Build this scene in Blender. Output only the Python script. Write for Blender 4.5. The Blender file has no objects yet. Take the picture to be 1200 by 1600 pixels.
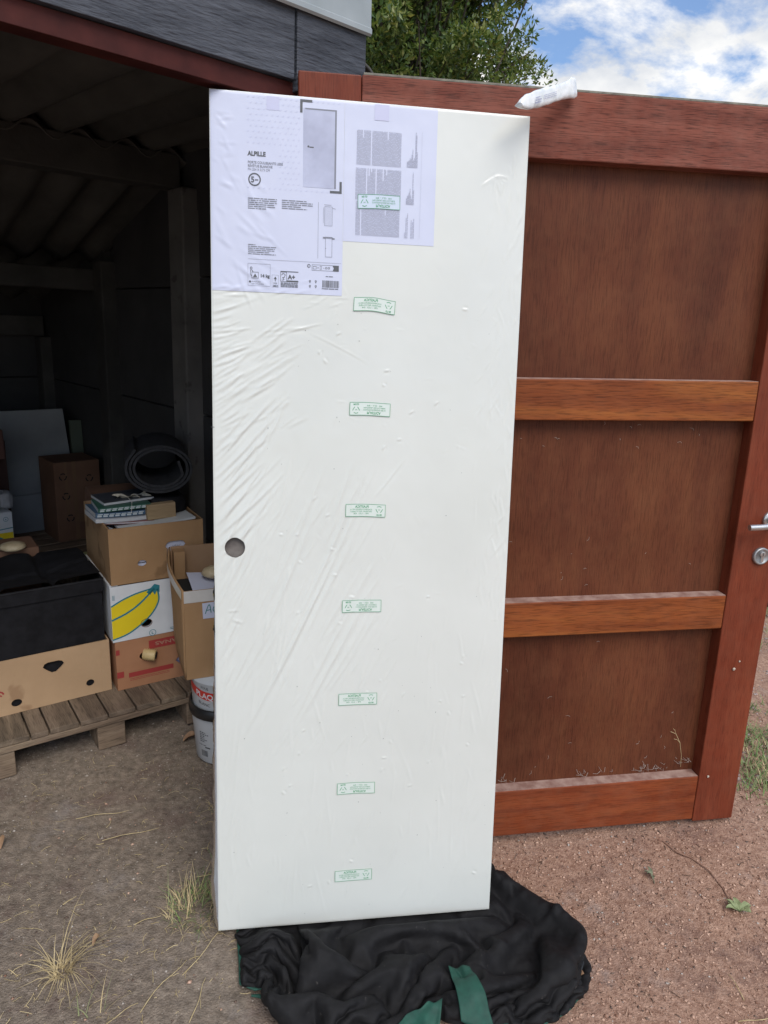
import bpy, math, random
import numpy as np
from mathutils import Matrix, Vector
random.seed(7)
RNG = np.random.RandomState(11)
sc = bpy.context.scene
col = sc.collection

# ---------------------------------------------------------------- camera
F_PX, PITCH, ROLL, CAM_H = 1109.9, .2577, .0418, 1.575
fw = Vector((0, math.cos(PITCH), -math.sin(PITCH))); rt = Vector((1, 0, 0)); up = rt.cross(fw)
cx = rt * math.cos(ROLL) + up * math.sin(ROLL); cy = -rt * math.sin(ROLL) + up * math.cos(ROLL)
cd = bpy.data.cameras.new('camera'); cam = bpy.data.objects.new('camera', cd); col.objects.link(cam)
cam.matrix_world = Matrix(((cx.x, cy.x, -fw.x, 0), (cx.y, cy.y, -fw.y, 0), (cx.z, cy.z, -fw.z, CAM_H), (0, 0, 0, 1)))
cd.sensor_fit = 'VERTICAL'; cd.sensor_height = 24; cd.lens = F_PX / 1600 * 24
cd.clip_start = .05; cd.clip_end = 600
sc.camera = cam

# ---------------------------------------------------------------- sky and sun
SUN_EL, SUN_AZ = math.radians(50), math.radians(158)      # azimuth clockwise from +Y: behind the camera, to the right
w = bpy.data.worlds.new('World'); sc.world = w; w.use_nodes = True
nt = w.node_tree; nt.nodes.clear()
N = nt.nodes.new; L = nt.links.new
out = N('ShaderNodeOutputWorld'); bg = N('ShaderNodeBackground'); bg.inputs[1].default_value = .1
sky = N('ShaderNodeTexSky'); sky.sky_type = 'NISHITA'; sky.sun_disc = False
sky.sun_elevation = SUN_EL; sky.sun_rotation = SUN_AZ; sky.air_density = 1.2; sky.dust_density = 1.5
tc = N('ShaderNodeTexCoord'); sep = N('ShaderNodeSeparateXYZ'); L(tc.outputs['Generated'], sep.inputs[0])
zz = N('ShaderNodeMath'); zz.operation = 'MAXIMUM'; L(sep.outputs[2], zz.inputs[0]); zz.inputs[1].default_value = 0
za = N('ShaderNodeMath'); za.operation = 'ADD'; L(zz.outputs[0], za.inputs[0]); za.inputs[1].default_value = .35
dx = N('ShaderNodeMath'); dx.operation = 'DIVIDE'; L(sep.outputs[0], dx.inputs[0]); L(za.outputs[0], dx.inputs[1])
dy = N('ShaderNodeMath'); dy.operation = 'DIVIDE'; L(sep.outputs[1], dy.inputs[0]); L(za.outputs[0], dy.inputs[1])
cmb = N('ShaderNodeCombineXYZ'); L(dx.outputs[0], cmb.inputs[0]); L(dy.outputs[0], cmb.inputs[1]); cmb.inputs[2].default_value = 5.2
cn = N('ShaderNodeTexNoise'); cn.inputs['Scale'].default_value = 2.6; cn.inputs['Detail'].default_value = 9
cn.inputs['Roughness'].default_value = .60; cn.inputs['Distortion'].default_value = .25; L(cmb.outputs[0], cn.inputs['Vector'])
cr = N('ShaderNodeValToRGB'); cr.color_ramp.elements[0].position = .475; cr.color_ramp.elements[1].position = .555
cr.color_ramp.elements[0].color = (.05, .05, .05, 1); L(cn.outputs[0], cr.inputs[0])
cn2 = N('ShaderNodeTexNoise'); cn2.inputs['Scale'].default_value = 5.5; cn2.inputs['Detail'].default_value = 7; L(cmb.outputs[0], cn2.inputs['Vector'])
cc = N('ShaderNodeValToRGB'); cc.color_ramp.elements[0].position = .35; cc.color_ramp.elements[1].position = .62
cc.color_ramp.elements[0].color = (5.8, 6.1, 6.6, 1); cc.color_ramp.elements[1].color = (9.9, 9.7, 9.3, 1); L(cn2.outputs[0], cc.inputs[0])
sm = N('ShaderNodeMixRGB'); sm.blend_type = 'MULTIPLY'; sm.inputs[0].default_value = 1; L(sky.outputs[0], sm.inputs[1]); sm.inputs[2].default_value = (.92, 1.12, 1.42, 1)
mx = N('ShaderNodeMixRGB'); L(cr.outputs[0], mx.inputs[0]); L(sm.outputs[0], mx.inputs[1]); L(cc.outputs[0], mx.inputs[2])
L(mx.outputs[0], bg.inputs[0]); L(bg.outputs[0], out.inputs[0])
sd = bpy.data.lights.new('sun', 'SUN'); sd.energy = 1.9; sd.angle = math.radians(36); sd.color = (1, .94, .85)
so = bpy.data.objects.new('sun', sd); col.objects.link(so)
sdir = Vector((math.sin(SUN_AZ) * math.cos(SUN_EL), math.cos(SUN_AZ) * math.cos(SUN_EL), math.sin(SUN_EL)))
so.rotation_euler = sdir.to_track_quat('Z', 'Y').to_euler(); so.location = sdir * 20
sc.view_settings.view_transform = 'Standard'; sc.view_settings.look = 'None'
sc.view_settings.gamma = 1; sc.view_settings.use_curve_mapping = False
sc.view_settings.exposure = 0.28
sc.cycles.max_bounces = 8; sc.cycles.diffuse_bounces = 5
try:
    sc.cycles.use_denoising = True
except Exception:
    pass

# ---------------------------------------------------------------- materials
MATS = {}
def mat(name, c1, c2=None, rough=.7, scale=8, stretch=(1, 1, 1), detail=5, bump=0, bscale=None, metallic=0, coat=0,
        lo=.35, hi=.65, speck=None, sheen=0, spec=.5, bdist=.002, seed=0, nrough=.55):
    if name in MATS: return MATS[name]
    m = bpy.data.materials.new(name); m.use_nodes = True; MATS[name] = m
    n = m.node_tree.nodes; l = m.node_tree.links; b = n['Principled BSDF']
    b.inputs['Roughness'].default_value = rough; b.inputs['Metallic'].default_value = metallic
    b.inputs['Specular IOR Level'].default_value = spec
    if coat: b.inputs['Coat Weight'].default_value = coat; b.inputs['Coat Roughness'].default_value = .15
    if sheen: b.inputs['Sheen Weight'].default_value = sheen; b.inputs['Sheen Roughness'].default_value = .5
    t = n.new('ShaderNodeTexCoord'); mp = n.new('ShaderNodeMapping'); l.new(t.outputs['Object'], mp.inputs[0])
    mp.inputs['Scale'].default_value = stretch; mp.inputs['Location'].default_value = (seed * 3.1, seed * 1.7, seed * .9)
    if c2 is None:
        b.inputs['Base Color'].default_value = (*c1, 1)
    else:
        nz = n.new('ShaderNodeTexNoise'); nz.inputs['Scale'].default_value = scale; nz.inputs['Detail'].default_value = detail
        nz.inputs['Roughness'].default_value = nrough
        l.new(mp.outputs[0], nz.inputs['Vector'])
        r = n.new('ShaderNodeValToRGB'); e = r.color_ramp.elements
        e[0].position = lo; e[0].color = (*c1, 1); e[1].position = hi; e[1].color = (*c2, 1)
        l.new(nz.outputs[0], r.inputs[0]); src = r.outputs[0]
        if speck:
            sc_, col_, thr = speck
            n3 = n.new('ShaderNodeTexNoise'); n3.inputs['Scale'].default_value = sc_; n3.inputs['Detail'].default_value = 3
            l.new(t.outputs['Object'], n3.inputs['Vector'])
            r3 = n.new('ShaderNodeValToRGB'); r3.color_ramp.elements[0].position = thr; r3.color_ramp.elements[1].position = thr + .06
            l.new(n3.outputs[0], r3.inputs[0])
            mxx = n.new('ShaderNodeMixRGB'); l.new(r3.outputs[0], mxx.inputs[0]); l.new(src, mxx.inputs[1]); mxx.inputs[2].default_value = (*col_, 1)
            src = mxx.outputs[0]
        l.new(src, b.inputs['Base Color'])
    if bump:
        bn = n.new('ShaderNodeTexNoise'); bn.inputs['Scale'].default_value = bscale or scale * 3; bn.inputs['Detail'].default_value = 5
        l.new(mp.outputs[0], bn.inputs['Vector'])
        bm = n.new('ShaderNodeBump'); bm.inputs['Strength'].default_value = bump; bm.inputs['Distance'].default_value = bdist
        l.new(bn.outputs[0], bm.inputs['Height']); l.new(bm.outputs[0], b.inputs['Normal'])
    return m

def wood(name, dark, mid, light, axis, rough=.42, gscale=26, seed=0, coat=.25, pore=.5, dust=None, spec=.18, stretch=.07, blot=1.0):
    """varnished wood: long grain bands plus fine dark pores running along one axis"""
    if name in MATS: return MATS[name]
    m = bpy.data.materials.new(name); m.use_nodes = True; MATS[name] = m
    n = m.node_tree.nodes; l = m.node_tree.links; b = n['Principled BSDF']
    b.inputs['Roughness'].default_value = rough; b.inputs['Coat Weight'].default_value = coat; b.inputs['Coat Roughness'].default_value = .3
    b.inputs['Specular IOR Level'].default_value = spec
    t = n.new('ShaderNodeTexCoord'); mp = n.new('ShaderNodeMapping'); l.new(t.outputs['Object'], mp.inputs[0])
    s = [1, 1, 1]; s['xyz'.index(axis)] = stretch
    mp.inputs['Scale'].default_value = s; mp.inputs['Location'].default_value = (seed * 2.3, seed, seed * 1.3)
    a = n.new('ShaderNodeTexNoise'); a.inputs['Scale'].default_value = gscale; a.inputs['Detail'].default_value = 8; a.inputs['Roughness'].default_value = .62
    a.inputs['Distortion'].default_value = .6; l.new(mp.outputs[0], a.inputs['Vector'])
    r = n.new('ShaderNodeValToRGB'); e = r.color_ramp.elements
    e[0].position = .3; e[0].color = (*dark, 1); e[1].position = .72; e[1].color = (*light, 1)
    k = e.new(.5); k.color = (*mid, 1); l.new(a.outputs[0], r.inputs[0])
    mp2 = n.new('ShaderNodeMapping'); s2 = [1, 1, 1]; s2['xyz'.index(axis)] = .05; mp2.inputs['Scale'].default_value = s2; l.new(t.outputs['Object'], mp2.inputs[0])
    p = n.new('ShaderNodeTexNoise'); p.inputs['Scale'].default_value = 420; p.inputs['Detail'].default_value = 2; l.new(mp2.outputs[0], p.inputs['Vector'])
    pr = n.new('ShaderNodeValToRGB'); pr.color_ramp.elements[0].position = .36; pr.color_ramp.elements[1].position = .5
    pr.color_ramp.elements[0].color = (1 - pore, 1 - pore, 1 - pore, 1); l.new(p.outputs[0], pr.inputs[0])
    mul = n.new('ShaderNodeMixRGB'); mul.blend_type = 'MULTIPLY'; mul.inputs[0].default_value = 1; l.new(r.outputs[0], mul.inputs[1]); l.new(pr.outputs[0], mul.inputs[2])
    # broad blotches of faded and darker varnish
    bl = n.new('ShaderNodeTexNoise'); bl.inputs['Scale'].default_value = 3.2; bl.inputs['Detail'].default_value = 3; l.new(t.outputs['Object'], bl.inputs['Vector'])
    br = n.new('ShaderNodeValToRGB'); br.color_ramp.elements[0].position = .3; br.color_ramp.elements[1].position = .7
    br.color_ramp.elements[0].color = (1 - .28 * blot, 1 - .33 * blot, 1 - .33 * blot, 1); br.color_ramp.elements[1].color = (1 + .15 * blot, 1 + .13 * blot, 1 + .05 * blot, 1); l.new(bl.outputs[0], br.inputs[0])
    m2 = n.new('ShaderNodeMixRGB'); m2.blend_type = 'MULTIPLY'; m2.inputs[0].default_value = 1; l.new(mul.outputs[0], m2.inputs[1]); l.new(br.outputs[0], m2.inputs[2])
    src = m2.outputs[0]
    if dust:   # dusty film lying on the varnish, in patches
        dn = n.new('ShaderNodeTexNoise'); dn.inputs['Scale'].default_value = 14; dn.inputs['Detail'].default_value = 9; dn.inputs['Roughness'].default_value = .7; l.new(t.outputs['Object'], dn.inputs['Vector'])
        dr = n.new('ShaderNodeValToRGB'); dr.color_ramp.elements[0].position = .42; dr.color_ramp.elements[1].position = .78
        dr.color_ramp.elements[1].color = (dust[3],) * 3 + (1,); l.new(dn.outputs[0], dr.inputs[0])
        m3 = n.new('ShaderNodeMixRGB'); l.new(dr.outputs[0], m3.inputs[0]); l.new(src, m3.inputs[1]); m3.inputs[2].default_value = (*dust[:3], 1); src = m3.outputs[0]
    l.new(src, b.inputs['Base Color'])
    ro = n.new('ShaderNodeMapRange'); ro.inputs['To Min'].default_value = rough - .1; ro.inputs['To Max'].default_value = rough + .2; l.new(bl.outputs[0], ro.inputs[0]); l.new(ro.outputs[0], b.inputs['Roughness'])
    bm = n.new('ShaderNodeBump'); bm.inputs['Strength'].default_value = .5; bm.inputs['Distance'].default_value = .0009
    l.new(p.outputs[0], bm.inputs['Height']); l.new(bm.outputs[0], b.inputs['Normal'])
    return m

# ---------------------------------------------------------------- mesh helpers
class MB:
    def __init__(s): s.v = []; s.f = []; s.mi = []; s.cur = 0
    def add(s, vs, fs):
        o = len(s.v); s.v += [tuple(map(float, p)) for p in vs]; s.f += [tuple(i + o for i in q) for q in fs]; s.mi += [s.cur] * len(fs); return s
    def box(s, a, b):
        x0, y0, z0 = a; x1, y1, z1 = b
        return s.add([(x0, y0, z0), (x1, y0, z0), (x1, y1, z0), (x0, y1, z0), (x0, y0, z1), (x1, y0, z1), (x1, y1, z1), (x0, y1, z1)],
                     [(3, 2, 1, 0), (4, 5, 6, 7), (0, 1, 5, 4), (1, 2, 6, 5), (2, 3, 7, 6), (3, 0, 4, 7)])
    def hexa(s, p):   # 8 corners, order as box
        return s.add(p, [(3, 2, 1, 0), (4, 5, 6, 7), (0, 1, 5, 4), (1, 2, 6, 5), (2, 3, 7, 6), (3, 0, 4, 7)])
    def grid(s, P, closed_u=False):
        P = np.asarray(P); h, w_ = P.shape[:2]; fs = []
        for j in range(h - 1):
            for i in range(w_ - (0 if closed_u else 1)):
                i2 = (i + 1) % w_; fs.append((j * w_ + i, j * w_ + i2, (j + 1) * w_ + i2, (j + 1) * w_ + i))
        return s.add(P.reshape(-1, 3), fs)
    def lathe(s, prof, c=(0, 0, 0), axis='z', n=32, cap=True):
        P = []
        for r_, h in prof:
            ring = []
            for k in range(n):
                a = 2 * math.pi * k / n; u, v_ = r_ * math.cos(a), r_ * math.sin(a)
                ring.append({'z': (u, v_, h), 'y': (u, h, v_), 'x': (h, u, v_)}[axis])
            P.append(ring)
        P = np.array(P) + np.array(c); o = len(s.v); s.grid(P, True)
        if cap:
            s.add(P[0], [tuple(range(n))[::-1]]); s.add(P[-1], [tuple(range(n))])
        return s
    def tube(s, pts, r, n=8, flat=1.0):
        pts = [np.array(p, float) for p in pts]; rr = r if hasattr(r, '__len__') else [r] * len(pts); P = []
        for i, p in enumerate(pts):
            t = pts[min(i + 1, len(pts) - 1)] - pts[max(i - 1, 0)]; t /= np.linalg.norm(t) + 1e-12
            a = np.cross(t, [0, 0, 1.]) if abs(t[2]) < .95 else np.cross(t, [1., 0, 0]); a /= np.linalg.norm(a); b = np.cross(t, a)
            P.append([p + rr[i] * (math.cos(q) * a + flat * math.sin(q) * b) for q in np.linspace(0, 2 * math.pi, n, endpoint=False)])
        s.grid(P, True); s.add(P[0], [tuple(range(n))[::-1]]); s.add(P[-1], [tuple(range(n))])
        return s
    def build(s, name, m, parent=None, smooth=False, bevel=0, subsurf=0):
        me = bpy.data.meshes.new(name); me.from_pydata(s.v, [], s.f)
        ms = m if isinstance(m, (list, tuple)) else [m]
        for q in ms: me.materials.append(q)
        if len(ms) > 1: me.polygons.foreach_set('material_index', s.mi)
        if smooth: me.polygons.foreach_set('use_smooth', [True] * len(me.polygons))
        me.update()
        o = bpy.data.objects.new(name, me); col.objects.link(o)
        if parent: o.parent = parent
        if bevel:
            b = o.modifiers.new('bevel', 'BEVEL'); b.width = bevel; b.segments = 2; b.limit_method = 'ANGLE'
        if subsurf:
            b = o.modifiers.new('sub', 'SUBSURF'); b.levels = subsurf; b.render_levels = subsurf
        return o

def obj_np(name, V, Fc, m, parent=None, smooth=False):
    me = bpy.data.meshes.new(name); V = np.asarray(V, np.float32); Fc = np.asarray(Fc, np.int32); k = Fc.shape[1]
    me.vertices.add(len(V)); me.vertices.foreach_set('co', V.ravel())
    me.loops.add(Fc.size); me.loops.foreach_set('vertex_index', Fc.ravel())
    me.polygons.add(len(Fc)); me.polygons.foreach_set('loop_start', np.arange(0, Fc.size, k, dtype=np.int32))
    me.update(calc_edges=True); me.validate()
    if smooth: me.polygons.foreach_set('use_smooth', [True] * len(me.polygons))
    for q in (m if isinstance(m, (list, tuple)) else [m]): me.materials.append(q)
    o = bpy.data.objects.new(name, me); col.objects.link(o)
    if parent: o.parent = parent
    return o

def tag(o, label=None, cat=None, group=None, kind=None):
    if label: o['label'] = label
    if cat: o['category'] = cat
    if group: o['group'] = group
    if kind: o['kind'] = kind
    return o
def thing(name, label, cat, loc=(0, 0, 0), rz=0, group=None, M=None):
    o = bpy.data.objects.new(name, None); col.objects.link(o); o.empty_display_size = .1
    if M is not None: o.matrix_world = M
    else: o.location = loc; o.rotation_euler = (0, 0, math.radians(rz))
    return tag(o, label, cat, group)

_TC = {}
def text_geo(body, size, bold=0):
    key = (body, size, bold)
    if key not in _TC:
        c = bpy.data.curves.new('t', 'FONT'); c.body = body; c.size = size; c.offset = bold; c.resolution_u = 3; c.fill_mode = 'BOTH'
        o = bpy.data.objects.new('t', c); col.objects.link(o)
        me = bpy.data.meshes.new_from_object(o.evaluated_get(bpy.context.evaluated_depsgraph_get()))
        V = np.array([v.co[:2] for v in me.vertices]).reshape(-1, 2); Fc = [tuple(p.vertices) for p in me.polygons]
        bpy.data.objects.remove(o); bpy.data.curves.remove(c); bpy.data.meshes.remove(me); _TC[key] = (V, Fc)
    return _TC[key]
def plate(name, outline, holes, th, m, parent, mapf, bevel=0):
    """flat board with real holes cut through it"""
    c = bpy.data.curves.new('p', 'CURVE'); c.dimensions = '2D'; c.fill_mode = 'BOTH'; c.extrude = th / 2
    for pts in [outline] + holes:
        s = c.splines.new('POLY'); s.points.add(len(pts) - 1); s.use_cyclic_u = True
        for q, p in zip(s.points, pts): q.co = (p[0], p[1], 0, 1)
    o = bpy.data.objects.new('p', c); col.objects.link(o)
    me = bpy.data.meshes.new_from_object(o.evaluated_get(bpy.context.evaluated_depsgraph_get()))
    bpy.data.objects.remove(o); bpy.data.curves.remove(c)
    me.name = name
    for v in me.vertices: v.co = mapf(*v.co)
    me.materials.clear(); me.materials.append(m)
    o = bpy.data.objects.new(name, me); col.objects.link(o); o.parent = parent
    return o
def circ(cx_, cy_, r, n=20, ry=None): return [(cx_ + r * math.cos(2 * math.pi * k / n), cy_ + (ry or r) * math.sin(2 * math.pi * k / n)) for k in range(n)]

class Ink:
    def __init__(s): s.v = []; s.f = []
    def add(s, vs, fs): o = len(s.v); s.v += [tuple(p) for p in vs]; s.f += [tuple(i + o for i in q) for q in fs]; return s
    def rect(s, x0, y0, x1, y1, n=1):
        xs = np.linspace(x0, x1, n + 1); s.add([(x, y) for y in (y0, y1) for x in xs], [(i, i + 1, n + 2 + i, n + 1 + i) for i in range(n)]); return s
    def poly(s, pts): return s.add(pts, [tuple(range(len(pts)))])
    def strip(s, A, B): n = len(A); return s.add(list(A) + list(B), [(i, i + 1, n + i + 1, n + i) for i in range(n - 1)])
    def ring(s, x, y, r0, r1, n=28, ry=1): A = circ(x, y, r0, n, r0 * ry); B = circ(x, y, r1, n, r1 * ry); return s.strip(A + A[:1], B + B[:1])
    def line(s, pts, wd):
        pts = np.array(pts, float); t = np.gradient(pts, axis=0); t /= np.linalg.norm(t, axis=1)[:, None] + 1e-12; nn = np.stack([-t[:, 1], t[:, 0]], 1) * wd / 2
        return s.strip((pts + nn).tolist(), (pts - nn).tolist())
    def frame(s, x0, y0, x1, y1, wd, n=1):
        s.rect(x0, y0, x1, y0 + wd, n); s.rect(x0, y1 - wd, x1, y1, n); s.rect(x0, y0 + wd, x0 + wd, y1 - wd); s.rect(x1 - wd, y0 + wd, x1, y1 - wd); return s
    def text(s, body, x, y, size, rot=0, mirror=False, bold=0, center=False, width=None):
        V, Fc = text_geo(body, size, bold)
        if not len(V): return s
        V = V.copy()
        if width: V[:, 0] *= width / (V[:, 0].max() - V[:, 0].min())
        if center: V -= (V.max(0) + V.min(0)) / 2
        if mirror: V[:, 0] *= -1
        a = math.radians(rot); R = np.array([[math.cos(a), math.sin(a)], [-math.sin(a), math.cos(a)]])
        return s.add((V @ R + [x, y]).tolist(), Fc)
    def words(s, x0, x1, y, h, rng, fill=.97, vertical=False, wl=(2, 9)):
        """one illegible line of tiny print as word-length bars"""
        x = x0; end = x0 + (x1 - x0) * fill
        while x < end:
            w_ = min(h * .62 * rng.randint(*wl), end - x)
            if vertical: s.rect(y, x, y + h * .5, x + w_)
            else: s.rect(x, y, x + w_, y + h * .5)
            x += w_ + h * .45
        return s
    def build(s, name, m, parent, mapf):
        me = bpy.data.meshes.new(name); me.from_pydata([mapf(*p) for p in s.v], [], s.f); me.materials.append(m); me.update()
        o = bpy.data.objects.new(name, me); col.objects.link(o); o.parent = parent; return o

def ss(x): x = np.clip(x, 0, 1); return x * x * (3 - 2 * x)
def vnoise(x, y, seed=0):
    x = np.asarray(x, float); y = np.asarray(y, float); xi = np.floor(x).astype(int); yi = np.floor(y).astype(int)
    def h(a, b): n_ = np.sin(a * 127.1 + b * 311.7 + seed * 74.7) * 43758.5453; return n_ - np.floor(n_)
    u = ss(x - xi); v = ss(y - yi)
    return (h(xi, yi) * (1 - u) + h(xi + 1, yi) * u) * (1 - v) + (h(xi, yi + 1) * (1 - u) + h(xi + 1, yi + 1) * u) * v
def gh(x, y):
    """height of the trodden ground"""
    x = np.asarray(x, float); y = np.asarray(y, float)
    near = np.clip(1 - (np.hypot(x, y - 1.8) - 4) / 4, 0, 1)
    b = .036 * ss((x - .5) / .7) * ss((y - 1.3) / .7)
    n_ = (vnoise(x * 3, y * 3, 1) - .5) * .012 + (vnoise(x * 11, y * 11, 2) - .5) * .006 + (vnoise(x * 37, y * 37, 3) - .5) * .0035
    return (b + n_ * near) - .004

# ================================================================ SETTING: ground
def ground_material():
    m = bpy.data.materials.new('trodden earth'); m.use_nodes = True; n = m.node_tree.nodes; l = m.node_tree.links; b = n['Principled BSDF']
    b.inputs['Roughness'].default_value = .95; b.inputs['Specular IOR Level'].default_value = .2
    t = n.new('ShaderNodeTexCoord'); O = t.outputs['Object']
    def noise(s, d, r=.6, dist=0):
        q = n.new('ShaderNodeTexNoise'); q.inputs['Scale'].default_value = s; q.inputs['Detail'].default_value = d; q.inputs['Roughness'].default_value = r
        q.inputs['Distortion'].default_value = dist; l.new(O, q.inputs['Vector']); return q.outputs[0]
    def ramp(x, p0, c0, p1, c1):
        r = n.new('ShaderNodeValToRGB'); r.color_ramp.elements[0].position = p0; r.color_ramp.elements[1].position = p1
        r.color_ramp.elements[0].color = (*c0, 1); r.color_ramp.elements[1].color = (*c1, 1); l.new(x, r.inputs[0]); return r.outputs[0]
    def mix(f, a, b_, mode='MIX'):
        q = n.new('ShaderNodeMixRGB'); q.blend_type = mode
        if isinstance(f, float): q.inputs[0].default_value = f
        else: l.new(f, q.inputs[0])
        l.new(a, q.inputs[1]); l.new(b_, q.inputs[2]); return q.outputs[0]
    def math_(op, a, b_):
        q = n.new('ShaderNodeMath'); q.operation = op
        for i, x in enumerate((a, b_)):
            if isinstance(x, (int, float)): q.inputs[i].default_value = x
            else: l.new(x, q.inputs[i])
        return q.outputs[0]
    grey = mix(noise(1.7, 6, .65), ramp(noise(55, 7, .75), .38, (.115, .094, .074), .66, (.31, .26, .21)), ramp(noise(38, 7, .7), .38, (.14, .108, .082), .66, (.38, .30, .23)))
    red = mix(noise(2.2, 5), ramp(noise(75, 7, .75), .38, (.23, .118, .076), .64, (.53, .34, .24)), ramp(noise(60, 7, .7), .38, (.21, .115, .08), .64, (.50, .33, .245)))
    sx = n.new('ShaderNodeSeparateXYZ'); l.new(O, sx.inputs[0])
    k = math_('ADD', sx.outputs[0], math_('MULTIPLY', math_('SUBTRACT', noise(2.4, 5), .5), .55))
    f = ramp(math_('ADD', k, .35), .42, (0, 0, 0), .72, (1, 1, 1))
    base = mix(f, grey, red)
    # old reddish and pale mineral stains trodden in
    base = mix(ramp(noise(3.1, 8, .72, .3), .52, (0, 0, 0), .68, (.75, .75, .75)), base, ramp(noise(90, 4), .3, (.10, .055, .048), .7, (.17, .11, .095)))
    base = mix(ramp(noise(4.3, 8, .7), .56, (0, 0, 0), .72, (.6, .6, .6)), base, ramp(noise(70, 4), .3, (.24, .215, .20), .7, (.36, .32, .30)))
    vo = n.new('ShaderNodeTexVoronoi'); vo.inputs['Scale'].default_value = 190; l.new(O, vo.inputs['Vector'])
    base = mix(ramp(vo.outputs['Distance'], .1, (.3, .3, .3), .5, (0, 0, 0)), base, mix(1.0, base, ramp(vo.outputs['Color'], .1, (.6, .54, .5), .9, (1.5, 1.45, 1.4)), 'MULTIPLY'))
    l.new(base, b.inputs['Base Color'])
    h = math_('ADD', math_('MULTIPLY', noise(120, 6, .8), .6), math_('MULTIPLY', vo.outputs['Distance'], -.5))
    bm = n.new('ShaderNodeBump'); bm.inputs['Strength'].default_value = 1; bm.inputs['Distance'].default_value = .0045
    l.new(h, bm.inputs['Height']); l.new(bm.outputs[0], b.inputs['Normal'])
    return m
GROUND = ground_material()
def axis_pts(a, b_, st, far):
    fine = np.arange(a, b_, st); g = 1.25 ** np.arange(1, 24) * st; g = np.cumsum(g); g = g[g < far]
    return np.r_[(a - g)[::-1], fine, b_ + g - st]
X = axis_pts(-2.2, 2.4, .018, 120); Y = axis_pts(.7, 4.6, .018, 160)
GX, GY = np.meshgrid(X, Y); GZ = gh(GX, GY)
nx, ny = len(X), len(Y); ii = (np.arange(ny - 1)[:, None] * nx + np.arange(nx - 1)[None]).ravel()
tag(obj_np('ground', np.stack([GX, GY, GZ], -1).reshape(-1, 3), np.stack([ii, ii + 1, ii + nx + 1, ii + nx], 1), GROUND, smooth=True), kind='structure')

# ================================================================ SHED
P0 = (-.2005, 1.7969, 0)
shed = thing('shed', 'dark open shed with concrete posts, corrugated roof and black painted fascia', 'shed', P0, 42.5)
M_FAS = mat('blue black fascia paint', (.020, .023, .032), (.085, .092, .11), .6, 11, (.35, 1, 2.2), 9, 1, 80, bdist=.004, nrough=.75)
M_CAP = mat('grey zinc flashing', (.30, .33, .33), (.40, .43, .43), .45, 5, (1, 1, 1), 6, .1, 30, metallic=.3)
M_RED = mat('oxide red steel', (.042, .009, .0075), (.075, .017, .013), .6, 12, bump=.3, spec=.2)
M_CON = mat('lit post concrete', (.11, .105, .10), (.20, .19, .18), .9, 4, detail=8, bump=.5, bscale=60, lo=.3, hi=.7, speck=(14, (.09, .085, .08), .62))  # concrete of the front-lit post, its light put into the colour
M_CONB = mat('shaded concrete', (.040, .038, .036), (.082, .078, .072), .9, 4, detail=8, bump=.5, bscale=60)  # same concrete darkened in colour to stand for the shade inside
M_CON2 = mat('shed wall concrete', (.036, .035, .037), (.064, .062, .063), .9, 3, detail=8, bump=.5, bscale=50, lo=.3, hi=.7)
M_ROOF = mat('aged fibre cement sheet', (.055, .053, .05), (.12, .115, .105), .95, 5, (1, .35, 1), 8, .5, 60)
MB().box((-2.7, .06, 2.112), (-.009, .082, 2.275)).build('fascia_board', M_FAS, shed, bevel=.0015)
MB().box((-.004, .057, 2.09), (.2, .082, 2.275)).build('fascia_board', M_FAS, shed, bevel=.0015)
prof = [(.05, 2.254), (.046, 2.258), (.046, 2.266), (.05, 2.270), (.052, 2.40), (.30, 2.43)]
P = np.array([[(x, y, z) for y, z in prof] for x in np.linspace(-2.75, .206, 30)])
f = MB().grid(P).build('roof_flashing', M_CAP, shed, smooth=False); q = f.modifiers.new('s', 'SOLIDIFY'); q.thickness = .003
MB().box((-2.7, .075, 2.066), (.19, .081, 2.110)).box((-2.7, .081, 2.066), (.19, .125, 2.072)).build('steel_lintel', M_RED, shed, bevel=.001)
def sheet(y0, z0, y1, z1, ph):
    xs = np.arange(-2.8, .50, .0177); ys = np.linspace(0, 1, 14)
    return MB().grid(np.array([[(x, y0 + (y1 - y0) * t, z0 + (z1 - z0) * t + .026 * math.sin(2 * math.pi * (x + ph) / .177)) for x in xs] for t in ys])).build('roof_sheet', M_ROOF, shed, smooth=True)
for a in ((.09, 2.185, 1.56, 2.247, 0), (1.50, 2.215, 2.62, 1.86, .02), (2.40, 1.962, 3.7, 1.62, .03)):
    o = sheet(*a); q = o.modifiers.new('s', 'SOLIDIFY'); q.thickness = .007
def beam(x0, x1, y0, y1, z0, z1, nm='roof_beam'): MB().box((x0, y0, z0), (x1, y1, z1)).build(nm, M_CONB, shed, bevel=.006)
beam(-2.78, .425, 1.50, 1.60, 2.085, 2.215); beam(-2.78, .425, 2.44, 2.54, 1.685, 1.79)
beam(-2.78, .425, 3.40, 3.50, 1.42, 1.54)
MB().box((-2.78, 1.548, 2.216), (.505, 1.598, 2.32)).box((.452, 1.40, 2.0), (.489, 1.548, 2.235)).build('light_seal_board', M_CON2, shed)  # added seal that blocks daylight between roof sheets, beam and wall
for (y0, y1, z1) in ((.10, .22, 2.17), (1.41, 1.55, 2.083), (2.31, 2.43, 1.83), (3.36, 3.48, 1.415)):
    MB().hexa([(.375, y0, -.05), (.52, y0, -.05), (.52, y1, -.05), (.375, y1, -.05), (.385, y0 + .005, z1), (.52, y0 + .005, z1), (.52, y1 - .005, z1), (.385, y1 - .005, z1)]).build('post', M_CON if 1.3 < y0 < 1.5 else M_CONB, shed, bevel=.008)  # one post takes the lit copy of the concrete, the rest the shaded
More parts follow.
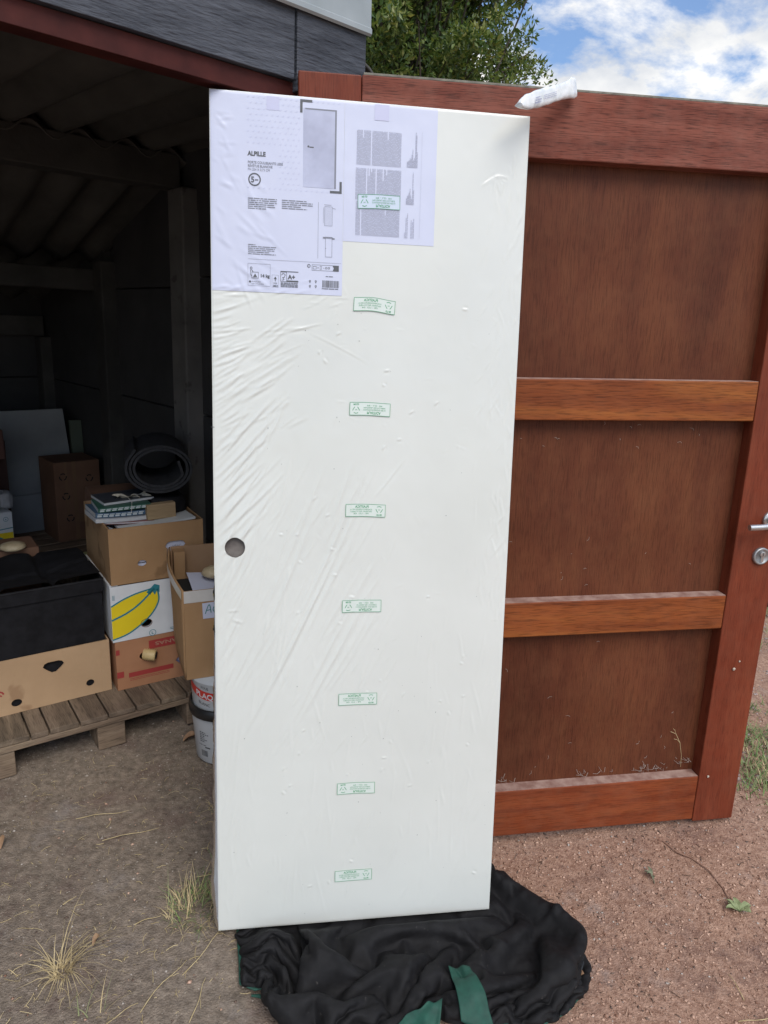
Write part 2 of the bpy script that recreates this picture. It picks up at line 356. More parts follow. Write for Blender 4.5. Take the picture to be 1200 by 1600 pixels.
for (y0, y1, zs, za_, zb_) in ((.225, 1.405, (.58, 1.16, 1.74), 2.205, 2.235), (1.40, 2.305, (.58, 1.16, 1.70), 2.235, 1.975), (2.30, 3.508, (.58, 1.16), 1.985, 1.69)):
    z0 = -.05; y0_ = y0 if y0 < 1 else y0 + .155 if y0 < 2 else y0 + .135
    for z1 in zs:
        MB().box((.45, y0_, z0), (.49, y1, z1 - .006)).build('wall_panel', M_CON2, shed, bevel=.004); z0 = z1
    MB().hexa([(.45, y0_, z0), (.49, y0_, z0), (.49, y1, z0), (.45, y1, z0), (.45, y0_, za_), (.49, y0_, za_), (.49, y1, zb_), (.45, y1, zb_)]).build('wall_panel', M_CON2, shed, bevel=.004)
    MB().hexa([(.491, y0, -.05), (.50, y0, -.05), (.50, y1, -.05), (.491, y1, -.05), (.491, y0, za_), (.50, y0, za_), (.50, y1, zb_), (.491, y1, zb_)]).build('light_seal_backing', M_CON2, shed)  # added sheet behind the panels that keeps daylight out of the joints
for k in range(3):
    z0, z1 = (-.05, .58, 1.16)[k], (.574, 1.154, 1.70)[k]
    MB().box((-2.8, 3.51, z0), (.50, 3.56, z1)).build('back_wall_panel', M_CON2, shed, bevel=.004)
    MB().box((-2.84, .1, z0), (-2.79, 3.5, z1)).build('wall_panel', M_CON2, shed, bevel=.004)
MB().box((-2.8, 3.565, -.05), (.50, 3.58, 1.70)).build('light_seal_backing', M_CON2, shed)  # added sheet that stops daylight through the back wall joints
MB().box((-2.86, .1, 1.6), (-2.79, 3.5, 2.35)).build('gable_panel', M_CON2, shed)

# ================================================================ BROWN GATE
gy = .1643; gtl, gln = .0156, .0069
d0 = Vector((math.cos(gy), math.sin(gy), 0)); n0 = Vector((-math.sin(gy), math.cos(gy), 0))
gd = (d0 * math.cos(gtl) + Vector((0, 0, math.sin(gtl)))).normalized()
gz = (Vector((0, 0, math.cos(gln))) - d0 * math.sin(gtl) + n0 * math.sin(gln)).normalized(); gn = gz.cross(gd).normalized()
GM = Matrix(((gd.x, gn.x, gz.x, P0[0]), (gd.y, gn.y, gz.y, P0[1]), (gd.z, gn.z, gz.z, 0), (0, 0, 0, 1)))
gate = thing('shed_gate', 'tall red brown varnished wooden gate standing open behind the white door', 'gate', M=GM)
WD, WM, WL = (.125, .028, .014), (.185, .046, .022), (.245, .072, .034)
M_STL = wood('mahogany stile', (.135, .028, .013), (.178, .038, .018), (.22, .053, .025), 'z', seed=1, coat=.05, dust=(.26, .12, .075, .15), pore=.25, blot=.6)
M_TOP = wood('pinkish mahogany top rail', (.13, .036, .024), (.215, .066, .044), (.30, .108, .075), 'x', .6, 22, 2, coat=0, pore=.55, dust=(.32, .17, .13, .3), blot=.5)  # separate tint for the top rail, pinker than the other rails
M_RL = wood('mahogany rail', (.15, .036, .013), (.26, .072, .021), (.39, .135, .033), 'x', .42, 15, 3, coat=.05, pore=.4, dust=(.30, .15, .09, .12), blot=.7)
M_RB = wood('mahogany bottom rail', (.14, .030, .013), (.22, .051, .019), (.285, .076, .027), 'x', .42, 24, 4, coat=.05, pore=.3, dust=(.30, .16, .10, .2), blot=.6)
M_PN = wood('dark stained plywood panel', (.086, .027, .014), (.116, .036, .018), (.158, .053, .024), 'z', .5, 7, 5, coat=.04, pore=.3, dust=(.20, .085, .04, .25), spec=.15, stretch=.16, blot=.55)
M_GR = mat('grey green weathering', (.14, .13, .11), (.26, .25, .20), .9, 40)
ui, uo, zt, ztr = 1.2701, 1.4116, 2.1255, 1.9737
T = .048
def gpart(nm, a, b_, m, bv=.003): return MB().box(a, b_).build(nm, m, gate, bevel=bv)
gpart('stile', (0, 0, .03), (.1445, T, zt - .001), M_STL); gpart('stile', (ui, .0, .022), (uo, T, ztr + .001), M_STL)
gpart('top_rail', (.146, 0, ztr), (uo + .001, T, zt), M_TOP)
gpart('drip_strip', (.15, .004, zt + .0005), (uo - .004, T + .006, zt + .006), M_GR, .001)
gpart('rail', (.1455, .0015, 1.3342), (ui - .001, T, 1.4438), M_RL); gpart('rail', (.1455, .0015, .7046), (ui - .001, T, .8106), M_RL)
gpart('bottom_rail', (.1455, .0015, .03), (ui - .001, T, .1897), M_RB)
for z0, z1 in ((.1897, .7046), (.8106, 1.3342), (1.4438, ztr)):
    nseg = 40; Pn = np.array([[(u, .043 + .0012 * math.sin(u * 9 + z * 5) + .0008 * math.sin(z * 23), z) for u in np.linspace(.1450, ui, nseg)] for z in np.linspace(z0, z1, 24)])
    MB().grid(Pn).build('panel', M_PN, gate, smooth=True)
M_DST = mat('ledge dust', (.24, .13, .10), (.40, .27, .22), .95, 30, detail=7)
for z_ in (.1897, .8106, 1.4438): MB().box((.1465, .004, z_ - .0005), (ui - .002, .0425, z_ + .0009)).build('ledge_dust', M_DST, gate)
# weather boards on the far face keep the gate closed from behind
MB().box((.146, T - .002, .19), (ui, T + .004, ztr)).build('back_panel', M_PN, gate)
M_MET = mat('satin aluminium', (.52, .52, .52), (.60, .60, .59), .32, 30, metallic=.9, bump=.05)
M_MET2 = mat('dull nickel', (.34, .35, .35), (.42, .42, .42), .42, 30, metallic=.8)
M_BLK = mat('black slot', (.01, .01, .01), rough=.6)
# lever handle
hc = (1.372, 0, 1.046)
h = MB().lathe([(.0265, -.0005), (.0265, -.006), (.024, -.0085), (.018, -.009), (.0165, -.0075), (.0, -.0075)], hc, 'y', 36, False).build('handle', M_MET, gate, smooth=True)
MB().tube([(hc[0], -.007, hc[2]), (hc[0], -.02, hc[2]), (hc[0], -.034, hc[2]), (hc[0] - .003, -.043, hc[2] - .001), (hc[0] - .012, -.0475, hc[2] - .003), (hc[0] - .03, -.049, hc[2] - .006), (hc[0] - .065, -.049, hc[2] - .0085), (hc[0] - .100, -.0485, hc[2] - .0095)],
          [.0095, .0085, .0085, .0088, .009, .009, .009, .0088], 16).build('lever', M_MET, h, smooth=True)
lc = (1.358, 0, .935)
lk = MB().lathe([(.0265, -.0005), (.0265, -.007), (.0245, -.0095), (.021, -.0098), (.020, -.0085), (.0, -.0085)], lc, 'y', 36, False).build('lock_rosette', M_MET2, gate, smooth=True)
MB().lathe([(.0085, -.0085), (.0085, -.0125), (.006, -.013), (.0, -.013)], (lc[0], 0, lc[2] + .007), 'y', 20, False).box((lc[0] - .004, -.0122, lc[2] - .017), (lc[0] + .004, -.0085, lc[2] + .001)).build('lock_cylinder', M_MET, lk, smooth=False)
MB().box((lc[0] - .0008, -.0135, lc[2] + .002), (lc[0] + .0008, -.0128, lc[2] + .012)).build('keyhole', M_BLK, lk)
# snails and cocoons on the gate
M_SNL = mat('snail shell', (.42, .35, .27), (.58, .52, .44), .5, 200)
def snail(u, z, r, lbl, nm='snail_shell', ct='snail shell'):
    pts = []; rr = []
    for k in range(34):
        a = k / 33 * 4.4 * math.pi; q = r * (1 - k / 36); pts.append((math.cos(a) * q * .62, -(r * .35 + k * r * .018), math.sin(a) * q * .62)); rr.append(max(.0004, q * .42))
    o = MB().tube(pts, rr, 8).build(nm, M_SNL, None, smooth=True)
    o.matrix_world = GM @ Matrix.Translation((u, 0, z)); tag(o, lbl, ct); return o
snail(1.330, .567, .0058, 'larger cream snail shell stuck on the right upright of the brown gate')
snail(1.346, .592, .0034, 'tiny white snail shell just above the larger one on the gate')
snail(1.300, .189, .0048, 'cream snail shell low down at the bottom corner of the gate')
def gplace(o, u, y, z, rx=0): o.matrix_world = GM @ Matrix.Translation((u, y, z)) @ Matrix.Rotation(rx, 4, 'Y')
M_STRAW = mat('dry straw', (.42, .32, .16), (.60, .48, .27), .8, 60)
M_WEB = mat('pale cobweb fluff', (.38, .33, .29), rough=.9)
b = MB(); rg = np.random.RandomState(5)
for (u0, z0, n_) in ((1.10, .200, 18), (1.235, .215, 12), (.9, .196, 10), (.62, .195, 8)):
    for k in range(n_):
        u, z = u0 + rg.normal(0, .03), z0 + abs(rg.normal(0, .007)); a = rg.uniform(0, 3.1); l_ = rg.uniform(.008, .03)
        b.tube([(u, .040, z), (u + l_ * .5 * math.cos(a), .036 - rg.uniform(0, .012), z + l_ * .5 * abs(math.sin(a)) * .6), (u + l_ * math.cos(a), .040, z + l_ * abs(math.sin(a)) * .7)], .0005, 3)
for k in range(46):
    u, z = rg.uniform(.4, 1.24), rg.choice([rg.uniform(.2, .68), rg.uniform(.2, .35), rg.uniform(.83, 1.0), rg.uniform(1.25, 1.33)]); a = rg.uniform(0, 3.1); l_ = rg.uniform(.004, .016)
    b.tube([(u, .0405, z), (u + l_ * .5 * math.cos(a), .0398, z + l_ * .5 * math.sin(a)), (u + l_ * math.cos(a + .5), .0405, z + l_ * math.sin(a + .5))], .0004, 3)
o = b.build('cobweb_litter', M_WEB); o.matrix_world = GM; tag(o, 'scattered cobweb and dust bits along the rails of the brown gate', 'cobwebs', kind='stuff')
b = MB(); b.tube([(1.225, .036, .205), (1.218, .030, .25), (1.205, .028, .30), (1.19, .034, .33), (1.172, .036, .338)], .0008, 4); b.tube([(1.19, .034, .33), (1.183, .03, .345), (1.176, .03, .352)], .0007, 4)
b.tube([(1.205, .028, .3), (1.196, .03, .31), (1.186, .034, .312)], .0006, 4)
o = b.build('grass_stalk', M_STRAW); o.matrix_world = GM; tag(o, 'single dry grass stem leaning inside the lowest gate panel', 'grass stem')

# ================================================================ WHITE DOOR IN FILM
yw, lean = .1502, .1098
a_ = Vector((math.cos(yw), math.sin(yw), 0)); nn = Vector((-math.sin(yw), math.cos(yw), 0)); bb = Vector((0, 0, math.cos(lean))) + nn * math.sin(lean); yy = bb.cross(a_)
DM = Matrix(((a_.x, yy.x, bb.x, -.3866), (a_.y, yy.y, bb.y, 1.5093), (a_.z, yy.z, bb.z, .03), (0, 0, 0, 1)))
W_, H_, TH = .73, 2.04, .04
door = thing('wrapped_door', 'large white door slab in clear shrink film leaning upright against the brown gate', 'door', M=DM)
step = .0025; US = np.linspace(0, W_, int(W_ / step) + 1); VS = np.linspace(0, H_, int(H_ / step) + 1)
HF = np.zeros((len(VS), len(US)))
def crease(u, v, ang, ln, wd, amp, curve=0.0, side=1):
    """one pulled fold in the film: a thin ridge that fades at both ends, with a shallow trough beside it"""
    k = max(4, int(ln / .02)); ang = math.radians(ang)
    s = np.linspace(0, ln, k); aa = ang + curve * s / max(ln, 1e-6); pu = u + np.cumsum(np.r_[0, np.cos(aa[1:]) * ln / (k - 1)]); pv = v + np.cumsum(np.r_[0, np.sin(aa[1:]) * ln / (k - 1)])
    x0, x1 = min(pu) - 4 * wd, max(pu) + 4 * wd; y0, y1 = min(pv) - 4 * wd, max(pv) + 4 * wd
    i0, i1 = np.searchsorted(US, [x0, x1]); j0, j1 = np.searchsorted(VS, [y0, y1])
    if i1 <= i0 or j1 <= j0: return
    UU, VV = np.meshgrid(US[i0:i1], VS[j0:j1]); best = np.full(UU.shape, 9.); bs = np.zeros(UU.shape); sg = np.zeros(UU.shape)
    for q in range(k - 1):
        ax, ay, bx, by = pu[q], pv[q], pu[q + 1], pv[q + 1]; L2 = (bx - ax) ** 2 + (by - ay) ** 2 + 1e-12
        t = np.clip(((UU - ax) * (bx - ax) + (VV - ay) * (by - ay)) / L2, 0, 1); dx_, dy_ = UU - ax - t * (bx - ax), VV - ay - t * (by - ay); dd = np.hypot(dx_, dy_)
        mk = dd < best; best[mk] = dd[mk]; bs[mk] = ((q + t) / (k - 1))[mk]; sg[mk] = np.sign(dx_ * (by - ay) - dy_ * (bx - ax))[mk]
    tp = np.sin(np.pi * np.clip(bs, 0, 1)) ** .7
    HF[j0:j1, i0:i1] += amp * tp * (np.exp(-(best / wd) ** 2) - .45 * np.exp(-((best * sg * side - 2 * wd) / (1.3 * wd)) ** 2))
rg = np.random.RandomState(21)
def fan(v): return float(np.interp(v, [.5, .75, .95, 1.1, 1.2, 1.3, 1.42, 1.55, 1.64], [66, 62, 58, 52, 44, 35, 27, 12, 2]))
for k in range(150):
    v = rg.uniform(.62, 1.63); near = rg.rand() < .62; u = rg.uniform(-.005, .03) if near else rg.uniform(.03, .17); ln = rg.uniform(.03, .10) if v > 1.25 else rg.uniform(.05, .22)
    crease(u, v, fan(v) + rg.normal(0, 4) + (18 * u / .15 if v < 1.25 else 0), ln, rg.uniform(.0022, .0042), rg.uniform(.25, .75) * 1e-3, rg.uniform(-.1, .25))
for v in np.arange(1.34, 1.62, .0115): crease(-.004, v + rg.normal(0, .003), fan(v) + rg.normal(0, 4), rg.uniform(.03, .085), .0032, rg.uniform(.3, .7) * 1e-3, .1)
for k in range(16): crease(rg.uniform(.03, .13), rg.uniform(1.36, 1.52), 33 + rg.normal(0, 4), rg.uniform(.06, .11), .0034, rg.uniform(.5, .9) * 1e-3, .1)
for k in range(15): crease(-.003 + rg.uniform(0, .02), 1.00 + k * .018 + rg.normal(0, .004), 42 + rg.normal(0, 3), rg.uniform(.10, .22), .0036, rg.uniform(.55, 1.0) * 1e-3, .12)
for (u, v, an, ln, am) in ((.10, .62, 63, .62, 1.1), (.13, .66, 64, .55, .9), (.06, .70, 66, .50, .9), (.17, .72, 62, .40, .8), (.20, .60, 60, .46, 1.0), (.16, .52, 61, .5, .8), (.24, .74, 58, .26, .8), (.21, .86, 66, .36, .7), (.25, 1.0, 64, .22, .7),
                           (.05, .52, 62, .5, .8), (.02, .60, 58, .30, .8), (.12, .88, 68, .42, .8), (.24, .60, 57, .30, .7), (.30, .84, 60, .18, .6), (.27, 1.08, 70, .18, .6)):
    for q in range(2): crease(u + q * .014, v + rg.normal(0, .02), an + rg.normal(0, 1.5), ln * rg.uniform(.8, 1), .0046, am * rg.uniform(.6, 1) * 1e-3, .06)
for k in range(110): crease(rg.uniform(.09, .42), rg.uniform(.45, 1.15), 62 + rg.normal(0, 6), rg.uniform(.03, .14), .0026, rg.uniform(.2, .5) * 1e-3, .1)
for k in range(130):   # right edge: short upright puckers
    v = rg.uniform(.75, 1.93); crease(W_ - abs(rg.normal(.012, .035)), v, 82 + rg.normal(0, 14), rg.uniform(.015, .07), rg.uniform(.002, .003), rg.uniform(.15, .5) * 1e-3, rg.uniform(-.2, .2))
for k in range(26): v = rg.uniform(1.25, 1.62); crease(.62 + rg.uniform(0, .07), v, 58 + rg.normal(0, 12), rg.uniform(.02, .07), .0022, rg.uniform(.15, .35) * 1e-3)
for k in range(7): crease(.655, 1.905, -10 - k * 22, rg.uniform(.02, .045), .0024, .5e-3)
for k in range(110): crease(rg.uniform(.02, .70), rg.uniform(.0, .72), rg.choice([74, 80, 86, 100]) + rg.normal(0, 4), rg.uniform(.03, .16), rg.uniform(.0025, .004), rg.uniform(.2, .5) * 1e-3, rg.uniform(-.15, .15))
for k in range(34): crease(rg.uniform(.0, .06), rg.uniform(.0, .55), 84 + rg.normal(0, 9), rg.uniform(.04, .14), .003, rg.uniform(.15, .4) * 1e-3)
for k in range(24): crease(rg.uniform(.0, .10), rg.uniform(1.66, 1.92), -42 + rg.normal(0, 14), rg.uniform(.03, .13), rg.uniform(.003, .006), rg.uniform(.2, .5) * 1e-3, .1)
for k in range(14): crease(rg.uniform(.0, .03), rg.uniform(1.9, 2.0), -30 + rg.normal(0, 20), rg.uniform(.02, .05), .003, .3e-3)
for k in range(12): crease(rg.uniform(.1, .28), 1.60 + rg.normal(0, .02), 20 + rg.normal(0, 20), rg.uniform(.015, .05), .0025, .35e-3)
for k in range(60): crease(rg.uniform(.25, .7), rg.uniform(.6, 1.7), rg.uniform(0, 180), rg.uniform(.008, .04), .0024, rg.uniform(.08, .25) * 1e-3)
crease(.22, 1.53, -22, .16, .0022, .35e-3, -.1); crease(.04, .84, -20, .03, .003, .7e-3); crease(.03, .86, 5, .03, .003, .6e-3)
for k in range(46): u, v = rg.uniform(.15, .7), rg.uniform(.1, 1.6); crease(u, v, rg.uniform(0, 180), rg.uniform(.006, .014), .0022, 1.1e-3)
UU, VV = np.meshgrid(US, VS); HF += (vnoise(UU * 60, VV * 45, 4) - .5) * .00022 + (vnoise(UU * 14, VV * 9, 6) - .5) * .0006
edge = np.minimum(np.minimum(UU, W_ - UU), np.minimum(VV, H_ - VV)); HF = HF * 1.45 * np.clip(edge / .004, 0, 1) - .0012 * np.exp(-(edge / .0025) ** 2)
def hgt(u, v):
    x = min(max(u / W_ * (len(US) - 1), 0), len(US) - 1.001); y = min(max(v / H_ * (len(VS) - 1), 0), len(VS) - 1.001); i, j = int(x), int(y); fx, fy = x - i, y - j
    return (HF[j, i] * (1 - fx) + HF[j, i + 1] * fx) * (1 - fy) + (HF[j + 1, i] * (1 - fx) + HF[j + 1, i + 1] * fx) * fy
M_DOOR = mat('white primed door under clear film', (.64, .655, .612), (.675, .69, .647), .42, 3, detail=3, coat=.55, bump=.12, bscale=260, bdist=.0006)
M_DOOR.node_tree.nodes['Principled BSDF'].inputs['Coat Roughness'].default_value = .07; M_DOOR.node_tree.nodes['Principled BSDF'].inputs['Coat Weight'].default_value = .45
hu, hv, hr = .0493, 1.0186, .0240
Vv = np.stack([UU, -.001 - HF, VV], -1).reshape(-1, 3); nu, nv = len(US), len(VS)
ii = (np.arange(nv - 1)[:, None] * nu + np.arange(nu - 1)[None]).ravel(); Fq = np.stack([ii, ii + 1, ii + nu + 1, ii + nu], 1)
rr_ = np.hypot(Vv[:, 0] - hu, Vv[:, 2] - hv); snap = np.abs(rr_ - hr) < step * .75
Vv[snap, 0] = hu + (Vv[snap, 0] - hu) / rr_[snap] * hr; Vv[snap, 2] = hv + (Vv[snap, 2] - hv) / rr_[snap] * hr
keep = ~np.all(rr_[Fq] < hr + step * .75, axis=1); Fq = Fq[keep]
obj_np('door_face', Vv, Fq, M_DOOR, door, smooth=True)
M_EDGE = mat('door edge under film', (.52, .52, .49), (.62, .62, .58), .45, 20, coat=.4)
MB().add([(0, 0, 0), (W_, 0, 0), (W_, 0, H_), (0, 0, H_), (0, TH, 0), (W_, TH, 0), (W_, TH, H_), (0, TH, H_)], [(0, 4, 5, 1), (1, 5, 6, 2), (2, 6, 7, 3), (3, 7, 4, 0), (4, 7, 6, 5)]).build('door_core', M_EDGE, door)
M_CUP = mat('dim bored hole', (.10, .085, .078), (.17, .15, .135), .6, 40)
MB().lathe([(hr + .0006, -.0012), (hr, .002), (hr * .995, .013), (.0, .0131)], (hu, 0, hv), 'y', 36, False).build('finger_hole', M_CUP, door, smooth=False)
# paper sheets under the film
M_PAP = mat('white paper sheet', (.555, .585, .725), (.59, .62, .755), .5, 6, coat=.35)
M_PAP2 = mat('bluish patch on paper', (.52, .53, .70), rough=.5, coat=.35)
M_INK = mat('dark grey print', (.085, .09, .10), rough=.5); M_INK2 = mat('mid grey print', (.20, .21, .25), rough=.5); M_INK3 = mat('pale grey print', (.42, .44, .56), rough=.5)
M_INKL = mat('light emboss print', (.53, .555, .70), rough=.5); M_GRN = mat('green film print', (.09, .34, .17), rough=.4); M_GRN2 = mat('pale green film tint', (.655, .72, .665), rough=.4, coat=.4)
def leaf(u0, v0, u1, v1, lift, nm, lbl):
    us = np.linspace(u0, u1, int((u1 - u0) / .003)); vs = np.linspace(v0, v1, int((v1 - v0) / .003))
    o = MB().grid(np.array([[(u, -.001 - hgt(u, v) - lift, v) for u in us] for v in vs])).build(nm, M_PAP, door, smooth=True); o['label'] = lbl; return o
leaf1 = leaf(.0015, 1.615, .2970, 2.0385, .0009, 'leaflet', 'large printed product sheet with door picture')
leaf2 = leaf(.2975, 1.7375, .5108, 2.0385, .0006, 'leaflet', 'smaller sheet with sideways fine print')
def on(l): return lambda u, v: (u, -.001 - hgt(u, v) - l, v)
I1, I2, I3 = on(.0014), on(.0017), on(.0020)
k = Ink(); rg = np.random.RandomState(3)
for j, v in enumerate(np.arange(1.842, 2.034, .0118)):
    for i, u in enumerate(np.arange(.083, .295, .0118)):
        if .198 < u < .292 and 1.842 < v < 2.03: continue
        if .078 < u < .15 and 1.85 < v < 1.925: continue
        u_, v_ = u + (.0059 if j % 2 else 0), v; k.line([(u_ - .0018, v_ - .0016), (u_ + .0008, v_ - .0018), (u_ + .0024, v_ + .0012)], .0013)
k.build('embossed_dots', M_INKL, leaf1, I1)
k = Ink(); k.rect(.205, 1.8495, .2795, 2.0165); k.build('door_picture', mat('picture of grey door', (.36, .38, .50), (.50, .53, .68), .5, 9), leaf1, I1)
k = Ink(); k.rect(.2757, 1.8495, .2795, 2.0165); k.rect(.209, 2.0135, .2795, 2.0165); k.build('picture_shade', M_INK2, leaf1, I2)
k = Ink(); k.ring(.2165, 1.936, 0, .0022); k.rect(.219, 1.9335, .2285, 1.936); k.build('picture_handle', M_INK, leaf1, I2)
k = Ink()
k.rect(.1976, 2.0285, .2245, 2.0336); k.rect(.1976, 2.006, .2030, 2.0286); k.rect(.2660, 1.8400, .2929, 1.8450); k.rect(.2877, 1.8450, .2929, 1.8653)
k.text('ALPILLE', .0826, 1.9080, .0130, bold=.0005, width=.0400)
k.ring(.0975, 1.8580, .0112, .0139); k.text('5', .0890, 1.8520, .0170, bold=.0004); k.text('ans', .0985, 1.8560, .0055, bold=.0002)
k.build('printed_title', M_INK, leaf1, I2)
k = Ink(); k.text('PORTE COULISSANTE LISSE', .0826, 1.8915, .0074, width=.077, bold=.0001); k.text('REVÊTUE BLANCHE', .0826, 1.8840, .0074, width=.054, bold=.0001); k.text('PH 204 X 0,73 CM', .0826, 1.8765, .0074, width=.048)
rg = np.random.RandomState(8)
for r in range(6): k.words(.0826, .149, 1.8170 - r * .0043, .0036, rg, .97 - .06 * (r > 2) - .3 * (r == 5))
for r in range(5): k.words(.158, .229, 1.8170 - r * .0043, .0036, rg, (.78, .98, .98, .6, .8)[r])
for r in range(6): k.words(.0826, .148, 1.7175 - r * .0040, .0034, rg, (.25, .98, .92, .9, .72, .95)[r])
k.build('fine_print', M_INK2, leaf1, I2)
k = Ink(); k.rect(.2400, 1.696, .2406, 1.819); k.rect(.0826, 1.6868, .2940, 1.6873)
# line drawings of the door
k.frame(.2545, 1.7685, .2725, 1.8105, .0006)
for q in range(8): k.rect(.2560 + q * .002, 1.7700, .2562 + q * .002, 1.8090)
k.line([(.2535, 1.8140), (.2700, 1.8138)], .0007); k.line([(.2720, 1.8075), (.2800, 1.8060)], .0007); k.line([(.2520, 1.7740), (.2520, 1.8080)], .0005)
k.frame(.2570, 1.7000, .2728, 1.7415, .0007); k.rect(.2515, 1.7405, .2570, 1.7440); k.rect(.2728, 1.7395, .2785, 1.7425); k.rect(.2565, 1.7425, .2735, 1.7445)
k.ring(.2585, 1.719, 0, .0007); k.frame(.0820, 1.6285, .1325, 1.6775, .0005); k.frame(.1362, 1.6275, .1512, 1.6545, .0004)
k.build('line_drawing', M_INK2, leaf1, I2)
k = Ink(); k.text('14 kg', .1095, 1.6480, .0095, bold=.0004, width=.020); k.text('A+', .1725, 1.6470, .0135, bold=.0005, width=.017)
k.ring(.0895, 1.6670, .0016, .0026, ry=1.2); k.line([(.0880, 1.663), (.0875, 1.655), (.0900, 1.650)], .0012); k.line([(.0910, 1.663), (.0945, 1.658)], .0012); k.frame(.0905, 1.6450, .1060, 1.6590, .0009)
k.poly([(.0935, 1.6475), (.1030, 1.6475), (.0982, 1.6555)]); k.text('Protect your', .0905, 1.6365, .0040); k.text('toes and parents', .0905, 1.6318, .0040); k.ring(.0868, 1.6375, 0, .0024)
k.rect(.1555, 1.6625, .1962, 1.6640); k.rect(.1700, 1.6405, .1962, 1.6440); k.frame(.1555, 1.6405, .1700, 1.6625, .0009); k.line([(.1580, 1.655), (.1615, 1.6595), (.1665, 1.656), (.1640, 1.650), (.1600, 1.650)], .0013); k.line([(.1600, 1.650), (.1640, 1.645), (.1585, 1.644)], .0012)
for r in range(5): k.words(.1560, .1960, 1.6375 - r * .0022, .0022, rg, .98)
k.poly([(.1438, 1.6510), (.1402, 1.6455), (.1474, 1.6455)]); k.rect(.1430, 1.6405, .1446, 1.6455); k.text('MIX', .1395, 1.6345, .0050)
for r in range(2): k.words(.1385, .1500, 1.6310 - r * .0022, .0022, rg)
k.ring(.2200, 1.6785, .0026, .0038); k.text('?', .2185, 1.6765, .0050)
k.frame(.2270, 1.6690, .2880, 1.6820, .0006); k.poly([(.2745, 1.6690), (.2890, 1.6690), (.2890, 1.6820), (.2745, 1.6820), (.2775, 1.6755)])
k.frame(.2295, 1.6720, .2375, 1.6785, .0007); k.rect(.2395, 1.6748, .2425, 1.6756); k.rect(.2406, 1.6737, .2414, 1.6767); k.frame(.2455, 1.6715, .2492, 1.6795, .0006); k.ring(.2600, 1.6755, .0015, .0024); k.ring(.2660, 1.6755, .0015, .0024); k.rect(.2530, 1.6748, .2556, 1.6756)
k.words(.2590, .2760, 1.6560, .0030, rg)
for (x, y) in ((.2228, 1.6450), (.2362, 1.6450), (.2228, 1.6340), (.2362, 1.6340)): k.ring(x, y, .0012, .0022); k.rect(x - .0008, y - .0042, x + .0008, y - .0024)
x = .2515
while x < .2895:
    w2 = rg.choice([.0005, .0009, .0014]); k.rect(x, 1.6320, x + w2, 1.6480); x += w2 + rg.choice([.0005, .0008, .0011])
k.words(.2500, .2900, 1.6285, .0030, rg)
k.build('pictogram', M_INK, leaf1, I2)
k = Ink(); k.rect(.124, 2.006, .152, 2.034); k.build('tape_patch', M_PAP2, leaf1, I1)
k = Ink(); k.rect(.365, 2.003, .398, 2.0365); k.build('tape_patch', M_PAP2, leaf2, I1)
# sideways fine print on the second sheet
k = Ink(); rg = np.random.RandomState(12)
def block(u0, u1, v0, v1, gaps=()):
    u = u0
    while u < u1:
        hi_ = v1 if rg.rand() < .95 else v0 + (v1 - v0) * rg.uniform(.5, .95)
        if not any(g0 < u < g1 for g0, g1 in gaps): k.words(v0, hi_, u, .0029, rg, 1.0, True, (2, 8))
        u += .0027
block(.3262, .4270, 1.9065, 1.9800, ((.3580, .3592),)); block(.3248, .4300, 1.8310, 1.8990, ((.3475, .3500), (.3700, .3725))); block(.3262, .4275, 1.7530, 1.8270, ((.3350, .3370), (.3780, .3800)))
for (v0, hs) in ((1.9075, (.012, .013, .015, .020, .018, .028, .040, .016, .022, .076, .070, .034)), (1.8265, (.013, .018, .022, .026, .036, .020, .014, .070, .032))):
    for q, h_ in enumerate(hs): k.words(v0, v0 + h_, .4420 + q * .0021, .0026, rg, 1.0, True, (2, 7))
for q, h_ in enumerate((.012, .045, .055, 0, 0, .04, .036, .044)):
    if h_: k.words(1.7520, 1.7520 + h_, .4400 + q * .0030, .0028, rg, 1.0, True, (2, 7))
k.rect(.4755, 1.752, .4758, 1.985); k.build('sideways_print', mat('fine grey print', (.36, .375, .47), rough=.5), leaf2, I2)
# mirrored recycling stamps printed on the film
def stamp(u, v, flip, tilt=0, wave=0, pale=True):
    c_, s_ = math.cos(math.radians(tilt)), math.sin(math.radians(tilt))
    def mp(l):
        def f_(x, y):
            if flip: x, y = -x, -y
            y2 = y + wave * math.sin((x + .03) * 60); X_, Y_ = u + x * c_ - y2 * s_, v + x * s_ + y2 * c_; return (X_, -.001 - hgt(X_, Y_) - l, Y_)
        return f_
    z = Ink(); z.rect(-.0485, -.0148, .0485, .0148, 20); base = z.build('film_stamp', M_GRN2, door, mp(.0021))
    if not pale: base.data.materials[0] = mat('green tint over paper', (.56, .64, .74), rough=.4, coat=.3)
    z = Ink(); z.frame(-.0490, -.0155, .0490, .0155, .0010, 20)
    z.text('PLASTICA', -.0095, .0093, .0080, mirror=True, bold=.0002, center=True, width=.033)
    z.text('SCHUMPACKGEBUNG 400 LA', -.0110, .0024, .0048, mirror=True, center=True, width=.054); z.text('MATERIAL RECYCLABLE', -.0110, -.0028, .0048, mirror=True, center=True, width=.052); z.text('PE - LD  04', -.0110, -.0080, .0048, mirror=True, center=True, width=.036)
    for q in range(3):
        aa = [math.radians(90 + q * 120 + t_) for t_ in (-38, 0, 38)]; p3 = [(.0335 + .0085 * math.cos(x) * (1.0 if abs(x - aa[1]) > .01 else .78), .0030 + .0078 * math.sin(x)) for x in aa]
        z.line([(p3[0][0], p3[0][1]), (p3[1][0], p3[1][1]), (p3[2][0], p3[2][1])], .0015)
    z.text('04', .0335, .0022, .0045, mirror=True, center=True); z.text('PE LD', .0335, -.0105, .0052, mirror=True, center=True, bold=.0002)
    z.build('stamp_print', M_GRN, base, mp(.0026))
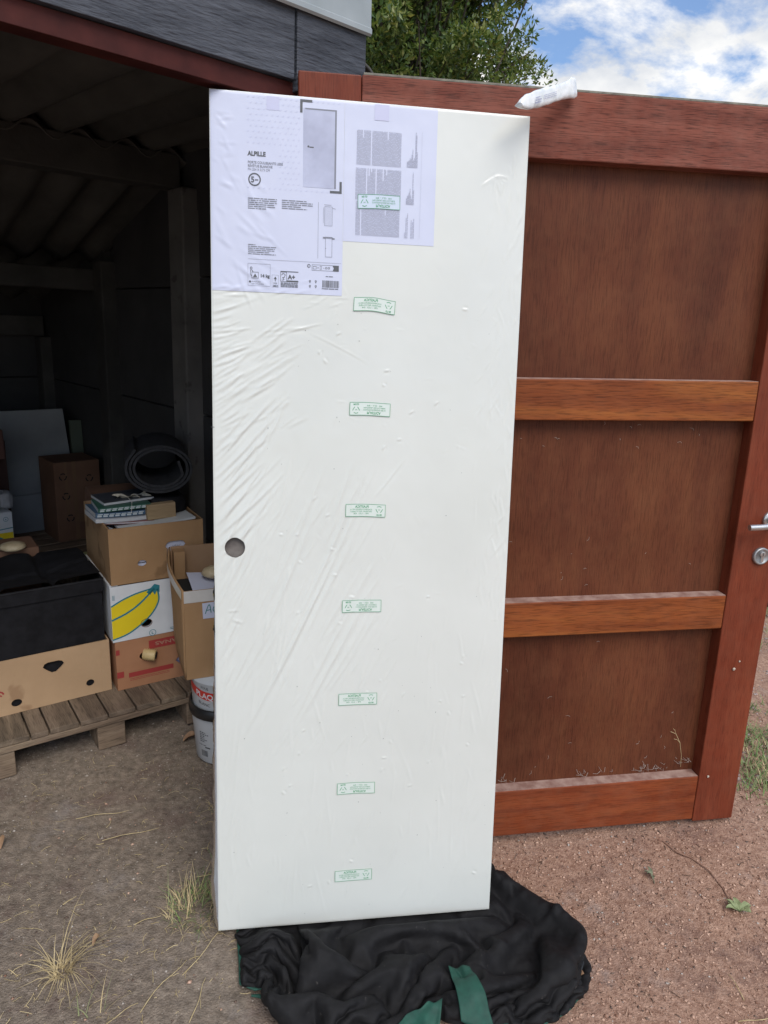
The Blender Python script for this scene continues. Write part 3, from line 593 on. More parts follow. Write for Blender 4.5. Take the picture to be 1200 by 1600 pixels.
for (u, v, fl, ti, wv, pl) in ((.3792, 1.8278, 1, 1.2, .0006, False), (.3741, 1.5973, 0, -3.0, .0018, True), (.3688, 1.3557, 1, -1.0, .0006, True), (.3632, 1.1102, 0, -.8, .0005, True), (.3587, .869, 1, .2, .0003, True),
                               (.3538, .6249, 0, .2, .0004, True), (.3536, .3813, 1, -.2, .0007, True), (.3515, .1336, 0, .3, .0002, True)): stamp(u, v, fl, ti, wv, pl)
# faint scuffs and specks on the film
k = Ink(); rg = np.random.RandomState(31)
for q in range(70): u, v, r = rg.uniform(.01, .72), rg.uniform(.02, 1.6), rg.uniform(.0004, .0011); k.ring(u, v, 0, r, 6)
k.rect(-.004, 1.305, .004, 1.3062); k.build('specks', M_INK, door, on(.0012))
# loose film bagging out on the left edge
fm = bpy.data.materials.new('clear film'); fm.use_nodes = True; n = fm.node_tree.nodes; l = fm.node_tree.links; n.clear()
o_ = n.new('ShaderNodeOutputMaterial'); tr = n.new('ShaderNodeBsdfTransparent'); tr.inputs[0].default_value = (.82, .84, .86, 1); gl = n.new('ShaderNodeBsdfGlossy'); gl.inputs['Roughness'].default_value = .12
df = n.new('ShaderNodeBsdfDiffuse'); df.inputs[0].default_value = (.6, .62, .66, 1); m1 = n.new('ShaderNodeMixShader'); m1.inputs[0].default_value = .38; l.new(tr.outputs[0], m1.inputs[1]); l.new(df.outputs[0], m1.inputs[2])
m2 = n.new('ShaderNodeMixShader'); fr = n.new('ShaderNodeFresnel'); fr.inputs[0].default_value = 1.5; l.new(fr.outputs[0], m2.inputs[0]); l.new(m1.outputs[0], m2.inputs[1]); l.new(gl.outputs[0], m2.inputs[2]); l.new(m2.outputs[0], o_.inputs[0])
vs = np.linspace(0, .95, 130); prof_ = []
rg = np.random.RandomState(2)
for v in vs:
    bg_ = np.interp(v, [0, .03, .08, .14, .22, .3, .45, .7, .95], [.002, .011, .016, .019, .012, .010, .009, .005, .001]); wv = .0018 * math.sin(v * 71) + .0012 * math.sin(v * 133 + 1) + rg.normal(0, .0004)
    prof_.append([(.001, -.0022, v), (-bg_ * .5, -.001 - bg_ * .2 + wv * .4, v), (-bg_ - wv, .008, v), (-bg_ * .9 + wv * .5, .024, v), (-.0005, .041, v)])
MB().grid(np.array(prof_)).build('loose_film', fm, door, smooth=True)

# wrapped tube wedged between the door and the gate
def tw(o, M): o.matrix_world = M
pA = Vector((.258, 1.735, 2.052)); pB = GM @ Vector((.655, -.018, 2.128))
axx = (pB - pA); Lp = axx.length; axx.normalize(); pz = Vector((0, 0, 1)); py = pz.cross(axx).normalized(); pz = axx.cross(py)
PM = Matrix(((axx.x, py.x, pz.x, pA.x), (axx.y, py.y, pz.y, pA.y), (axx.z, py.z, pz.z, pA.z), (0, 0, 0, 1)))
ring = []; nseg = 46; rg = np.random.RandomState(6)
for i in range(nseg):
    t = i / (nseg - 1); x = t * Lp
    rz_ = float(np.interp(t, [0, .03, .12, .25, .8, .86, .93, 1], [.004, .010, .015, .0165, .0165, .018, .021, .019])); ry_ = float(np.interp(t, [0, .05, .2, .8, .9, 1], [.010, .010, .008, .009, .008, .003]))
    ring.append([(x, ry_ * math.cos(a) * (1 + .12 * math.cos(3 * a + .6)), rz_ * math.sin(a) * (1 + .14 * math.cos(3 * a + .6) + .045 * math.sin(5 * a + x * 55) + .03 * math.sin(x * 160 + 2 * a))) for a in np.linspace(0, 2 * math.pi, 28, endpoint=False)])
M_PKT = mat('white plastic pouch', (.70, .74, .74), (.86, .88, .88), .22, 60, coat=.6, bump=.5, bscale=80, bdist=.003)
b = MB(); b.grid(np.array(ring), True); b.add(ring[0], [tuple(range(28))[::-1]]); b.add(ring[-1], [tuple(range(28))])
pk = b.build('plastic_pouch', M_PKT, smooth=True); tag(pk, 'slim crumpled white plastic pouch wedged between the door top and the gate', 'plastic pouch'); pk.matrix_world = PM
k = Ink()
for q in range(3): k.words(.085, .14, -.0015 + q * .0035 - .002, .003, rg)
k.words(.052, .075, .003, .005, rg); k.words(.050, .078, -.002, .006, rg); k.words(.048, .075, -.007, .006, rg)
k.build('pouch_print', M_INK3, pk, lambda x, z: (x, -math.sqrt(max(0, 1 - (z / .02) ** 2)) * .0095 - .0012, z))

# rest shape of the crumpled jacket, row by row, in half millimetres (each point relative to the one before)
JACKET = [
    [-600,2750,12,25,-9,0,24,-9,0,25,-6,0,25,9,0,24,9,0,16,-21,0,16,-21,0,15,-21,0,16,-22,0,16,-21,0,20,-17,0,20,-17,0,20,-17,0,19,-18,0,20,-17,0,21,-17,0,24,-9,0,25,-9,0,25,-9,0,24,-9,0,25,-9,0,25,-9,0,25,-9,0,25,4,0,25,8,0,25,7,0,25,8,0,26,7,0,25,8,0,25,7,0,25,9,0,25,10,0,24,9,0,25,9,0,24,10,0,24,11,0,24,12,0,23,12,0,24,11,0,23,12,0,25,-2,0,24,-10,0,25,-9,0,25,-7,0,26,-6,0,26,-5,0,25,-6,0,26,-5,0,26,-6,0,26,6,0,25,7,0,26,6,0,25,7,0,26,4,0,26,2,0,27,1,0,26,2,0,26,1,0,27,2,0,26,1,0,25,6,0,23,12,0,24,12,0,24,12,0,23,12,0,22,14,0,18,18,0,19,19,0,19,19,0,18,18,0,19,19,0],
    [-602,2760,12,18,-31,15,34,11,3,27,0,-16,20,-10,27,12,25,-28,8,-36,-4,27,-10,23,-2,-32,-20,30,-6,25,-6,-32,-16,14,-31,-5,19,-29,-2,24,-25,4,27,-24,0,30,-19,1,32,-15,6,34,4,11,33,9,3,19,23,-19,10,-32,13,36,-2,4,12,-32,-5,28,-21,-12,35,5,12,33,19,10,34,22,-3,20,30,-16,19,-33,11,36,6,-17,22,22,17,31,-9,-20,-7,32,20,38,-10,1,9,36,1,31,24,-5,21,10,-32,24,-7,34,40,4,2,36,20,0,14,33,-22,23,-16,22,34,-9,-5,7,-35,5,32,16,4,34,4,-10,34,-6,-15,-1,-26,29,34,-9,-2,28,21,-10,29,-24,7,30,18,4,13,29,-16,33,-3,9,35,9,-4,9,-32,9,39,0,-5,18,32,5,25,-25,3,32,0,-2,34,9,-4,20,28,0,32,-17,-6,32,15,-7,13,32,16,36,2,-5,3,36,-10,30,4,-9,-4,40,6,31,4,13,30,7,-17,4,34,-6],
    [-605,2770,12,19,-26,21,30,5,-19,32,-9,23,22,3,20,14,24,-31,11,-31,-6,-3,-32,10,27,-21,9,-5,-33,-10,19,-8,29,18,-28,-1,19,-31,0,19,-31,6,12,-33,-7,33,-14,5,36,-5,1,35,4,5,29,20,-10,27,21,-16,16,-32,12,31,-18,8,17,-32,-3,31,3,-19,28,-7,20,29,26,6,19,22,-29,37,13,15,30,-6,-22,26,-21,17,33,-1,-27,30,10,21,-8,28,20,33,16,-5,31,27,0,37,-1,-21,-13,39,-14,39,2,-1,37,6,21,39,16,9,22,29,-19,31,-20,-4,17,-12,29,12,-35,4,33,-11,-5,35,4,-9,21,30,-9,9,-28,27,32,-15,3,31,-7,-18,19,25,-19,27,13,25,36,4,-4,24,25,-11,20,-24,20,26,2,-23,31,0,-20,35,7,-2,13,-1,37,29,-10,12,32,16,-6,32,-13,-4,25,26,-15,17,24,-24,27,26,4,23,1,32,35,-3,-23,8,35,7,17,29,5,26,-4,-18,1,32,13,20,25,-22],
    [-607,2780,12,18,-22,33,28,8,-31,36,-11,4,17,4,35,26,19,-17,14,-28,-8,-16,-27,12,14,-26,15,-7,-34,-3,2,-35,6,18,-29,12,21,-28,11,20,-28,9,31,-18,5,35,-10,1,35,-7,-1,36,9,-3,29,20,-15,33,19,-15,27,-28,9,17,-34,13,30,-18,-3,24,12,-26,25,-10,22,19,31,-15,29,26,-13,39,14,-12,34,-19,17,25,-13,-25,28,-19,20,35,8,15,18,30,8,30,-8,-17,26,31,15,4,33,-20,9,38,-12,38,7,-19,30,8,30,41,15,11,37,8,-11,31,-4,-21,22,-25,11,8,-22,28,26,-23,11,35,2,-10,3,35,-13,33,-18,-6,29,-13,22,33,-10,-8,6,32,-25,35,6,-7,23,12,30,36,1,11,29,-5,-21,10,1,-35,34,8,-1,35,7,6,30,-10,19,24,-4,26,34,-8,17,14,15,-31,19,24,-27,26,25,3,29,9,17,22,14,-21,25,-7,25,40,18,6,29,6,-19,-26,37,-13,15,27,-11,29,24,0],
    [-609,2790,12,21,-16,36,35,-5,-13,30,4,-19,11,4,41,32,3,-4,20,-15,-18,-19,-25,15,-6,-26,16,1,-37,5,5,-34,12,8,-33,15,18,-29,12,28,-23,9,31,-18,4,33,-13,1,35,-9,-4,37,9,-5,31,21,-17,36,18,-14,34,-25,7,18,-33,13,33,-17,-4,13,17,-29,26,-10,27,33,16,-10,25,29,-13,40,8,-6,41,1,-17,29,-16,-24,9,-15,37,29,-5,25,41,4,-5,35,12,-10,30,19,-17,1,46,2,0,43,-4,27,19,-31,40,-4,5,30,29,19,42,11,5,30,-23,0,32,-17,-6,13,-22,24,15,-24,24,36,-3,-7,7,35,-15,30,-5,-21,30,-12,21,35,-12,0,5,32,-24,30,14,-19,36,-3,11,31,9,21,16,-5,-33,19,-27,15,34,12,0,26,25,-1,37,0,1,30,-9,10,32,-4,22,32,-12,-24,0,36,3,22,31,4,23,20,-21,33,7,6,41,2,7,39,-6,8,-16,24,-15,25,14,-28,-2,41,6,19,26,-11],
    [-612,2800,12,16,-12,36,34,-7,-26,35,8,-3,14,5,38,34,4,-11,35,-13,-2,-16,-34,3,-7,-23,23,-13,-32,17,-1,-35,14,7,-35,16,11,-32,13,28,-23,9,33,-16,3,32,-15,1,36,-9,-3,39,7,-4,33,19,-17,36,19,-14,37,-22,6,25,-32,12,34,-16,-3,5,24,-32,35,-7,7,34,-1,18,29,26,-14,38,-13,-9,41,-4,-18,18,26,-34,14,-13,38,34,-1,17,36,-2,5,40,8,-5,32,19,-17,12,36,-24,-7,46,16,21,29,-33,38,-7,-18,39,11,14,34,23,3,29,-9,24,19,-30,14,29,-16,13,14,-22,25,35,-13,1,15,29,-19,19,14,-28,33,-12,-5,28,-12,27,28,17,-20,25,21,-20,35,0,-18,28,13,22,28,-22,-15,1,-18,32,35,-2,5,26,29,2,32,12,-3,34,4,-9,25,-18,-14,20,-9,32,38,16,-10,25,29,-7,13,33,0,38,-22,5,40,7,7,-3,35,-13,29,1,-21,5,35,-6,18,22,-21,-1,39,-2],
    [-614,2810,12,17,-6,29,18,-16,-27,33,5,7,32,20,15,20,-19,-3,39,-4,-7,14,-32,4,-7,-22,34,-8,-30,18,-4,-31,18,5,-32,16,3,-29,20,9,-28,20,33,-18,4,34,-13,0,37,-7,-5,40,4,-1,38,12,-12,34,21,-15,34,-25,7,33,-23,7,37,-15,-3,13,19,-32,31,7,-16,23,-1,32,41,2,2,39,-2,-16,39,3,-22,10,30,-36,27,-31,5,31,12,22,31,8,17,38,5,7,28,18,-24,30,26,-18,-7,45,16,17,34,-29,34,-4,-32,43,-9,-1,37,3,22,31,19,10,6,-17,36,19,-21,22,26,-19,18,35,-14,3,29,6,-21,9,31,-21,30,-1,-22,25,-10,32,37,6,-11,33,3,-19,11,28,-28,36,-10,-14,15,-6,37,20,-14,24,28,-16,19,36,8,-4,30,20,0,33,-10,-12,18,26,-19,28,-7,25,41,4,-2,34,13,-15,4,41,10,25,4,-21,29,12,20,30,-3,-21,20,25,-12,1,33,-16,18,21,-21,-8,35,0],
    [-616,2820,12,19,-1,27,19,-17,-25,25,-7,29,31,13,16,27,5,-30,20,-17,-18,22,-36,1,6,-28,26,6,-21,24,-13,-32,12,1,-33,16,7,-29,20,17,-15,29,21,-10,26,32,-13,4,36,-9,-1,39,2,0,42,3,-4,34,17,-14,33,-24,6,38,-13,1,36,-14,-4,25,-2,-27,10,29,-23,37,-6,-3,35,12,15,43,-3,-2,40,-1,-15,19,22,-37,22,-28,-22,33,10,21,31,9,18,26,18,23,35,12,-11,36,17,-17,1,48,6,14,31,-29,30,6,-36,41,-13,-4,38,-17,4,25,-3,26,19,14,33,11,-8,33,23,-18,23,33,-16,9,33,-1,-16,11,29,-22,21,13,-31,32,-21,-2,35,17,12,37,-1,-7,19,19,-27,35,-9,-17,12,-1,37,17,-9,29,26,-15,21,35,-9,8,36,3,-3,20,26,-19,23,24,-18,34,-3,13,34,8,-11,33,-7,19,25,16,-15,-7,43,-17,27,4,-20,31,16,-3,25,25,4,4,25,-21,30,13,-8,-17,32,-12],
    [-618,2830,12,19,5,25,23,-17,-24,29,-9,18,23,15,27,37,2,-13,23,-13,-26,18,-28,-12,8,-39,6,0,-30,21,1,-30,19,5,-29,20,6,-26,24,6,-33,13,22,-10,26,26,15,17,33,-4,13,39,1,2,39,3,0,41,5,4,36,-17,-9,36,-13,-4,36,-12,-4,34,-12,-13,9,28,-22,27,3,-27,39,2,0,40,7,10,42,2,-7,37,-3,-24,8,-8,-42,35,6,15,26,14,23,17,21,27,38,15,-10,40,1,10,18,31,-25,15,41,-16,24,17,-35,42,-12,0,38,-19,0,26,-26,11,16,6,36,15,16,29,17,-4,33,29,-15,17,36,-10,-6,22,9,-30,11,31,-18,22,-5,-33,40,6,-5,34,13,16,33,-15,-5,31,14,-20,24,-24,14,14,10,34,16,-4,31,30,-10,18,37,0,-2,20,23,-17,29,16,-15,33,12,-9,35,5,-1,36,-9,20,15,26,-17,2,31,-29,30,6,-15,2,25,-19,19,26,18,38,4,-7,-7,27,-18,6,24,-18],
    [-621,2840,12,18,-14,41,34,-7,-15,31,3,-19,20,15,28,32,-18,19,28,4,-28,23,-22,-15,14,-30,-12,0,-38,3,4,-29,21,7,-26,25,4,-33,16,-1,-35,10,16,-25,20,29,4,20,30,16,10,36,11,7,38,7,5,39,1,1,38,-10,-1,35,-14,-4,35,-10,2,37,-12,3,28,13,-18,13,17,-34,36,1,-13,40,6,4,41,6,1,26,-6,-33,24,-8,-34,33,7,16,25,15,23,14,21,30,39,5,12,38,11,0,32,18,-20,24,26,-24,16,33,-23,40,-12,-3,38,-11,-6,26,-30,-8,21,-6,32,16,4,34,13,16,30,23,-3,29,36,-12,3,31,-3,-22,16,24,-23,16,10,-34,28,13,-23,38,-5,-4,28,10,26,33,-11,7,37,-10,-10,25,-11,24,6,18,34,18,-4,31,36,-5,7,33,2,-15,31,4,-16,34,6,-15,17,33,12,17,6,-30,27,26,-10,30,17,1,-12,19,-35,10,29,-13,29,11,-14,16,22,25,37,5,-7,-12,31,-31],
    [-623,2850,12,15,-7,39,37,-7,-11,34,0,-19,34,9,13,14,-9,41,28,-20,-12,27,-14,-12,17,-26,-9,18,-23,-18,3,-34,-8,-2,-34,13,1,-34,16,7,-33,13,14,-26,19,25,-14,21,32,8,15,33,19,2,32,19,4,37,8,4,36,-12,-1,34,-13,-2,31,-19,1,34,9,10,32,19,-1,33,7,-16,24,11,-28,39,6,4,36,1,-18,15,-14,-35,40,-3,5,35,16,-7,28,13,20,18,18,28,29,8,25,38,10,2,32,19,-15,29,21,-19,23,27,-21,37,-17,1,40,-10,-6,17,-11,-34,28,-11,24,22,-5,30,19,5,31,13,15,31,34,-7,14,35,-8,-13,27,2,-23,15,17,-29,25,17,-23,30,9,-23,35,-7,10,31,5,22,33,-9,10,33,-14,10,12,10,33,2,11,36,35,-3,10,36,-4,-7,36,-4,-10,33,8,-11,32,17,-16,-16,33,-16,35,15,4,4,26,-25,24,16,-16,13,26,-17,-4,21,-24,29,18,1,36,8,21,-6,18,-38],
    [-625,2860,12,12,0,42,39,-8,-7,35,-1,-14,34,10,8,22,-7,38,26,-22,-4,27,-22,-3,21,-24,-9,15,-27,-10,17,-22,-19,6,-35,-9,-2,-36,2,0,-35,7,13,-28,17,20,-26,16,30,-6,20,33,18,3,28,24,1,29,23,3,35,-11,1,34,-15,0,33,-16,1,34,7,9,25,25,1,33,19,-3,35,13,-8,35,4,-17,32,-4,-21,26,-8,-30,31,-4,27,37,15,-7,34,15,0,29,8,22,12,18,33,33,13,14,35,16,-7,33,16,-10,28,23,-18,38,-15,1,24,3,-33,19,-10,-33,34,-12,15,28,-8,23,26,-2,26,20,5,30,20,12,29,35,-7,-7,34,-6,-9,24,3,-24,28,13,-20,25,16,-20,29,7,-25,35,-10,8,34,-4,14,26,1,24,9,10,34,2,11,34,32,-1,17,37,-4,-3,36,-3,-4,37,1,-1,30,18,-13,-24,29,-16,17,21,-25,20,29,-10,9,12,-30,17,28,4,24,15,-16,10,26,-15,30,11,16,3,4,-40],
    [-628,2870,12,28,-9,22,20,-7,31,39,-2,-13,31,23,0,30,-2,26,26,-23,-8,27,-21,-6,27,-22,-4,21,-26,-1,11,-31,-1,9,-33,-9,8,-34,-9,-2,-31,-17,10,-32,9,12,-31,6,22,-23,16,34,19,6,28,24,2,23,28,5,35,-10,1,34,-13,2,34,-11,2,36,2,8,30,20,0,27,27,-3,31,20,-2,34,-1,-18,32,0,-22,40,3,-6,21,-5,34,39,5,8,30,24,-14,37,10,4,22,11,27,13,21,30,35,15,3,36,13,-3,36,11,-8,29,8,-26,17,1,-37,24,-8,-29,36,-11,10,31,-8,19,28,-3,23,27,0,24,14,12,32,35,-7,-2,34,-5,-4,36,-7,-7,32,7,-16,30,11,-20,23,16,-25,32,-1,-17,35,-7,11,23,5,27,3,12,34,4,11,34,30,1,20,36,-3,3,36,-3,1,37,2,5,32,14,-13,-15,30,-19,-4,27,-26,6,23,-29,16,17,-26,22,19,-15,22,18,22,25,21,-1,26,17,-10,1,-6,-41],
    [-630,2880,12,23,-5,32,33,-5,12,30,-16,16,26,31,-7,37,7,1,21,-27,-13,25,-26,-8,21,-27,-3,23,-22,-2,24,-24,-2,19,-29,1,12,-33,-3,1,-32,-17,13,-31,7,-5,-25,23,16,-23,19,22,11,-27,36,9,-6,24,26,6,34,-13,2,36,-8,2,36,-5,4,37,-1,7,33,16,-2,32,21,-3,30,23,-3,30,22,-1,32,-1,-22,37,5,14,27,-5,32,36,-2,18,28,26,-14,32,16,-14,32,10,15,5,23,34,32,16,12,36,13,-4,36,11,-7,24,8,-31,19,4,-34,26,-7,-28,35,-9,12,24,-12,26,23,-9,28,36,4,-1,24,9,26,36,-7,1,35,-5,-3,36,-2,2,36,6,-9,35,7,-11,32,6,-18,25,9,-26,35,-5,-9,19,7,31,2,13,33,4,11,34,29,3,22,35,-3,8,35,-3,8,36,1,10,23,18,-25,23,7,-30,-8,34,-16,-6,34,-13,0,22,-28,9,18,-27,32,-2,-14,12,29,10,25,24,7,16,-15,-34],
    [-633,2889,12,34,-8,15,23,3,32,25,-16,23,36,8,4,35,17,-1,23,-12,-28,21,-24,-18,19,-28,-11,17,-29,-7,21,-25,-1,24,-27,-3,17,-28,-1,19,-29,-2,9,-29,19,-11,-21,24,4,-25,24,30,7,-21,21,14,-26,31,5,-18,36,-8,4,36,-3,4,37,-4,4,37,-4,4,32,18,0,29,23,-2,30,23,-2,31,25,-2,37,3,13,38,6,13,34,-3,21,32,-5,28,36,13,-4,15,28,-25,35,11,-6,21,15,26,16,27,23,35,15,3,37,10,-6,19,6,-36,23,7,-29,23,-6,-28,32,-9,18,21,-12,28,26,-7,25,33,1,-16,36,-7,8,37,-1,7,34,-14,-7,37,2,1,34,17,-3,36,11,-5,35,8,-7,35,4,-13,29,-2,-25,22,8,30,0,15,33,5,12,34,27,4,23,35,-3,10,36,-5,9,36,1,9,38,6,-10,22,13,-32,0,28,-25,-7,35,-11,-7,27,-21,3,20,-25,12,8,-30,30,2,-11,32,-10,21,-5,29,-22],
    [-635,2899,12,39,-2,12,32,-5,19,22,-8,34,26,0,23,42,4,5,23,-4,-29,22,-16,-22,21,-21,-18,18,-26,-14,18,-27,-7,22,-25,-1,20,-28,0,22,-29,3,6,-27,22,-15,-21,23,-2,-24,26,36,-2,-8,18,15,-28,26,10,-24,35,-3,-11,38,-5,-2,37,-5,3,30,-4,21,33,15,6,30,24,-2,30,21,2,35,17,4,37,10,9,39,5,12,37,1,17,33,-2,25,37,10,0,16,27,-23,26,15,-23,35,7,9,12,30,22,30,18,11,37,14,0,29,2,-24,15,9,-36,19,-4,-30,26,-9,25,24,-9,26,27,-7,24,35,-1,-15,35,-11,-11,36,-18,-4,38,-6,-4,39,-1,-1,36,13,-6,34,15,-3,33,15,-3,37,11,-5,35,1,-16,22,9,28,-2,16,34,6,13,33,27,5,24,35,-4,9,37,-7,1,34,4,17,39,5,0,32,6,-22,8,24,-31,-4,30,-22,-11,31,-9,10,12,-28,-9,23,-25,30,5,-7,34,-10,10,-18,20,-25],
    [-638,2909,12,35,0,21,37,0,11,31,-9,20,20,4,35,35,7,7,29,-20,-5,17,-25,-20,20,-20,-20,24,-16,-15,17,-26,-9,22,-24,-3,24,-24,-2,25,-24,-7,7,-26,20,-17,-20,23,-7,-23,26,35,-9,3,25,10,-24,23,14,-26,31,4,-20,36,-2,-11,37,-4,0,28,-4,24,30,8,20,34,16,5,34,16,4,34,16,6,36,13,7,38,10,9,38,7,12,34,1,20,37,12,-2,29,18,-15,13,23,-28,32,5,-17,32,10,13,20,31,10,27,22,12,36,7,-13,24,3,-29,11,-2,-35,31,-13,12,20,-4,31,26,-5,25,35,-9,10,36,-13,-9,32,-8,-24,37,-8,-17,38,-5,-9,37,8,-9,35,12,-6,34,13,-4,35,15,-3,37,15,2,23,10,29,0,17,34,7,14,33,27,5,22,36,-5,7,37,-9,-2,36,3,15,36,9,15,37,4,-13,17,18,-30,2,25,-27,-13,31,-7,-10,21,-21,-3,21,-24,30,0,-6,30,-1,-10,-25,10,-21],
    [-641,2919,12,23,-17,34,40,3,13,34,11,11,34,6,12,28,10,22,28,-17,-2,23,-25,-9,20,-28,-12,19,-25,-11,21,-20,-13,25,-21,-9,25,-22,-9,25,-22,-11,5,-23,24,-17,-21,23,-10,-21,24,31,-14,13,31,4,-20,26,12,-24,28,10,-23,33,4,-19,35,-2,-12,33,-5,16,24,10,27,30,13,19,34,10,12,36,11,9,36,11,8,37,11,9,38,11,10,36,11,3,35,13,-3,34,16,-6,28,16,-20,16,16,-30,35,5,-11,33,16,3,12,33,17,35,12,-1,31,4,-22,13,-3,-34,31,-15,2,20,-4,30,26,-4,26,32,-7,18,37,-14,-1,36,-11,-17,31,-2,-26,34,-5,-20,36,9,-11,34,11,-6,34,14,-1,35,15,2,36,15,0,29,11,23,1,16,35,11,14,32,29,5,21,35,-5,4,37,-9,-4,37,2,14,31,13,22,39,4,2,25,14,-25,7,23,-30,-5,23,-24,-19,26,-3,-8,22,-20,32,-1,-7,19,2,-21,-31,4,-23],
    [-644,2929,12,17,-17,45,37,-8,18,41,0,15,28,33,-2,34,10,-4,29,-8,9,18,-25,-14,24,-24,-8,25,-25,-5,23,-25,-7,25,-23,-10,25,-22,-10,26,-22,-8,4,-22,26,-17,-20,23,-12,-22,25,28,-15,18,35,-3,-12,29,10,-23,28,11,-23,30,9,-21,32,3,-19,36,-4,-4,32,3,17,22,18,23,31,13,19,31,12,16,35,10,13,37,12,9,38,11,6,36,13,0,35,14,-4,32,17,-7,32,17,-12,29,12,-20,23,7,-29,34,8,-12,17,30,17,30,18,10,36,6,-13,21,-7,-28,29,-15,-11,25,-11,22,23,0,28,30,-4,21,35,-11,12,37,-13,-10,32,-3,-22,28,1,-26,32,11,-18,34,11,-5,34,13,6,35,15,1,35,15,-9,32,11,17,7,15,33,14,14,31,29,5,20,36,-6,3,36,-8,-3,37,2,13,28,14,24,35,6,15,33,12,-16,13,20,-30,-1,20,-28,-18,25,-4,-15,25,-15,14,1,-27,23,1,-22,-32,-3,-14],
    [-646,2939,12,17,-6,45,37,-10,20,36,-9,24,39,17,7,29,28,-9,24,2,-15,19,-23,-14,21,-24,-11,23,-26,-9,25,-27,-6,28,-24,-8,29,-22,-7,30,-21,4,2,-22,28,-18,-19,24,-10,-21,26,25,-16,21,36,-8,-3,33,5,-20,29,11,-22,29,10,-22,30,7,-21,32,3,-17,37,1,-3,34,0,16,32,7,17,25,23,17,27,21,16,30,17,17,35,14,6,35,13,0,34,15,-6,32,14,-12,31,16,-13,32,15,-12,30,8,-20,30,2,-24,32,19,7,19,27,20,35,10,-1,33,-14,-12,23,-8,-26,30,-15,10,27,-9,21,28,0,24,32,-5,18,36,-10,8,34,-5,-13,26,3,-25,27,16,-22,31,13,-14,34,12,-1,34,15,0,34,13,-4,34,11,10,17,13,29,14,14,30,31,4,18,36,-5,3,36,-6,0,35,3,14,31,10,19,24,12,29,36,11,-7,20,18,-27,7,15,-31,-12,19,-21,-15,25,-14,-10,12,-26,19,-1,-24,-31,-10,-6],
    [-649,2949,12,28,-15,28,29,7,33,29,-9,31,38,12,12,38,13,-3,26,4,-8,23,-6,-15,19,-15,-24,19,-24,-17,21,-30,-12,29,-27,-10,31,-24,-3,31,-20,10,2,-21,31,-18,-19,23,-10,-20,27,23,-16,23,35,-12,6,35,0,-14,32,8,-21,29,9,-22,30,9,-20,31,6,-18,35,6,-9,37,4,-5,36,-7,-1,28,20,16,24,24,16,20,26,19,29,19,12,34,16,0,32,9,-13,32,8,-17,33,11,-14,31,18,-8,32,15,-10,33,5,-19,34,16,3,31,18,11,28,20,14,34,-9,-2,24,-9,-24,32,-15,0,31,-16,9,29,-12,18,28,6,23,29,-2,21,34,-4,3,30,2,-18,26,17,-20,27,17,-18,31,15,-11,34,13,-6,33,12,-4,35,10,4,25,11,23,19,13,27,31,5,18,36,-5,4,36,-3,5,32,4,17,26,11,25,22,12,28,37,10,3,25,16,-23,13,12,-29,0,11,-30,-9,15,-26,-9,14,-24,-18,15,-21,-28,-18,-4],
    [-652,2958,12,39,-28,10,30,11,32,27,4,36,24,18,15,40,-4,12,25,-10,6,26,-4,-11,26,-2,-20,22,-6,-27,20,-25,-25,22,-30,-17,32,-24,-3,32,-20,16,3,-22,32,-21,-19,23,-9,-19,27,23,-15,24,32,-14,13,37,-6,-5,33,5,-19,32,7,-21,31,6,-19,31,5,-18,35,6,-8,36,3,-4,29,13,-21,34,10,-11,23,23,16,16,28,19,24,24,15,33,17,-1,30,4,-19,32,4,-19,33,8,-14,31,19,-5,33,17,-7,34,14,10,34,16,-5,35,16,1,33,14,4,31,0,18,31,-8,-19,33,-14,-1,32,-16,1,31,-19,3,30,-1,21,21,7,28,27,1,19,34,2,-6,30,15,-13,26,18,-17,29,18,-14,30,15,-13,32,12,-11,34,8,-4,32,9,13,25,12,24,31,6,17,36,-2,6,35,0,11,29,5,22,22,11,28,22,11,28,34,10,9,29,15,-19,3,10,-32,-15,-2,-28,4,23,-21,0,15,-26,-28,-6,-7,-21,-3,-29],
    [-655,2968,12,39,-19,12,43,-14,13,29,9,37,23,27,22,24,8,2,30,-16,19,25,-16,13,24,-11,-13,27,1,-24,19,-21,-27,28,-21,-22,28,-16,-29,29,-18,22,4,-22,33,-22,-19,24,-10,-19,27,30,-17,12,30,-12,17,30,-12,17,34,5,-18,34,4,-18,33,5,-19,33,3,-17,34,9,-9,31,13,-16,28,12,-20,24,8,-28,29,20,6,20,27,17,19,27,17,33,19,1,28,2,-23,32,6,-18,33,13,8,30,16,-14,35,17,0,35,13,11,36,15,-1,34,15,4,34,13,7,35,4,4,34,-16,2,33,-16,2,33,-14,1,33,-15,1,32,2,-15,23,4,26,15,7,30,33,3,6,35,12,-3,32,14,-10,29,16,-12,27,19,-16,28,16,-16,31,11,-15,36,8,-3,31,9,18,33,8,16,36,1,10,32,4,19,25,6,25,19,10,30,21,9,29,34,11,12,28,15,-20,-19,-6,-27,-15,-3,-27,1,18,-25,3,18,-24,-1,5,-29,-28,-10,-14],
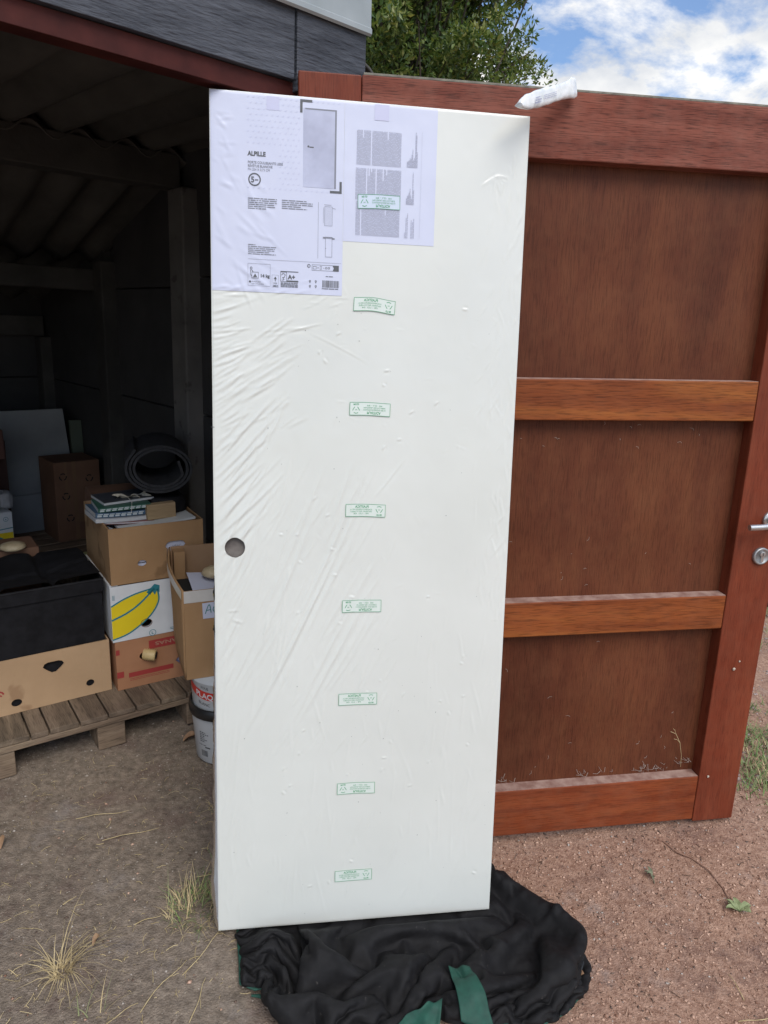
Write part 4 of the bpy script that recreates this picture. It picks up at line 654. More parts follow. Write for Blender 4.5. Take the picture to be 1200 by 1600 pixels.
    [-657,2978,12,24,-23,25,48,2,2,46,-3,17,28,18,31,10,22,-3,34,-11,15,29,-13,16,25,-21,13,25,-10,-15,24,-13,-29,25,-12,-31,20,-12,-37,31,-19,22,6,-22,32,-22,-19,26,-8,-18,29,31,-17,6,25,-12,23,26,-13,23,36,4,-15,34,4,-18,34,5,-18,33,4,-18,29,12,-20,25,10,-26,25,10,-24,27,9,-23,32,18,-1,22,26,15,20,27,17,31,22,3,30,2,-24,34,10,-9,29,11,19,30,17,-17,36,16,1,36,13,10,36,13,7,34,11,9,34,6,13,36,-4,6,35,-14,4,34,-16,4,35,-9,1,28,4,-23,28,0,-22,25,5,26,20,6,28,33,4,11,35,12,5,35,11,-2,33,14,-7,30,15,-13,27,17,-17,26,16,-20,32,13,-17,38,8,4,35,8,15,34,6,17,30,5,22,23,6,28,14,9,33,22,10,28,33,12,10,24,12,-26,-20,-7,-26,-22,-9,-20,-11,-2,-28,5,23,-19,10,16,-22,-16,-13,-26],
    [-660,2988,12,9,-25,39,45,0,5,46,5,12,48,15,3,6,22,2,28,-20,21,30,-6,9,27,-15,9,30,-3,-5,25,-12,-21,23,-14,-33,20,-11,-36,32,-18,21,10,-22,32,-18,-19,28,-8,-18,30,28,-19,11,10,-19,29,34,-4,15,35,4,-14,34,5,-20,32,5,-22,31,4,-23,23,6,-29,23,5,-30,26,11,-23,30,19,-6,32,12,13,24,27,-13,22,26,15,32,22,3,32,5,-19,34,14,1,29,9,22,30,17,-15,37,15,4,36,11,12,36,8,14,34,5,13,34,0,15,36,-6,6,35,-12,5,38,-7,2,29,5,-21,22,2,-29,31,3,-19,22,3,29,31,6,14,32,5,15,34,13,9,35,13,6,35,11,0,33,13,-7,31,14,-13,26,17,-20,27,17,-22,36,12,-11,38,9,12,33,7,20,29,6,24,21,7,29,13,8,34,22,10,28,34,13,6,17,10,-31,-19,-8,-26,-23,-9,-17,-20,-8,-22,-5,0,-29,13,25,-9,5,-5,-32],
    [-663,2998,12,-3,-18,38,43,1,1,45,6,9,47,11,-3,21,22,3,30,-12,15,21,-22,17,26,-14,4,30,-2,-4,32,-2,-15,21,-13,-30,25,-10,-30,30,-16,22,15,-21,31,-8,-21,30,-10,-18,29,21,-19,21,1,-20,30,36,0,6,34,3,-17,30,4,-25,30,3,-26,27,1,-27,22,2,-31,23,8,-28,30,18,-13,31,14,13,32,11,13,20,27,-16,25,27,-11,34,19,-3,35,14,0,34,13,5,30,10,20,33,15,-9,36,9,13,36,6,15,35,3,16,34,3,13,33,0,15,37,-3,6,37,-7,3,36,4,-14,23,3,-29,25,4,-27,30,4,-19,34,-6,9,33,4,11,32,5,15,30,19,14,32,17,11,32,15,9,34,13,2,34,13,-5,30,14,-15,27,18,-23,30,16,-20,39,11,5,32,7,22,28,6,25,22,7,29,12,9,34,21,10,29,34,14,1,13,9,-34,-20,-8,-24,-25,-11,-14,-21,-11,-19,-9,-2,-28,5,3,-29,25,10,-16],
    [-665,3008,12,-12,-11,33,42,-5,-14,40,11,12,43,14,4,41,15,2,24,0,5,29,-17,17,20,-20,9,26,-9,-4,29,-4,-12,25,-10,-25,31,-6,-20,27,-15,23,12,-21,30,9,-19,30,1,-22,26,3,-14,33,-4,-19,29,36,1,-4,28,0,-24,27,1,-28,26,0,-28,27,-2,-28,22,5,-30,25,10,-25,32,14,12,31,11,16,32,15,11,23,26,-14,27,25,-7,32,21,-4,35,17,-1,34,15,2,32,16,6,36,3,10,35,2,14,36,2,15,34,5,14,34,6,12,34,5,12,37,0,4,38,-2,-2,27,3,-26,27,5,-27,30,5,-20,31,4,-18,35,-4,-6,35,1,3,34,0,7,35,11,10,33,16,10,25,24,14,28,20,8,32,16,7,33,14,-3,30,17,-18,27,17,-23,37,13,-4,31,7,23,26,6,27,23,7,28,18,10,30,17,10,32,34,15,-4,10,7,-35,-23,-9,-22,-26,-12,-9,-23,-12,-17,10,0,-27,0,3,-29,20,0,-22],
    [-668,3018,11,-21,-6,24,38,-7,-18,43,9,10,36,21,10,37,16,5,36,1,1,31,-15,8,26,-16,12,25,-14,-1,26,-9,-12,27,-7,-18,33,-5,-9,24,-14,23,6,-21,29,5,-19,29,0,-20,27,-5,-20,29,18,-6,30,35,-1,-11,23,-4,-28,22,-5,-29,26,-1,-27,26,-1,-26,24,7,-27,31,14,-15,28,9,22,31,11,15,33,13,12,31,19,-4,26,25,-7,33,16,-1,34,16,1,34,14,4,34,10,6,35,5,9,35,4,12,34,7,12,34,9,10,34,11,6,35,11,2,37,2,2,37,-3,1,31,2,-19,29,4,-23,31,4,-19,31,4,-18,33,1,-12,33,3,-6,34,0,-3,37,8,-1,35,10,5,33,14,9,27,23,10,20,26,11,28,22,9,33,18,-2,30,16,-17,32,15,-13,27,6,25,24,5,27,19,6,31,18,9,31,26,14,22,34,16,-5,10,7,-36,-25,-10,-21,-27,-13,-7,-19,-12,-21,23,-1,-18,13,-5,-25,-5,-2,-31],
    [-671,3027,11,-20,4,26,30,-8,-24,42,4,-1,33,22,19,39,14,4,35,-3,4,33,-5,1,29,-13,4,27,-13,2,27,-11,-6,29,-7,-12,33,-6,-2,19,-13,25,0,-20,27,-1,-20,27,-1,-20,27,4,-13,32,27,-3,20,29,-5,-16,16,-12,-30,23,-6,-27,27,1,-25,27,1,-23,26,10,-23,33,14,-8,30,10,17,29,10,21,31,11,14,34,12,6,33,15,1,33,16,0,33,14,3,34,11,5,34,10,6,34,8,7,34,12,8,33,13,3,34,14,-3,34,12,-4,35,11,-5,36,2,2,37,-1,5,37,-3,3,32,-1,-13,33,2,-17,31,3,-17,32,3,-14,32,6,-7,33,2,-3,32,15,-12,33,11,-9,34,10,-5,32,18,3,23,25,11,22,26,12,26,24,10,31,17,-4,30,16,-12,24,6,26,20,5,30,18,6,30,22,12,28,29,15,19,34,16,-8,14,6,-36,-25,-11,-21,-27,-15,-8,-21,-14,-19,8,-14,-24,11,-11,-24,15,8,-25],
    [-674,3037,11,-3,-12,30,28,-5,-11,25,27,-13,36,11,-5,33,18,15,33,-6,1,32,-5,2,31,-8,1,30,-10,0,29,-9,-1,31,-7,-6,32,-5,4,16,-13,26,-4,-18,27,-4,-19,26,-1,-18,26,8,-11,21,33,-2,9,16,-15,-9,16,-13,-28,24,-5,-25,29,2,-21,28,4,-21,28,12,-19,33,14,-4,30,12,15,30,9,20,31,10,15,34,11,10,34,12,8,34,12,6,34,12,5,34,12,4,34,13,1,34,13,-2,34,13,-5,34,12,-6,34,12,-6,34,10,-4,36,8,-3,36,4,1,35,2,3,36,1,5,37,-2,4,36,-1,-2,33,-1,-11,33,2,-13,32,7,-9,30,8,-10,33,14,-9,31,14,-13,26,12,-20,31,16,-6,28,22,4,24,24,10,20,26,15,28,21,6,30,17,0,19,7,28,18,6,30,19,8,30,23,13,25,30,16,16,34,15,-11,22,7,-32,-24,-13,-24,-19,-17,-19,-17,-17,-20,-13,-19,-21,10,-12,-24,25,6,-15],
    [-676,3047,11,4,-5,29,30,-21,-1,20,31,-7,25,23,-19,36,12,-3,32,-10,3,31,-6,0,31,-5,1,31,-7,1,31,-5,1,33,-2,2,31,-5,11,14,-13,26,-6,-17,23,-7,-17,20,-1,-17,18,14,-9,12,34,-4,10,3,-22,3,21,-10,-24,35,-3,-6,30,2,-18,22,6,-28,25,13,-23,32,15,-5,28,11,20,31,10,16,34,10,12,34,9,10,35,11,7,34,12,5,35,13,1,35,11,-2,35,10,-3,34,11,-3,35,10,-4,35,7,-3,34,7,-3,35,6,-3,35,7,-4,35,7,1,34,7,2,35,7,1,35,6,1,37,2,2,36,-1,1,36,1,-4,30,9,-10,31,8,-11,29,15,-13,27,12,-20,27,14,-18,29,11,16,25,25,-4,24,25,-7,26,24,6,25,22,10,23,15,22,20,10,27,18,8,29,18,10,30,23,14,24,31,18,12,32,15,-16,21,5,-35,8,-15,-32,-12,-25,-19,-14,-20,-20,-24,-11,-17,-12,-13,-23,30,-2,-6],
    [-679,3057,11,20,-15,18,18,-1,13,32,10,-3,17,32,-9,30,20,-14,29,-7,-5,30,-7,3,31,-4,3,31,-6,0,32,-4,-3,34,-3,3,32,-5,11,11,-12,22,-10,-17,15,-8,-16,15,2,-15,13,18,-7,10,30,-10,13,-2,-23,12,34,-6,-2,35,-5,-3,32,2,-17,17,10,-30,19,14,-28,30,16,-13,27,12,22,33,10,10,35,9,9,36,7,8,36,10,5,35,9,1,36,9,-1,35,8,-2,35,6,-2,36,5,-2,36,3,-2,35,4,-2,36,4,-3,35,4,-4,35,10,-5,34,7,2,34,6,5,34,8,3,33,12,1,34,13,-2,34,11,-2,36,5,-1,31,8,-8,30,10,-9,28,14,-13,25,12,-22,31,17,1,24,7,24,25,26,-4,20,25,-13,25,25,-2,24,20,16,22,15,23,23,13,26,20,11,28,16,11,31,22,15,24,31,20,5,29,14,-20,20,3,-36,13,-12,-31,4,-24,-24,-3,-25,-24,-14,-19,-19,-34,-4,1,24,-14,-15],
    [-679,3067,11,26,-3,19,10,2,12,34,6,0,31,13,-3,21,27,-9,27,-1,-11,27,-2,-8,30,-6,-1,30,-5,2,32,-4,4,35,-2,2,31,-5,12,7,-12,12,-14,-17,8,-5,-16,12,6,-12,10,25,-7,10,12,-18,18,9,-19,11,36,-2,5,36,-3,6,35,-2,-5,21,10,-28,12,18,-30,21,16,-25,36,3,1,34,7,8,32,13,12,36,4,5,37,3,4,36,5,1,36,5,0,36,4,-1,35,3,-2,36,3,-2,35,2,-2,36,4,-2,35,4,-2,36,6,-4,35,7,-4,33,8,3,34,6,5,34,8,5,33,11,2,33,14,0,29,20,-1,32,15,-3,31,12,-9,30,11,-10,27,21,-9,27,17,-13,26,12,20,25,9,23,23,26,-6,19,25,-14,22,25,-8,23,19,17,23,16,23,24,15,25,23,14,26,17,13,30,18,14,28,29,21,1,27,14,-24,20,4,-34,15,-12,-30,11,-22,-24,6,-22,-24,-4,-19,-23,-12,-23,13,-14,-14,-23],
    [-678,3077,11,4,-8,26,28,18,3,30,-3,-7,25,23,6,38,-3,1,26,6,-7,24,9,-8,30,0,-8,30,-1,-6,32,-4,-1,33,-2,10,31,-5,13,3,-13,10,-14,-16,1,-4,-14,0,12,-11,10,32,-10,12,10,-17,16,8,-18,13,33,-11,3,32,7,9,36,0,4,30,6,-12,8,19,-28,17,18,-27,32,4,-14,36,0,-6,35,-1,5,36,0,5,36,2,2,36,2,1,36,4,-1,35,4,-2,35,4,-3,35,5,-1,36,5,-2,35,5,-1,35,6,-1,35,7,-2,34,11,-1,34,8,2,32,7,6,33,3,4,34,9,2,34,12,1,30,17,0,30,18,-2,28,17,-9,27,18,-9,24,26,-3,27,15,18,25,7,23,26,19,14,19,26,-13,17,24,-18,23,25,-3,22,19,18,22,16,25,25,15,25,23,17,24,21,18,25,17,12,31,27,23,-5,23,13,-25,19,4,-34,12,-16,-30,7,-30,-18,8,-31,-10,8,-3,-28,0,-21,-17,-19,-21,-5],
    [-677,3087,11,-5,4,26,35,9,-3,30,-2,-13,32,16,5,23,11,14,33,-5,0,30,-8,-3,28,-5,-6,29,8,-4,26,17,-8,35,1,2,30,-5,14,-1,-14,8,-12,-15,1,1,-12,0,19,-11,0,34,-12,6,9,-17,15,6,-17,12,32,-12,4,30,7,8,32,4,3,35,2,2,20,13,-15,9,22,-24,28,8,-16,33,2,-13,35,-3,-6,35,-3,-3,36,1,-2,35,5,1,34,6,-1,35,7,-1,35,7,1,34,6,0,35,5,1,35,4,0,35,5,1,35,6,4,33,9,-7,33,7,5,33,6,4,29,2,17,33,8,-5,32,7,-7,32,12,-7,31,17,-3,25,22,-4,25,22,1,26,20,14,26,11,22,26,11,22,23,26,3,16,25,-18,17,23,-18,23,26,3,22,17,22,20,12,27,24,12,28,24,17,26,20,21,23,20,24,19,25,22,-14,22,13,-26,18,4,-33,8,-23,-27,6,-33,-10,8,-32,-12,10,-16,-23,8,0,-29,-11,-27,-2],
    [-676,3098,11,-4,15,24,29,-3,-20,37,8,-6,36,11,6,15,14,23,32,-4,1,33,-6,-2,29,-11,0,28,-3,1,20,22,-8,33,10,-5,31,-2,11,-7,-17,7,-3,-11,1,8,-11,0,25,-11,0,31,-13,0,8,-16,4,7,-17,12,30,-13,5,32,1,8,22,11,-1,32,3,3,31,7,-3,13,20,-16,26,10,-10,32,3,-8,32,2,-12,32,-3,-12,34,1,11,34,9,-3,35,8,1,33,6,7,34,4,6,34,7,0,34,7,-3,35,5,-2,35,2,4,34,8,-4,30,8,-15,33,6,3,32,3,9,30,0,15,33,7,-3,30,7,-12,30,9,-14,29,19,-1,25,21,6,26,18,9,26,14,11,26,10,18,25,21,20,20,28,-1,15,23,-20,18,25,-12,22,24,10,21,14,25,19,9,29,24,11,29,23,18,26,21,26,18,22,30,2,22,20,-18,23,15,-24,17,2,-34,4,-27,-23,6,-34,-7,7,-33,-10,8,-24,-17,21,7,-19,-4,-25,-19],
    [-675,3108,11,18,5,30,25,12,-16,19,17,-17,37,5,1,16,13,30,30,-12,-8,28,-13,-7,32,0,2,23,1,13,28,9,1,22,21,-6,34,3,4,4,-15,5,-4,-11,1,10,-10,0,29,-12,0,26,-13,0,6,-16,0,10,-16,-1,28,-14,7,33,-2,8,17,13,-2,27,5,-1,34,5,0,27,12,-6,24,13,-6,31,2,-2,31,1,-3,23,8,-20,32,-2,15,35,4,5,34,13,-3,34,3,6,33,3,4,34,9,-3,33,9,-1,34,8,-1,34,7,-2,31,9,-7,28,7,-16,34,4,5,29,-1,12,32,-1,7,33,5,-4,25,2,-18,32,9,8,27,21,-2,24,19,8,26,13,8,26,12,4,27,15,6,23,27,20,17,26,3,15,23,-17,20,27,-5,21,21,16,19,10,28,20,8,30,23,12,29,23,21,22,21,31,8,22,28,-10,22,21,-19,22,16,-22,17,0,-34,0,-32,-17,6,-35,-5,8,-33,-8,9,-23,-18,21,6,-16,11,-21,-22],
    [-674,3118,11,17,11,30,24,15,-13,32,-13,-4,12,30,-11,31,12,11,23,-22,-10,35,-2,0,30,4,9,16,1,16,29,6,3,23,19,-2,33,9,3,13,-13,1,-2,-9,0,13,-10,0,30,-13,0,20,-14,0,6,-16,0,13,-15,-3,27,-15,-4,32,-4,7,18,13,-1,21,11,1,31,7,0,34,7,0,30,8,0,29,5,-1,26,5,-2,19,7,-18,37,-3,-1,27,5,17,34,5,3,35,8,1,34,4,1,32,13,0,32,12,-1,32,9,-1,31,8,-3,27,7,-12,32,8,-12,33,2,9,29,-5,12,34,-1,5,31,3,-7,27,1,-20,26,4,19,31,9,5,19,25,2,25,13,3,26,14,1,27,22,0,20,28,12,16,24,10,17,26,-10,21,26,2,20,16,22,18,8,30,18,9,30,24,13,27,24,27,15,20,31,-6,22,24,-17,23,20,-19,21,16,-23,16,1,-33,-5,-36,-5,6,-36,-7,12,-30,-14,22,-14,-17,6,-23,-15,26,1,-14],
    [-672,3128,11,11,19,37,37,8,-7,29,-21,-7,14,30,-3,23,22,-17,25,-17,-1,29,-6,15,31,10,-4,14,-1,18,24,3,4,32,10,3,26,17,6,27,-6,-3,-3,-8,-5,15,-11,-3,30,-13,0,16,-15,0,7,-15,-1,14,-15,-3,26,-14,-8,34,-7,2,23,10,8,16,17,2,25,14,0,33,8,0,33,5,0,30,4,0,25,4,-1,16,6,-13,37,-3,-12,30,6,18,36,4,5,31,9,2,34,-7,-1,25,22,1,30,15,0,32,11,-1,28,7,-4,27,6,-14,33,8,-7,32,1,12,27,-8,11,37,0,2,29,0,-11,31,4,-18,22,1,22,27,-2,7,23,16,2,23,19,0,24,21,0,23,29,0,19,26,11,17,24,10,19,28,-5,21,24,9,18,11,26,17,5,30,18,11,29,22,15,26,25,28,-11,22,26,-13,21,23,-17,22,19,-20,22,19,-17,19,3,-32,-3,-35,-9,-2,-37,-2,9,-33,-9,21,-20,-13,20,-7,-19,31,-3,-6],
    [-671,3138,11,1,23,32,42,4,-9,27,-17,3,26,21,10,21,24,-12,21,-22,-3,23,-3,11,27,17,-9,31,2,6,13,7,18,27,3,2,32,8,3,30,13,5,12,-13,-10,11,-7,-6,25,-14,-8,12,-14,0,11,-15,-1,15,-14,-6,26,-13,-11,33,-7,0,29,6,11,14,19,6,19,19,1,26,14,0,34,4,0,32,2,0,27,1,0,13,5,-8,32,-4,-21,42,-6,8,39,3,10,23,18,9,26,-14,-6,31,20,1,21,23,5,32,15,0,29,7,-6,26,7,-15,34,8,-1,29,-2,14,28,-7,8,39,1,0,27,-1,-12,36,5,-15,30,2,17,10,-6,11,20,10,1,23,19,0,23,25,0,21,28,10,18,26,16,19,26,0,20,28,-4,20,21,15,16,5,29,16,5,30,19,19,24,29,20,5,25,4,-27,26,22,-14,14,29,-14,17,23,-18,31,-5,-16,7,26,-21,-1,-31,-11,0,-32,-6,12,-31,-12,30,-15,-9,27,-2,9,24,-11,-18],
    [-670,3148,12,7,-8,25,25,10,-26,32,17,15,19,24,23,23,16,-31,31,-25,-5,12,0,33,33,5,5,30,15,-2,31,0,2,11,13,21,24,3,3,30,17,9,24,-8,-7,19,-8,-9,19,-14,-14,14,-14,-10,12,-14,-2,16,-13,-10,27,-11,-12,34,-6,-2,32,1,10,20,16,13,13,24,3,18,18,0,29,8,0,34,0,0,30,-2,0,15,3,-3,23,-2,-22,43,-11,-6,32,5,20,35,17,5,27,-17,4,14,22,-9,30,16,1,26,19,5,31,9,-8,28,10,-11,34,7,5,27,-4,13,28,-5,5,38,2,-1,24,-3,-14,37,6,-12,33,3,17,12,-4,10,12,5,1,21,18,0,23,26,8,18,26,19,19,27,12,18,27,-9,21,27,1,20,17,21,14,2,29,18,13,26,22,23,13,29,18,-8,21,-2,-30,27,6,-23,19,23,-17,16,22,-19,27,-3,-18,-6,31,-13,18,-20,-25,10,-27,4,23,-24,3,16,-17,19,18,-8,-23,28,-10,-2],
    [-669,3159,12,8,-3,29,19,8,-29,36,14,3,16,26,28,35,3,-2,23,0,-28,11,-9,34,27,5,16,34,5,4,28,13,-10,31,3,5,-2,15,25,23,2,6,28,4,1,32,-4,-7,22,-14,-15,18,-14,-15,16,-15,-16,9,-11,-17,32,-7,-6,34,-5,-3,34,-2,2,26,10,17,13,23,8,10,22,7,20,13,8,33,1,-3,35,-4,-7,22,-2,-4,13,2,-16,41,-10,-12,16,-8,25,37,0,3,37,6,0,21,19,-2,16,21,-7,29,14,-2,31,14,-3,32,9,1,33,8,4,25,-6,15,30,-3,1,35,4,-3,20,-5,-20,39,7,-9,33,3,15,17,-1,10,5,3,1,20,17,10,23,26,17,21,26,19,14,25,3,16,27,-14,21,26,8,18,10,26,15,6,27,22,21,15,25,24,1,28,15,-14,23,4,-24,24,4,-25,15,-2,-33,23,10,-22,24,20,-16,19,31,-19,17,-1,22,9,-30,-20,27,-21,17,14,-27,0,12,-20,17,14,-3,-27],
    [-668,3169,12,10,5,36,18,11,-28,32,7,-11,25,13,17,30,15,18,22,2,-22,26,-25,8,28,11,20,12,24,26,33,10,-5,31,5,-15,8,15,27,8,6,27,30,2,4,33,-5,-9,26,-15,-17,19,-15,-21,12,-17,-25,22,-10,-24,29,-7,13,33,-2,-5,32,2,-11,34,1,8,16,20,15,6,24,20,11,18,16,28,6,3,36,-5,-9,28,-4,-8,6,3,-21,35,-10,-22,17,-8,23,33,-2,3,35,6,1,29,15,2,18,21,6,26,17,-4,31,10,-2,32,8,0,32,10,-1,25,-6,17,31,-1,4,30,4,-9,18,-4,-29,37,6,-8,32,4,19,15,-2,17,8,5,7,20,18,12,23,24,18,20,25,17,20,25,-1,6,24,-23,21,21,15,16,9,28,20,16,20,23,24,0,26,20,-8,27,15,-13,28,8,-19,24,4,-23,21,2,-26,17,8,-27,16,9,-29,19,41,1,40,9,4,20,-29,2,15,-26,2,19,-26,18,11,-21,13,-4,-19,-32],
    [-667,3179,12,9,7,39,27,10,-14,23,11,-23,31,7,-1,24,18,24,30,4,-10,5,-22,15,38,14,3,32,0,11,14,33,2,31,11,-2,-7,13,27,20,10,24,31,2,6,33,-8,-8,20,-24,-20,10,-27,-25,25,0,-28,34,-6,-13,28,-7,21,35,-4,-2,28,6,-15,34,-1,-10,26,12,19,12,19,23,2,24,22,18,13,17,35,-2,-3,33,-7,-13,4,5,-26,22,-10,-35,25,-6,31,30,-1,10,28,3,1,32,12,6,24,18,7,26,16,-4,32,2,1,33,6,-1,25,18,-11,27,-4,17,32,2,3,27,4,-17,10,-8,-33,36,7,-6,31,6,20,18,-1,27,8,7,15,22,18,14,29,10,0,11,31,14,17,28,5,9,24,-22,18,17,22,17,12,26,23,23,0,24,22,-7,26,18,-10,27,14,-13,26,10,-16,23,3,-25,21,3,-25,9,-14,-30,16,25,-1,32,-11,3,27,32,1,25,5,29,25,-29,4,10,-34,-3,2,-25,-7,14,-10,-30],
    [-666,3189,12,0,10,36,32,9,-15,30,1,2,24,20,-20,33,4,-1,22,13,23,18,-22,1,16,18,26,37,-8,-27,31,20,-3,6,35,15,25,9,19,-1,21,23,29,6,12,26,-16,-15,5,-39,-6,26,-12,-29,36,2,-21,38,-5,-11,26,-7,26,36,-5,2,30,4,-13,26,4,-22,33,7,5,21,13,23,-2,24,23,11,17,26,30,5,14,38,-7,-9,15,1,-31,24,-11,-32,25,-33,-8,27,10,20,24,11,16,10,26,19,27,16,11,31,9,-2,32,5,-2,33,0,-2,20,19,-15,30,0,11,33,4,1,24,4,-21,4,-9,-33,34,6,-8,31,7,20,12,-5,32,16,14,23,28,15,3,29,4,-15,20,27,3,-7,24,23,16,28,5,18,27,9,30,3,-7,15,28,6,21,25,-4,25,18,-10,27,12,-14,23,-12,-20,23,-3,-22,20,6,-25,17,23,-13,21,21,26,14,-33,0,17,20,-26,27,17,28,23,-19,-5,21,-30,-5,5,-25,1,23,-12,-21],
    [-665,3199,12,5,12,29,22,1,-28,32,11,21,32,12,5,23,14,-27,32,-5,0,27,-15,16,1,25,29,35,-4,-32,34,16,-10,24,24,19,17,24,19,-13,24,18,23,10,19,7,-33,-12,16,-33,-13,43,-1,1,35,2,-27,38,-6,-17,27,-6,28,34,-5,8,31,4,-16,19,5,-26,35,7,2,32,3,6,12,14,27,10,19,26,7,23,23,37,-5,-3,36,-11,-15,25,-20,-27,5,-14,-40,35,-3,7,25,12,20,14,22,20,9,27,17,28,14,9,34,4,-4,29,-12,-13,22,26,12,33,3,-8,26,-14,-11,24,20,-1,3,-7,-35,31,4,-14,21,-8,32,21,13,24,22,16,20,29,3,-13,30,7,-14,14,29,8,-3,25,22,12,28,13,30,11,-9,30,13,-6,7,30,10,18,27,-1,25,17,-12,27,-1,-18,21,-18,-18,23,4,-22,19,23,-14,21,14,23,29,-10,26,21,23,-24,18,-7,13,8,-18,-25,19,4,21,24,-13,-3,26,-11,-22,8,-26,-13],
    [-663,3209,12,6,21,32,21,-2,-29,37,0,-1,21,22,20,31,8,0,27,3,-16,34,-15,-4,-7,25,38,35,-9,-3,26,23,-23,33,20,-4,22,24,16,-15,26,18,28,9,16,6,-36,-10,5,-38,-15,46,6,4,47,0,7,29,3,-32,27,-5,26,30,-14,-11,31,14,6,20,4,-27,31,2,15,31,6,-19,27,7,20,-11,17,27,14,24,17,35,-1,0,38,-2,-5,32,-18,-22,5,-17,-36,27,-6,20,29,11,-11,29,8,14,8,26,17,10,26,17,34,1,-5,27,-17,-15,20,28,14,33,-3,-11,31,-11,-11,9,25,19,21,3,-20,24,4,-26,33,-16,3,23,15,27,10,19,24,26,-6,-19,29,11,-11,7,28,16,0,27,20,25,22,2,31,0,-11,21,25,-1,2,31,14,18,27,-3,26,13,-14,25,-10,-19,18,-23,-15,19,22,-15,23,12,21,22,8,22,24,19,-6,32,20,-1,23,-1,-5,13,-21,-5,3,-43,-7,26,19,-1,12,-19,0,26,-13,-23],
    [-662,3220,12,4,27,28,27,-3,-7,30,-1,4,22,19,-20,31,11,21,28,-4,10,32,-3,-31,0,25,33,29,-22,-9,12,39,-16,35,19,2,31,23,-3,4,22,17,28,-11,13,17,-29,16,-10,-26,-35,39,-17,-7,34,25,20,39,8,-16,31,-6,18,22,-18,-20,23,17,15,25,7,-23,30,1,16,33,0,4,34,11,-11,-21,14,18,25,16,9,27,-21,-1,30,24,1,38,-4,-5,-10,-29,-22,37,4,4,33,6,8,28,2,-19,23,19,11,-2,27,19,34,3,-2,26,-21,-16,19,29,15,29,-16,-10,32,3,-11,10,27,17,24,19,2,36,2,-11,11,-32,2,21,21,12,23,21,7,21,-13,-23,28,18,-5,-3,24,21,11,29,10,32,2,-8,30,8,-10,4,31,13,8,31,5,20,26,-4,27,-6,-15,23,-24,-4,16,20,-21,20,23,10,18,6,25,25,17,12,24,18,-9,21,-2,-25,28,-10,-4,26,12,3,13,-28,-1,11,-31,11,14,4,-25,28,-12,-3],
    [-661,3230,12,13,27,16,26,-14,-14,18,18,26,22,18,-14,35,7,5,26,-2,11,27,-3,-30,18,23,28,19,-23,-26,10,24,39,33,21,1,4,26,-33,37,6,0,14,-19,19,34,5,3,-4,-27,-29,38,-12,-1,36,11,15,23,29,14,33,-10,-5,18,-17,-23,12,17,27,33,6,0,33,7,-5,24,-15,-14,30,15,-9,-9,19,23,32,3,1,21,-25,-3,21,29,3,39,7,1,0,-29,-24,35,2,5,28,13,17,24,-3,-22,31,10,0,-2,27,20,34,7,1,24,-24,-17,20,30,16,26,-20,-13,32,8,-9,25,12,13,6,33,3,26,-21,4,31,-8,-14,10,26,23,27,17,-2,22,-10,-23,26,21,-1,-8,23,26,22,26,0,29,-10,-12,28,16,-7,17,26,9,-8,31,8,21,25,-7,17,-27,0,27,4,-17,12,22,19,19,25,9,28,14,1,31,3,-6,14,28,6,31,5,-4,26,-10,-11,14,-24,-16,27,8,2,7,-32,-3,21,-3,21,18,-16,-21],
    [-660,3240,12,22,7,0,22,7,0,22,6,0,22,7,0,23,7,0,22,7,0,22,7,0,22,6,0,22,7,0,22,7,0,22,7,0,23,6,0,23,2,0,23,2,0,23,2,0,23,3,0,23,2,0,23,2,0,23,3,0,23,2,0,23,2,0,23,3,0,23,2,0,23,2,0,23,3,0,23,2,0,23,2,0,23,2,0,23,3,0,23,4,0,23,5,0,22,4,0,23,5,0,23,4,0,22,5,0,23,4,0,23,5,0,23,4,0,22,5,0,23,4,0,23,5,0,22,4,0,23,5,0,23,5,0,22,4,0,23,5,0,22,7,0,18,14,0,18,15,0,18,14,0,18,15,0,18,14,0,18,14,0,18,15,0,18,14,0,18,15,0,18,14,0,19,14,0,20,12,0,19,12,0,20,12,0,20,12,0,20,12,0,20,12,0,20,12,0,19,-4,0,20,-12,0,19,-13,0,20,-12,0,19,-13,0,20,-12,0],
]

# ================================================================ PALLETS
M_PAL = wood('grey pallet timber', (.10, .080, .062), (.20, .155, .115), (.31, .245, .185), 'y', .9, 18, 7, coat=0, pore=.35)
M_PALX = wood('grey pallet stringer', (.11, .085, .062), (.24, .18, .13), (.34, .27, .20), 'x', .9, 18, 8, coat=0, pore=.35)
pal = thing('pallet', 'grey wooden pallet on the dirt under the stacked boxes at the shed mouth', 'pallet', (-.754, 2.505, 0), 36)
rg = np.random.RandomState(4)
edges = [-.690, -.550, -.488, -.387, -.286, -.185, -.091, .012, .108]
for e0, e1 in zip(edges[:-1], edges[1:]):
    MB().box((e0 + .003, rg.uniform(-.003, .002), .1225 + rg.uniform(0, .0015)), (e1 - .003, 1.2, .1435 + rg.uniform(-.001, .001))).build('deck_board', M_PAL, pal, bevel=.0025)
for y in (0, .5275, 1.055): MB().box((-.690, y - .001, .100), (.108, y + .144, .1215)).build('stringer_board', M_PALX, pal, bevel=.0015)
for y in (0, .5275, 1.055):
    for x0, x1 in ((-.690, -.602), (-.328, -.228), (.010, .108)):
        MB().box((x0, y + .004, .010 if y else .001), (x1, y + .14, .0995)).build('block', M_PALX, pal, bevel=.004)
pal2 = thing('pallet', 'second pallet stack deeper in the shed carrying the dark boxes', 'pallet', P0, 42.5)
for k in range(9): y0 = 2.06 + k * .112; MB().box((-1.5, y0, .315), (.34, y0 + .1, .338)).build('deck_board', M_PALX, pal2, bevel=.002)
for x0 in (-1.48, -.6, .22):
    MB().box((x0, 2.07, -.004), (x0 + .1, 3.05, .314)).build('block', M_PALX, pal2, bevel=.003)

